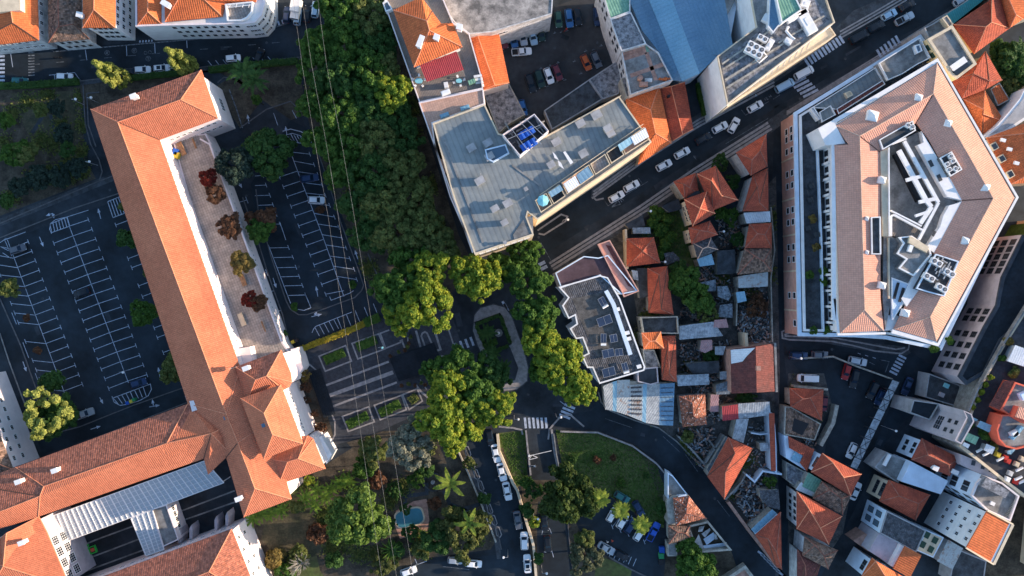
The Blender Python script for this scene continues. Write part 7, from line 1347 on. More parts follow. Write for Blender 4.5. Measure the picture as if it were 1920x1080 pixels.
def palm(x, y, zt, L, n, m, label, wd=.5, droop=.8, plume=False, name='palm_tree', cat='palm tree', trunk=True, lo=.0, zb=0):
    key = (round(L,1), wd, droop, plume); me = FR.setdefault(key, frond_mesh(L, wd, droop, plume=plume))
    c = P(x, y, zt); t = thing(name, label, cat, (c.x, c.y, zb)); rr = random.Random(int(x))
    for i in range(n):
        o = bpy.data.objects.new('frond', me); col.objects.link(o); o.parent = t; o.location = (0, 0, zt - zb); o.rotation_euler = (rr.uniform(-.1,.1), rr.uniform(-.45,.25) if not plume else rr.uniform(-.1,.1), i * 6.283 / n + rr.uniform(-.15,.15)); o.scale = (rr.uniform(.85,1.1),) * 3
        if m != 'leaf_palm': o.material_slots[0].link = 'OBJECT'; o.material_slots[0].material = M[m]
    if trunk: q = MB().tube([(0,0,0),(.1,0,(zt-zb)*.5),(0,0,zt-zb)], .22, 8, r2=.16); link('trunk', q.v, q.f, M['bark'], t, local=True)
    return t
palm(845,905,9,3.9,7,'leaf_palm','tall palm with seven plump yellow green fronds by the round basin', wd=.62, droop=1.2, plume=True); palm(880,980,9,3.4,6,'leaf_palm','palm with upright yellow green fronds near the street corner', wd=.6, droop=.9, plume=True)
palm(1127,935,10,2.3,22,'leaf_palm','fan palm touching the very large dark tree', wd=.55, droop=1.2); palm(1164,957,10,2.3,22,'leaf_palm','middle fan palm above the small car park', wd=.55, droop=1.2); palm(1204,984,10,2.3,22,'leaf_palm','right fan palm above the small car park', wd=.55, droop=1.2)
palm(458,135,9,4.2,12,'leaf_deep','dark palm between the top street and the school gable', wd=.6, droop=1.3); palm(478,150,8,4.0,12,'leaf_deep','second dark palm right of the first by the school gable', wd=.6, droop=1.3); tree(480,186,11,6,'big','leaf_green','small bright green tree below the dark palms')
palm(942,690,3,2.6,12,'leaf_deep','dark palm on the lower part of the island', wd=.45, droop=.7); palm(925,660,3,2.2,12,'leaf_deep','dark palm in the island garden, lower', wd=.45, droop=.7); palm(915,625,3,2.4,12,'leaf_deep','dark palm in the island garden, upper', wd=.45, droop=.7)
palm(1905,105,8,4,12,'leaf_deep','dark palm hidden in the top right garden', wd=.6, droop=1)
for i, (x, y) in enumerate(((490,965),(528,955),(508,962),(573,932),(595,918),(612,930),(590,945),(638,905),(655,900),(620,915),(475,972))): palm(x, y, 2.4, 2.5, 9, 'leaf_cycad', ['banana plant third from the left end of the row','banana plant below the orange corner, largest','banana plant between the two leftmost large ones','banana plant with narrow leaves mid row','banana plant nearest the white porch roof','banana plant right of the middle of the row','banana plant on the lower side of the row','banana plant lit by the sun near the tree','banana plant at the right end of the row','banana plant between middle and right end','banana plant at the left end of the row'][i], wd=.42, droop=.9, name='banana_plant', cat='banana plant', trunk=False)
palm(735,1030,2.2,2.8,20,'leaf_cycad','spiky rosette plant between the two right cables', wd=.14, droop=.4, name='rosette_plant', cat='rosette plant', trunk=False); palm(790,997,1.6,1.6,12,'leaf_cycad','small spiky plant below the oval pool', wd=.2, droop=.4, name='rosette_plant', cat='rosette plant', trunk=False)
# bare tree
mb = MB(); rr = random.Random(9); c0 = P(570, 1052, 0)
for i in range(34):
    a = rr.random()*6.28; L = rr.uniform(1.4,3.4); p1 = c0 + Vector((L*.4*math.cos(a), L*.4*math.sin(a), 2.4)); p2 = c0 + Vector((L*math.cos(a+.2), L*math.sin(a+.2), 3.4)); mb.tube([c0 + Vector((0,0,1.2)), p1, p2], .06, 5, r2=.03)
    for s in (-.5,.5): mb.tube([p1, p1 + Vector((L*.5*math.cos(a+s), L*.5*math.sin(a+s), .8))], .03, 4, r2=.02)
mb.tube([c0, c0 + Vector((0,0,1.6))], .2, 8); tag(mb.build('bare_tree', M['wall_old'], uv=False), 'leafless pale grey tree on the dark lawn at the bottom', 'tree')
def turf(name, polys, m, label, seed, smax=.16, hmax=.2):
    rg = np.random.default_rng(seed); V = []; F = []
    for poly, n in polys:
        ps = [P(*p) for p in poly]; xs = [p.x for p in ps]; ys = [p.y for p in ps]; k = 0
        cl = [(rg.uniform(min(xs), max(xs)), rg.uniform(min(ys), max(ys))) for _ in range(24)]
        while k < n:
            if name == 'weeds': q = cl[rg.integers(24)]; x, y = q[0] + rg.normal() * 1.1, q[1] + rg.normal() * 1.1
            else: x, y = rg.uniform(min(xs), max(xs)), rg.uniform(min(ys), max(ys))
            k += .2; c = False; j = len(ps) - 1
            for i in range(len(ps)):
                if (ps[i].y > y) != (ps[j].y > y) and x < (ps[j].x - ps[i].x) * (y - ps[i].y) / (ps[j].y - ps[i].y) + ps[i].x: c = not c
                j = i
            if not c: continue
            k += .8; a = rg.uniform(0, 6.28); s = rg.uniform(.06, smax); h = rg.uniform(.05, hmax); dx, dy = s*math.cos(a), s*math.sin(a); b = len(V); V += [(x-dx, y-dy, .02), (x+dx, y+dy, .02), (x+dx*.6+dy, y+dy*.6-dx, h), (x-dx*.6+dy, y-dy*.6-dx, h)]; F.append((b,b+1,b+2,b+3))
    tag(link(name, V, F, M[m], uv=False), label, name, kind='stuff')
turf('grass', [([(1042,806),(1120,812),(1185,838),(1232,874),(1250,925),(1245,985),(1225,980),(1105,905),(1055,880)], 9000), ([(936,815),(984,808),(989,900),(966,912)], 2400), ([(1192,436),(1262,382),(1310,485),(1262,478)], 3000)], 'leaf_green', 'short green grass on the lawns and the meadow', 11)
turf('weeds', [([(1180,505),(1215,500),(1270,520),(1350,440),(1455,330),(1462,700),(1409,995),(1268,825),(1200,790)], 9000), ([(0,175),(150,165),(175,330),(0,400)], 7000), ([(480,960),(660,850),(860,810),(930,1020),(700,1080),(490,1080)], 8000), ([(480,180),(560,130),(640,420),(700,560),(860,520),(760,100),(640,0)], 8000), ([(1480,700),(1545,700),(1540,800),(1480,830)], 600)], 'leaf_olive', 'clumps of weeds and ground cover on the garden soil and empty plots', 12, .3, .4)
# ================================================================ VEHICLES
def paintm(name, c, metal=.3): 
    m = mat('car_' + name, c, rough=.28, var=0, spec=.6, metal=metal); return m
for n_, c in dict(white=(.78,.80,.82), silver=(.42,.46,.50), grey=(.13,.14,.16), black=(.018,.02,.024), navy=(.02,.045,.11), blue=(.04,.14,.32), ltblue=(.35,.50,.62), red=(.32,.02,.02), maroon=(.16,.03,.04), orange=(.50,.10,.02), green=(.04,.10,.07), teal=(.04,.17,.17), dkgreen=(.02,.045,.035), brightblue=(.03,.12,.55)).items(): paintm(n_, c, .0 if n_ == 'white' else .35)
mat('car_glass', (.012,.028,.050), rough=.4, var=0, spec=.12); mat('tyre', (.012,.012,.013), var=0, rough=.9); mat('headlamp', (.75,.78,.8), rough=.15, var=0, spec=.8); mat('taillamp', (.30,.01,.01), rough=.2, var=0); mat('rim', (.4,.41,.43), rough=.3, var=0, metal=.8); mat('sunroof', (.02,.03,.04), rough=.08, var=0)
CK = {}
def car_protos(kind):
    if kind in CK: return CK[kind]
    # L, W, belt height, roof height, bonnet start, windscreen top, rear glass top, rear glass base (all x from centre), roof inset
    D = dict(hatch=(4.0,1.74,.88,1.46,.95,.25,-1.45,-1.88,.20), sedan=(4.5,1.80,.88,1.42,.95,.25,-1.05,-1.70,.22), estate=(4.55,1.80,.90,1.48,1.0,.35,-1.75,-2.15,.20), suv=(4.4,1.85,1.02,1.66,1.05,.45,-1.75,-2.08,.18), van=(4.9,1.92,1.15,1.95,1.75,1.2,-2.32,-2.42,.12), mini=(3.6,1.65,.88,1.46,.95,.35,-1.4,-1.70,.18), pickup=(4.9,1.80,.95,1.68,1.05,.55,-.55,-.75,.18))[kind]
    L, W, hb, hr, xb, xw, xr, xq, ins = D; h = L / 2; w = W / 2
    # body outline in plan with rounded nose and tail; lofted in z
    def plan(sx, sy, dz0, f=1.0): return [( h*f*.985, -w*.60*sy), ( h*f, -w*.30*sy), (h*f, w*.30*sy), (h*f*.985, w*.60*sy), (h*.90*sx, w*.90*sy), (h*.72*sx, w*sy), (-h*.72*sx, w*sy), (-h*.92*sx, w*.93*sy), (-h*sx, w*.62*sy), (-h*sx, -w*.62*sy), (-h*.92*sx, -w*.93*sy), (-h*.72*sx, -w*sy), (h*.72*sx, -w*sy), (h*.90*sx, -w*.90*sy)]
    rings = []
    for z, sx, sy, f in ((.22,.97,.94,.96),(.40,1,1,1),(.62,1,1,1),(hb*.86,.99,.985,.985)):
        rings.append([(x, y, z) for x, y in plan(sx, sy, 0, f)])
    top = []
    for x, y in plan(.965, .93, 0, .94):
        z = hb if x < xb else hb - (x - xb) / (h - xb) * .17
        top.append((x, y, z))
    rings.append(top); V = [p for r in rings for p in r]; n = 14; F = [(i*n+j, i*n+(j+1)%n, (i+1)*n+(j+1)%n, (i+1)*n+j) for i in range(4) for j in range(n)]
    c = len(V); bn = 4*n
    V += [(h*.90*.99, 0, hb - .12), (xb, 0, hb + .02), (xq, 0, hb + .02), (-h*.93, 0, hb)]
    # deck (bonnet + boot) as a fan strip
    F += [tuple(range(n-1, -1, -1)), (bn+1, bn+2, c), (bn+2, bn+3, c), (bn+0, bn+1, c), (bn+3, bn+4, c), (bn+4, bn+5, c+1, c), (bn+13, bn+0, c), (bn+12, bn+13, c, c+1), (bn+5, bn+6, c+2, c+1), (bn+12, c+1, c+2, bn+11), (bn+6, bn+7, c+3, c+2), (bn+11, c+2, c+3, bn+10), (bn+7, bn+8, c+3), (bn+8, bn+9, c+3), (bn+9, bn+10, c+3)]
    # cabin
    wb, wt = w*.90, w*.90 - ins; b = len(V)
    V += [(xb, -wb*.92, hb), (xb, wb*.92, hb), (xq, wb*.94, hb), (xq, -wb*.94, hb), (xw, -wt, hr-.05), (xw, wt, hr-.05), (xr, wt, hr-.04), (xr, -wt, hr-.04), (xw-.35, -wt*.75, hr), (xw-.35, wt*.75, hr), (xr+.3, wt*.75, hr), (xr+.3, -wt*.75, hr)]
    F += [(b,b+1,b+5,b+4), (b+1,b+2,b+6,b+5), (b+2,b+3,b+7,b+6), (b+3,b,b+4,b+7), (b+4,b+5,b+9,b+8), (b+5,b+6,b+10,b+9), (b+6,b+7,b+11,b+10), (b+7,b+4,b+8,b+11), (b+8,b+9,b+10,b+11)]
    def mk_(name, V, F, m, smooth=False):
        me = bpy.data.meshes.new(name); me.from_pydata(V, [], F); me.materials.append(M[m]); bm = bmesh.new(); bm.from_mesh(me); bmesh.ops.recalc_face_normals(bm, faces=bm.faces); bm.to_mesh(me); bm.free()
        if smooth: me.polygons.foreach_set('use_smooth', [True]*len(me.polygons)); 
        return me
    parts = [('body', mk_('body', V, F, 'car_white'), (0,0,0))]
    def q(a, b_, c_, d, t0, t1, off):     # quad strip inside a face of the cabin, pushed outwards
        a, b_, c_, d = map(Vector, (a, b_, c_, d)); nn = (b_ - a).cross(d - a).normalized() * off
        lo1, lo2 = a.lerp(d, t0), b_.lerp(c_, t0); hi1, hi2 = a.lerp(d, t1), b_.lerp(c_, t1)
        pts = [lo1.lerp(lo2, .06), lo1.lerp(lo2, .94), hi1.lerp(hi2, .94), hi1.lerp(hi2, .06)]; return [p + nn for p in pts]
    v = V[b:b+8]
    parts.append(('windscreen', mk_('windscreen', q(v[0], v[1], v[5], v[4], .04, .95, .012), [(0,1,2,3)], 'car_glass'), (0,0,0)))
    parts.append(('rear_window', mk_('rear_window', q(v[2], v[3], v[7], v[6], .08, .9, .012), [(0,1,2,3)], 'car_glass'), (0,0,0)))
    parts.append(('side_window', mk_('side_window', q(v[1], v[2], v[6], v[5], .12, .85, .012), [(0,1,2,3)], 'car_glass'), (0,0,0)))
    parts.append(('side_window', mk_('side_window', q(v[3], v[0], v[4], v[7], .12, .85, .012), [(0,1,2,3)], 'car_glass'), (0,0,0)))
    mb = MB(); r = .31; mb.tube([(0,-.11,0),(0,.11,0)], r, 14); wm = mk_('wheel', mb.v, mb.f, 'tyre')
    for sx in (.62, -.60):
        for sy in (-1, 1): parts.append(('wheel', wm, (h*sx, sy*(w-.10), r)))
    mb = MB(); mb.box((0,0,0), (.10,.36,.14)); hm = mk_('headlight', mb.v, mb.f, 'headlamp'); mb = MB(); mb.box((0,0,0), (.06,.30,.16)); tm = mk_('tail_light', mb.v, mb.f, 'taillamp')
    for sy in (-1, 1): parts.append(('headlight', hm, (h*.955, sy*w*.66, .64))); parts.append(('tail_light', tm, (-h*.975, sy*w*.68, .72)))
    mb = MB(); mb.box((0,0,0), (.14,.20,.13)); mm = mk_('mirror', mb.v, mb.f, 'car_white')
    for sy in (-1, 1): parts.append(('mirror', mm, (xb-.18, sy*(w+.06), hb+.06)))
    if kind == 'pickup':
        mb = MB(); x0, x1 = -h*.95, xq-.06; mb.box(((x0+x1)/2, 0, hb+.012), (x1-x0-.12, W*.74, .02)); parts.append(('cargo_bed', mk_('cargo_bed', mb.v, mb.f, 'black'), (0,0,0)))
        mb = MB(); mb.box(((x0+x1)/2, w*.84, hb+.06), (x1-x0, .07, .14)); mb.box(((x0+x1)/2, -w*.84, hb+.06), (x1-x0, .07, .14)); mb.box((x0+.03, 0, hb+.06), (.07, W*.78, .14)); parts.append(('bed_rail', mk_('bed_rail', mb.v, mb.f, 'car_white'), (0,0,0)))
    CK[kind] = parts; return parts
PAINTED = ('body', 'mirror', 'bed_rail')
def car(x, y, ang, kind, color, label, group=None, sunroof=False, z=0, cat=None):
    """centre at a photo pixel, nose towards ang (photo degrees, clockwise from +x)"""
    c = P(x, y, .7 + z); t = thing('parked_' + ('van' if kind == 'van' else 'pickup' if kind == 'pickup' else 'car'), label, cat or ('van' if kind == 'van' else 'pickup' if kind == 'pickup' else 'car'), (c.x, c.y, z), R(-ang), group)
    for name, me, loc in car_protos(kind):
        o = bpy.data.objects.new(name, me); col.objects.link(o); o.parent = t; o.location = loc
        if name in PAINTED and color != 'white': o.material_slots[0].link = 'OBJECT'; o.material_slots[0].material = M['car_' + color]
    if sunroof:
        me = car_protos(kind); mb = MB(); mb.box((-.45, 0, 1.475 if kind != 'sedan' else 1.435), (.9, .85, .02)); o = link('sunroof', mb.v, mb.f, M['sunroof'], t, local=True)
    return t
C_ = [
 # top street
 (121,144,2,'hatch','white','white car parked by the hedge at the top left',1),(37,152,4,'hatch','teal','teal car at the left edge of the top street',1),(267,131,-3,'hatch','white','white car right of the left columnar tree',1),(303,128,-4,'hatch','white','white car with a dark sunroof between the two columnar trees',1),(330,122,-4,'mini','white','white car half hidden by the right columnar tree',1),(245,134,-3,'mini','black','black car half hidden by the left columnar tree',1),(437,109,-6,'mini','white','small white car in the hatched bays of the top street',1),(486,104,-70,'mini','black','black car in the bays near the avenue end',1),
 (538,28,-83,'hatch','navy','dark blue car in the four car group at the top of the street',1),(558,32,-83,'hatch','ltblue','light blue car below the white truck top',1),(576,26,-83,'hatch','black','black car third in the group at the top of the street',1),(591,18,-84,'hatch','ltblue','pale blue car last in the group beside the avenue',1),
 # yard
 (943,76,72,'hatch','maroon','dark plum car at the left end of the yard row under the white wall',2),(963,74,78,'hatch','blue','blue car second in the yard row under the white wall',2),(980,68,78,'estate','silver','silver car third in the yard row under the white wall',2),(999,67,78,'estate','ltblue','pale blue car fourth in the yard row under the white wall',2),(1015,62,82,'hatch','dkgreen','dark green car fifth in the yard row under the white wall',2),
 (1047,36,84,'hatch','green','green car at the top of the yard, left of three',2),(1067,34,82,'estate','blue','blue car at the top of the yard, middle of three',2),(1083,32,80,'hatch','black','black car at the top of the yard, right of three',2),(1120,31,85,'estate','navy','navy car alone at the top right of the yard',2),(978,97,-5,'pickup','white','white pickup crossing the yard',2),
 (995,156,72,'estate','black','black car at the left end of the middle yard row',2),(1012,148,72,'suv','dkgreen','dark green car second in the middle yard row',2),(1029,142,70,'hatch','white','bright white car in the middle yard row',2),(1045,136,68,'hatch','maroon','maroon car at the right end of the middle yard row',2),(1099,117,66,'hatch','orange','orange car with black roof in the yard',2),(1118,112,66,'hatch','grey','dark grey car beside the orange one',2),(980,202,76,'hatch','blue','blue car alone at the left wall below the yard',2),
 # diagonal street
 (1416,200,-29,'hatch','white','white car nearest the cream ledge in the diagonal street',3),(1350,239,-28,'hatch','white','white car in front of the angled one',3),(1376,235,-62,'hatch','white','white car pulling out at an angle',3),(1319,260,-28,'hatch','black','black car between white cars in the diagonal street',3),(1279,287,-28,'hatch','white','white car, upper of the pair by the rusty roof',3),(1245,310,-28,'hatch','white','white car, lower of the pair by the rusty roof',3),(1184,349,-28,'hatch','white','white car, upper of the pair by the pavement tip',3),(1156,369,-28,'hatch','white','white car, lower of the pair by the pavement tip',3),
 (1507,137,-28,'van','white','white van beside the short zebra crossing',3),(1471,161,-28,'van','ltblue','pale blue van behind the white van',3),(1667,28,-28,'hatch','ltblue','pale blue car near the top of the diagonal street',3),(1696,35,-28,'pickup','silver','silver pickup driving near the top of the diagonal street',3),(1642,50,-28,'suv','black','black car just below the pale blue one at the top',3),(1611,69,-28,'van','black','large black van by the long zebra crossing',3),(1701,10,-28,'hatch','black','black car at the very top of the diagonal street',3),(1802,1,-28,'hatch','silver','silver car at the top edge beside the teal roof',3),
 # car parks
 (580,334,-8,'estate','navy','dark blue car alone in the right car park',4),(593,375,2,'hatch','white','white car alone in the right car park',4),(33,467,-18,'hatch','grey','grey car in the upper bays of the left car park',4),(153,549,162,'hatch','black','black car in the middle of the left car park',4),(260,718,-16,'hatch','navy','dark blue car at the hatched end of the left car park',4),(158,776,-20,'pickup','silver','silver pickup in the last bay of the left car park',4),
 # sloping street
 (919,820,78,'hatch','black','black car at the top of the row on the sloping street',5),(930,850,78,'sedan','white','white car first of the three below the tree',5),(941,885,76,'sedan','white','white car second of the three below the tree',5),(951,921,78,'sedan','white','white car third of the three below the tree',5),(971,975,80,'sedan','grey','grey car alone in the lower row of the sloping street',5),(983,1014,-92,'suv','white','white car above the one with the sunroof',5),(989,1057,-94,'sedan','white','white car with a dark sunroof at the bottom edge',5),(1027,1020,84,'hatch','black','black car in the bay beside the cream wall, lower',5),(1021,980,84,'hatch','black','black car in the bay beside the cream wall, upper',5),
 (888,1057,4,'hatch','white','white car at the street corner on the bottom',5),(853,1051,5,'mini','silver','silver car half under the corner tree',5),(766,1071,-18,'hatch','white','white car at the bottom edge under the right cable',5),
 (1166,932,30,'hatch','teal','dark teal car on the lawn edge behind the fan palms',6),(1197,953,60,'hatch','navy','navy car on the lawn edge between two fan palms',6),(1167,977,-60,'hatch','white','white car half under the middle fan palm',6),(1182,986,-58,'hatch','navy','navy car between two white cars under the palms',6),(1199,1000,-58,'hatch','white','white car under the right fan palm',6),(1225,997,-62,'pickup','brightblue','bright blue truck beside the palms',6),(1147,966,-60,'mini','white','white car nose under the left fan palm',6),(1137,1028,30,'sedan','silver','silver convertible at the lower side of the small car park',6),(1165,1041,28,'mini','black','black small car at the lower side of the small car park',6),
 # around the lower lane
 (1497,667,2,'suv','navy','dark blue car at the left end of the street below the five-sided block',7),(1537,665,2,'hatch','grey','grey car next to the dark blue one below the five-sided block',7),(1608,677,12,'estate','silver','silver car in the turning lane below the five-sided block',7),(1514,709,-178,'van','white','white van parked in the lower car yard',7),(1587,697,105,'hatch','red','red car in the lower car yard',7),(1602,710,102,'estate','black','black car right of the red one in the lower yard',7),(1636,732,115,'suv','black','black car left of the dark blue one near the carports',7),(1650,745,112,'hatch','navy','dark blue car closest to the carports',7),(1701,724,112,'sedan','navy','dark blue car driving down the street beside the carports',7),(1597,845,114,'hatch','white','white car with a black roof stripe by the carports',7),(1604,921,-66,'sedan','white','white car half behind the mossy roof house',7),(1545,757,95,'mini','maroon','maroon car peeping out beside the cracked orange roof',7),
 (1640,250,0,'hatch','white','',0)][:-1]
GN = {1:'cars along the top street',2:'cars in the walled yard',3:'vehicles in the diagonal street',4:'cars in the school car parks',5:'cars along the sloping street',6:'cars in the small palm car park',7:'cars below the five-sided building'}
for x, y, a, k, c, lab, g in C_: car(x, y, a, k, c, lab, GN[g], sunroof='sunroof' in lab)
# white truck top, bins, barrier, small street things
c = P(553, 8, 3); t = thing('white_truck', 'white truck body with folded white arm above the light blue car', 'truck', (c.x, c.y, 0), R(80))
for nm, d, p, m in (('cargo_box',(3.2,2.1,2.2),(0,0,1.9),'white'),('cab',(1.5,2.0,1.6),(-2.3,0,1.3),'white'),('arm',(2.6,.25,.25),(.4,.9,3.2),'white'),('windscreen',(.06,1.7,.7),(-3.06,0,1.7),'car_glass')): q = MB().box(p, d, tilt=.0); link(nm, q.v, q.f, M[m], t, local=True)
for sx in (-2.2, 1.1):
    for sy in (-.95, .95): q = MB().tube([(sx, sy-.12, .42),(sx, sy+.12, .42)], .42, 12); link('wheel', q.v, q.f, M['tyre'], t, local=True)
def bin_(x, y, m, label, ang=0, cat='bin', z=0):
    c = P(x, y, z+1); t = thing('waste_container', label, cat, (c.x, c.y, z), R(-ang)); q = MB().prism([(-.55,-.7),(.55,-.7),(.6,.7),(-.6,.7)], .12, 1.15); link('body', q.v, q.f, M[m], t, local=True); q = MB().box((0,0,1.22),(1.25,1.5,.14)); q.box((0,0,1.32),(1.1,1.2,.08)); link('lid', q.v, q.f, M[m], t, local=True)
    for sx in (-.4,.4):
        for sy in (-.5,.5): q = MB().tube([(sx-.05,sy,.08),(sx+.05,sy,.08)], .08, 8); link('wheel', q.v, q.f, M['tyre'], t, local=True)
bin_(1241,1031,'blue','blue waste container against the wall of the small car park',0,'waste container'); bin_(1240,1042,'green','green waste container next to the blue one',0,'waste container'); bin_(1240,1053,'black','black and white waste container last in the row',0,'waste container')
bin_(329,285,'blue','blue recycling bin on the school terrace',20,'recycling bin',TZ); bin_(331,291,'yellow','yellow recycling bin on the school terrace',20,'recycling bin',TZ)
def bench(x, y, ang, label, L=2.6, wd=1.1, m='wood', z=TZ):
    c = P(x, y, z); t = thing('planter_bench', label, 'bench', (c.x, c.y, z), R(-ang)); q = MB().box((0,0,.5),(L,wd,.1)); link('seat', q.v, q.f, M[m], t, local=True); q = MB()
    for s in (-1,1): q.box((s*L*.42,0,.22),(.14,wd*.85,.44))
    link('legs', q.v, q.f, M['concrete'], t, local=True)
    q = MB().box((0,wd*.5+.03,.72),(L,.06,.4)); link('backrest', q.v, q.f, M[m], t, local=True)
bench(342,280,65,'wide orange wooden bench at the upper end of the school terrace',3.2,1.2); bench(457,526,68,'wooden bench below the golden brown tree'); bench(455,599,68,'pale wooden bench near the lower end of the terrace',3,1.2,'wall_cream'); bench(366,270,70,'thin wooden bench by the inner corner of the terrace',2.4,.4); bench(495,612,68,'thin brown bench along the lower terrace parapet',2.6,.3)
# gate barrier and forecourt
c = P(992, 853, 0); t = thing('barrier', 'white lowered barrier arm across the car park entrance', 'barrier', (c.x, c.y, 0)); e = P(1034, 845, 1); q = MB(); q.box((c.x, c.y, .55),(.4,.5,1.1)); q.build('post', M['white'], t); q = MB(); q.beam((c.x, c.y, 1.0), (e.x, e.y, 1.0), .12, .12); q.build('arm', M['white'], t); q = MB(); q.beam(P(992,862,.8), P(1008,858,.8), .12,.1); q.beam(P(992,862,.8), P(997,853,.8), .12,.1); q.beam(P(1008,858,.8), P(997,853,.8), .12,.1); q.build('frame', M['white'], t)
c = P(1000, 873, 0); t = thing('scooter', 'white scooter standing below the barrier', 'scooter', (c.x, c.y, 0), R(5)); 
for nm, q, m in (('body', MB().box((0,0,.6),(1.1,.35,.35)).box((.5,0,.8),(.15,.5,.5)), 'white'), ('seat', MB().box((-.25,0,.82),(.6,.28,.1)), 'black'), ('handlebar', MB().box((.5,0,1.05),(.08,.7,.06)), 'black'), ('wheel', MB().tube([(.7,-.06,.28),(.7,.06,.28)], .28, 12), 'tyre'), ('wheel', MB().tube([(-.65,-.06,.28),(-.65,.06,.28)], .28, 12), 'tyre')): link(nm, q.v, q.f, M[m], t, local=True)
c = P(1060, 57, 0); t = thing('motorcycle', 'red motorcycle standing in the walled yard', 'motorcycle', (c.x, c.y, 0), R(35))
for nm, q, m in (('body', MB().box((0,0,.65),(1.0,.3,.35)), 'red'), ('seat', MB().box((-.3,0,.86),(.6,.26,.1)), 'black'), ('handlebar', MB().box((.45,0,1.05),(.06,.7,.05)), 'black'), ('wheel', MB().tube([(.75,-.06,.3),(.75,.06,.3)], .3, 12), 'tyre'), ('wheel', MB().tube([(-.7,-.06,.3),(-.7,.06,.3)], .3, 12), 'tyre')): link(nm, q.v, q.f, M[m], t, local=True)
c = P(109, 109, 0); t = thing('motorcycle', 'dark motorcycle riding along the top street', 'motorcycle', (c.x, c.y, 0), R(0))
for nm, q, m in (('body', MB().box((0,0,.65),(1.0,.3,.35)), 'car_black'), ('seat', MB().box((-.3,0,.86),(.6,.26,.1)), 'black'), ('wheel', MB().tube([(.75,-.06,.3),(.75,.06,.3)], .3, 12), 'tyre'), ('wheel', MB().tube([(-.7,-.06,.3),(-.7,.06,.3)], .3, 12), 'tyre')): link(nm, q.v, q.f, M[m], t, local=True)
for k, (pts, lab) in enumerate((([(546,-30),(566,120),(591,270),(615,405),(635,540),(676,810),(720,1110)],'left one of the three long overhead cables'),([(562,-30),(584,120),(612,270),(634,405),(656,540),(701,810),(748,1110)],'middle one of the three long overhead cables'),([(592,-30),(612,120),(641,270),(664,405),(686,540),(731,810),(780,1110)],'right one of the three long overhead cables'))):
    tag(MB().tube([P(*p, 24 - 2.0*math.sin(i/6*3.14)) for i, p in enumerate(pts)], .02, 5).build('overhead_cable', M['concrete'], uv=False), lab, 'cable', 'overhead cables')
def lamp(x, y, label, h=5.5, ang=0, arm=1.0, z=0, m='white'):
    c = P(x, y, h); t = thing('street_lamp', label, 'street lamp', (c.x - arm*math.cos(R(-ang)), c.y - arm*math.sin(R(-ang)), z), R(-ang))
    q = MB().tube([(0,0,0),(0,0,h)], .07, 8, r2=.05); link('pole', q.v, q.f, M['steel'], t, local=True); q = MB().tube([(0,0,h),(arm,0,h+.15)], .04, 6); link('arm', q.v, q.f, M['steel'], t, local=True)
    q = MB().prism([(arm+.28*math.cos(i*.628), .28*math.sin(i*.628)) for i in range(10)], h-.02, h+.22); q.prism([(arm+.15*math.cos(i*.628), .15*math.sin(i*.628)) for i in range(10)], h+.22, h+.32); link('lamp_head', q.v, q.f, M[m], t, local=True)
for x, y, a, lab in ((142,186,0,'white globe lamp beside the garden path near the hedge'),(168,303,0,'white globe lamp on the garden path above the corner'),(171,183,0,'white globe lamp by the walled entrance'),(1052,782,0,'white globe lamp in the middle of the pointed traffic island'),(972,786,0,'white globe lamp on the corner left of the zebra crossing'),(944,1045,180,'white lamp head at the lower street corner'),(1065,412,0,'white globe lamp at the tip of the pavement loop'),(1680,808,20,'white lamp beside the lane right of the carports'),(1220,396,0,'white globe lamp in the green meadow by the street'),(1247,491,0,'white globe lamp near the small grey shed roof'),(1357,434,0,'pale lamp beside the row of orange roofs'),(1025,1075,0,'white lamp head at the bottom beside the cream wall'),(1009,973,0,'white lamp head above the dark parked cars'),(1502,672,0,'white lamp head beside the dark blue car'),(231,698,0,'small pale lamp on the spine of the left car park'),(1180,450,0,'round pink topped post on the pink parapet'),(893,1057,0,'')): 
    if lab: lamp(x, y, lab, ang=a, z=0)
pc = P(768, 970, 0); sg = lambda v: math.copysign(abs(v)**.55, v)
ov = lambda rx, ry, a0=R(14): [(pc.x + rx*sg(math.cos(t))*math.cos(a0) - ry*sg(math.sin(t))*math.sin(a0), pc.y + rx*sg(math.cos(t))*math.sin(a0) + ry*sg(math.sin(t))*math.cos(a0)) for t in [i*.2618 + .13 for i in range(24)]]
pl_ = thing('oval_pool', 'oval turquoise pool with a pale rim in the lower garden', 'pool', (pc.x, pc.y, 0)); MB().prism(ov(3.6,2.3), 0, .35).build('rim', M['wall_cream'], pl_); MB().prism(ov(3.25,1.95), .35, .37).build('water', M['pool_blue'], pl_)
sheet('pool_terrace', [(742,958),(775,940),(800,935),(805,975),(800,1000),(750,1010),(740,985)], 'brick', .022)
c = P(812, 903, 0); rb_ = thing('round_basin', 'round dark stone basin with a small fountain beside the palm', 'basin', (c.x, c.y, 0))
MB().ring([Vector((c.x+2.3*math.cos(i*.3927), c.y+2.3*math.sin(i*.3927))) for i in range(16)], .3, 0, .5).build('rim', M['concrete_dark'], rb_); MB().prism([(c.x+.5*math.cos(i*.785), c.y+.5*math.sin(i*.785)) for i in range(8)], 0, .9).build('fountain', M['concrete'], rb_)
c = P(935, 624, .2); f_ = thing('fountain', 'small white fountain in the dark island garden', 'fountain', (c.x, c.y, .2)); MB().prism([(c.x+1.0*math.cos(i*.785), c.y+1.0*math.sin(i*.785)) for i in range(8)], .2, .7).build('basin', M['concrete'], f_); MB().prism([(c.x+.35*math.cos(i*.785), c.y+.35*math.sin(i*.785)) for i in range(8)], .7, 1.5).build('spout', M['white'], f_)
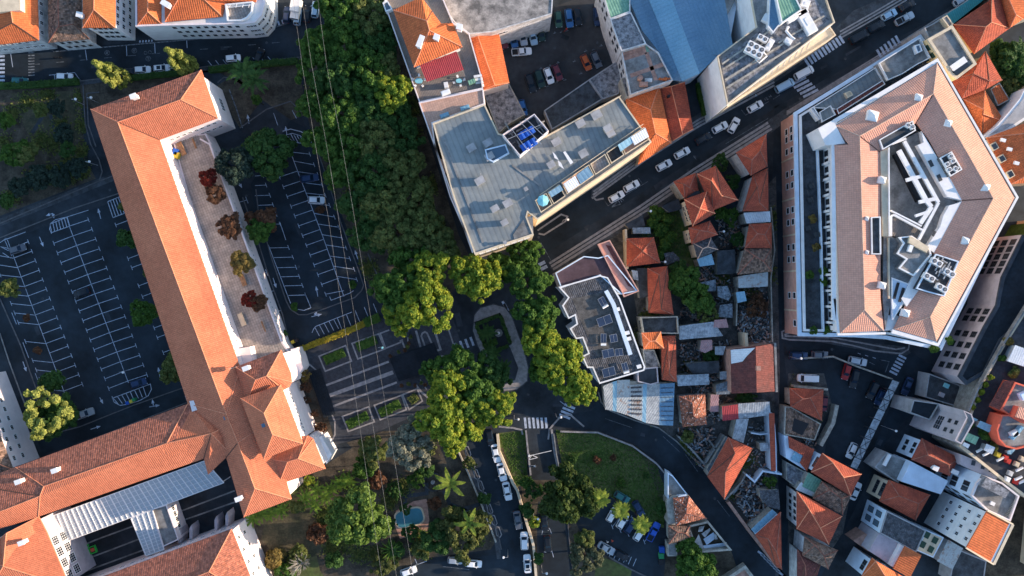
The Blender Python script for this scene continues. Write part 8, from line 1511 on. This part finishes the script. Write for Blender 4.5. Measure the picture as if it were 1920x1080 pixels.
for px in ([(740,905),(760,935),(758,960)],[(770,900),(765,930),(800,925),(800,905)],[(845,945),(880,960),(885,985)],[(832,920),(850,960),(900,945)],[(60,250),(85,210),(90,190)],[(95,215),(105,250),(110,270)]): struct('garden_path', MB().strip([P(*p) for p in px], .9, .034, .034), M['asphalt_pale'])
# plaza steps: real stair flights
st = MB()
for k in range(7): st.prism([P(730+4.2*k,672-1.5*k), P(734.2+4.2*k,670.5-1.5*k), P(752+4.2*k,714-1.5*k), P(747.8+4.2*k,715.5-1.5*k)], .02, .08 + .11*k)
st.prism([P(759.5,661), P(778,655), P(795,700), P(777,705)], .02, .86)
for k in range(9): st.prism([P(778+4*k,655-1.5*k), P(782+4*k,653.5-1.5*k), P(799+4*k,698-1.5*k), P(795+4*k,699.5-1.5*k)], .02, .78 - .085*k)
struct('plaza_steps', st, M['mosaic_black'])
st = MB()
for k in range(6): st.prism([P(580+3.5*k,698-1.3*k), P(583.5+3.5*k,697-1.3*k), P(612+3.5*k,782-1.3*k), P(608.5+3.5*k,783-1.3*k)], .02, .8 - .12*k)
struct('school_steps', st, M['mosaic_black'])
q = MB(); q.box((P(749,623).x, P(749,623).y, .2), (4.0, 3.6, .34), R(22)); tag(q.build('square_bed', M['asphalt_pale']), 'square grey bed with a star pattern at the plaza corner', 'bed')
for k, (x, y) in enumerate(((731,667),(747,660),(759,657),(764,650),(766,643),(770,632),(753,723),(766,720),(778,722),(790,718),(797,722))):
    tree(x, y, 4.2, 1.3, 'bush', 'leaf_olive' if k % 2 else 'leaf_rust', ['round shrub at the left end of the upper stair edge','round shrub second along the upper stair edge','round shrub third along the upper stair edge','round shrub on the curve of the upper stair edge','round shrub on the curved wall, second from its top','round shrub at the top of the curved wall','round shrub at the left end of the lower stair edge','round shrub second along the lower stair edge','round shrub third along the lower stair edge','round shrub fourth along the lower stair edge','round shrub at the right end of the lower stair edge'][k], 'bush', cat='bush')
# wooden props: green play frame in the school courtyard, car port
c = P(175, 1030, 0); t = thing('climbing_frame', 'bright green climbing frame in the school courtyard', 'play frame', (c.x, c.y, 0), R(20)); 
mat('lime_paint', (.05,.55,.08), var=0)
q = MB(); 
for s in (-1,1): q.box((s*1.3,0,.5),(.3,3.0,1.0)); q.box((0,s*1.3,.5),(2.8,.3,1.0))
link('rim', q.v, q.f, M['lime_paint'], t, local=True); q = MB().box((0,0,.6),(1.4,1.4,.5)); q.box((.3,.2,1.0),(.6,.6,.5)); link('slide', q.v, q.f, M['red_bright'], t, local=True); q = MB().box((-1.4,2.2,.4),(1.0,.7,.7), .5); link('step_block', q.v, q.f, M['lime_paint'], t, local=True); t.scale = (.6,.6,.6)

def sbin(x, y, m, label, z=0): c = P(x, y, z+.5); t = thing('recycling_bin', label, 'recycling bin', (c.x, c.y, z), .4); q = MB().box((0,0,.6),(.7,.7,1.1)); link('body', q.v, q.f, M[m], t, local=True); q = MB().box((0,0,1.2),(.76,.76,.12)); link('lid', q.v, q.f, M[m], t, local=True)
sbin(241,755,'blue','blue bin at the hatched end of the left car park'); sbin(248,752,'yellow','yellow bin at the hatched end of the left car park'); sbin(253,749,'green','green bin at the hatched end of the left car park')
sbin(550,641,'yellow','yellow bin on the forecourt beside the school terrace'); sbin(557,638,'black','dark bin beside the yellow one on the forecourt')
lamp(717,652,'turquoise topped lamp on the corner of the flower bed frame', h=3.5, m='aqua')
mat('skin', (.50,.30,.22), var=0); mat('hair', (.03,.02,.015), var=0); mat('cloth_dark', (.03,.035,.05), var=.1)
def person(x, y, ang, shirt, label):
    """standing or strolling figure: one skinned surface grown over a joint skeleton"""
    c = P(x, y, .9); t = thing('person', label, 'person', (c.x, c.y, 0), R(-ang)); 
    J = [(0,0,.95,.13),(0,0,1.18,.13),(0,0,1.40,.15),(0,0,1.50,.06),(.01,0,1.60,.09),(.01,0,1.72,.085)] + [v for s_ in (-1,1) for v in ((0,s_*.19,1.42,.065),(-.02*s_,s_*.25,1.14,.048),(.12+.06*s_,s_*.24,.92,.035),(0,s_*.10,.90,.095),(.05+.10*s_,s_*.10,.50,.065),(.14*s_,s_*.10,.08,.045),(.14*s_+.14,s_*.10,.04,.035))]
    E = [(0,1),(1,2),(2,3),(3,4),(4,5),(2,6),(6,7),(7,8),(0,9),(9,10),(10,11),(11,12),(2,13),(13,14),(14,15),(0,16),(16,17),(17,18),(18,19)]
    me = bpy.data.meshes.new('body'); me.from_pydata([j[:3] for j in J], E, []); me.materials.append(M[shirt]); o = bpy.data.objects.new('body', me); col.objects.link(o); o.parent = t
    sk = o.modifiers.new('skin', 'SKIN'); ly = me.skin_vertices[0] if me.skin_vertices else None
    if ly is None:
        bm = bmesh.new(); bm.from_mesh(me); bm.verts.layers.skin.verify(); bm.to_mesh(me); bm.free(); ly = me.skin_vertices[0]
    for i, j in enumerate(J): ly.data[i].radius = (j[3], j[3])
    ly.data[0].use_root = True; ss = o.modifiers.new('smooth', 'SUBSURF'); ss.levels = 1; ss.render_levels = 1
    q = MB(); q.tube([(0,0,1.70),(0,0,1.80)], .10, 10, r2=.05); link('hair', q.v, q.f, M['hair'], t, local=True)
for a in ((1148,1014,60,'red_bright','person in a red top walking in the small palm car park'),(1139,1016,60,'white','person in a white top beside the one in red'),(1417,179,-30,'wall_blue_shade','person in pale clothes on the pavement below the cream ledge'),(47,91,0,'cloth_dark','person in dark clothes on the pavement at the top left'),(62,87,180,'wall_blue_shade','person in light clothes on the pavement at the top left')): person(*a)
print('objects', len(bpy.data.objects), 'top', sum(1 for o in bpy.data.objects if o.parent is None))
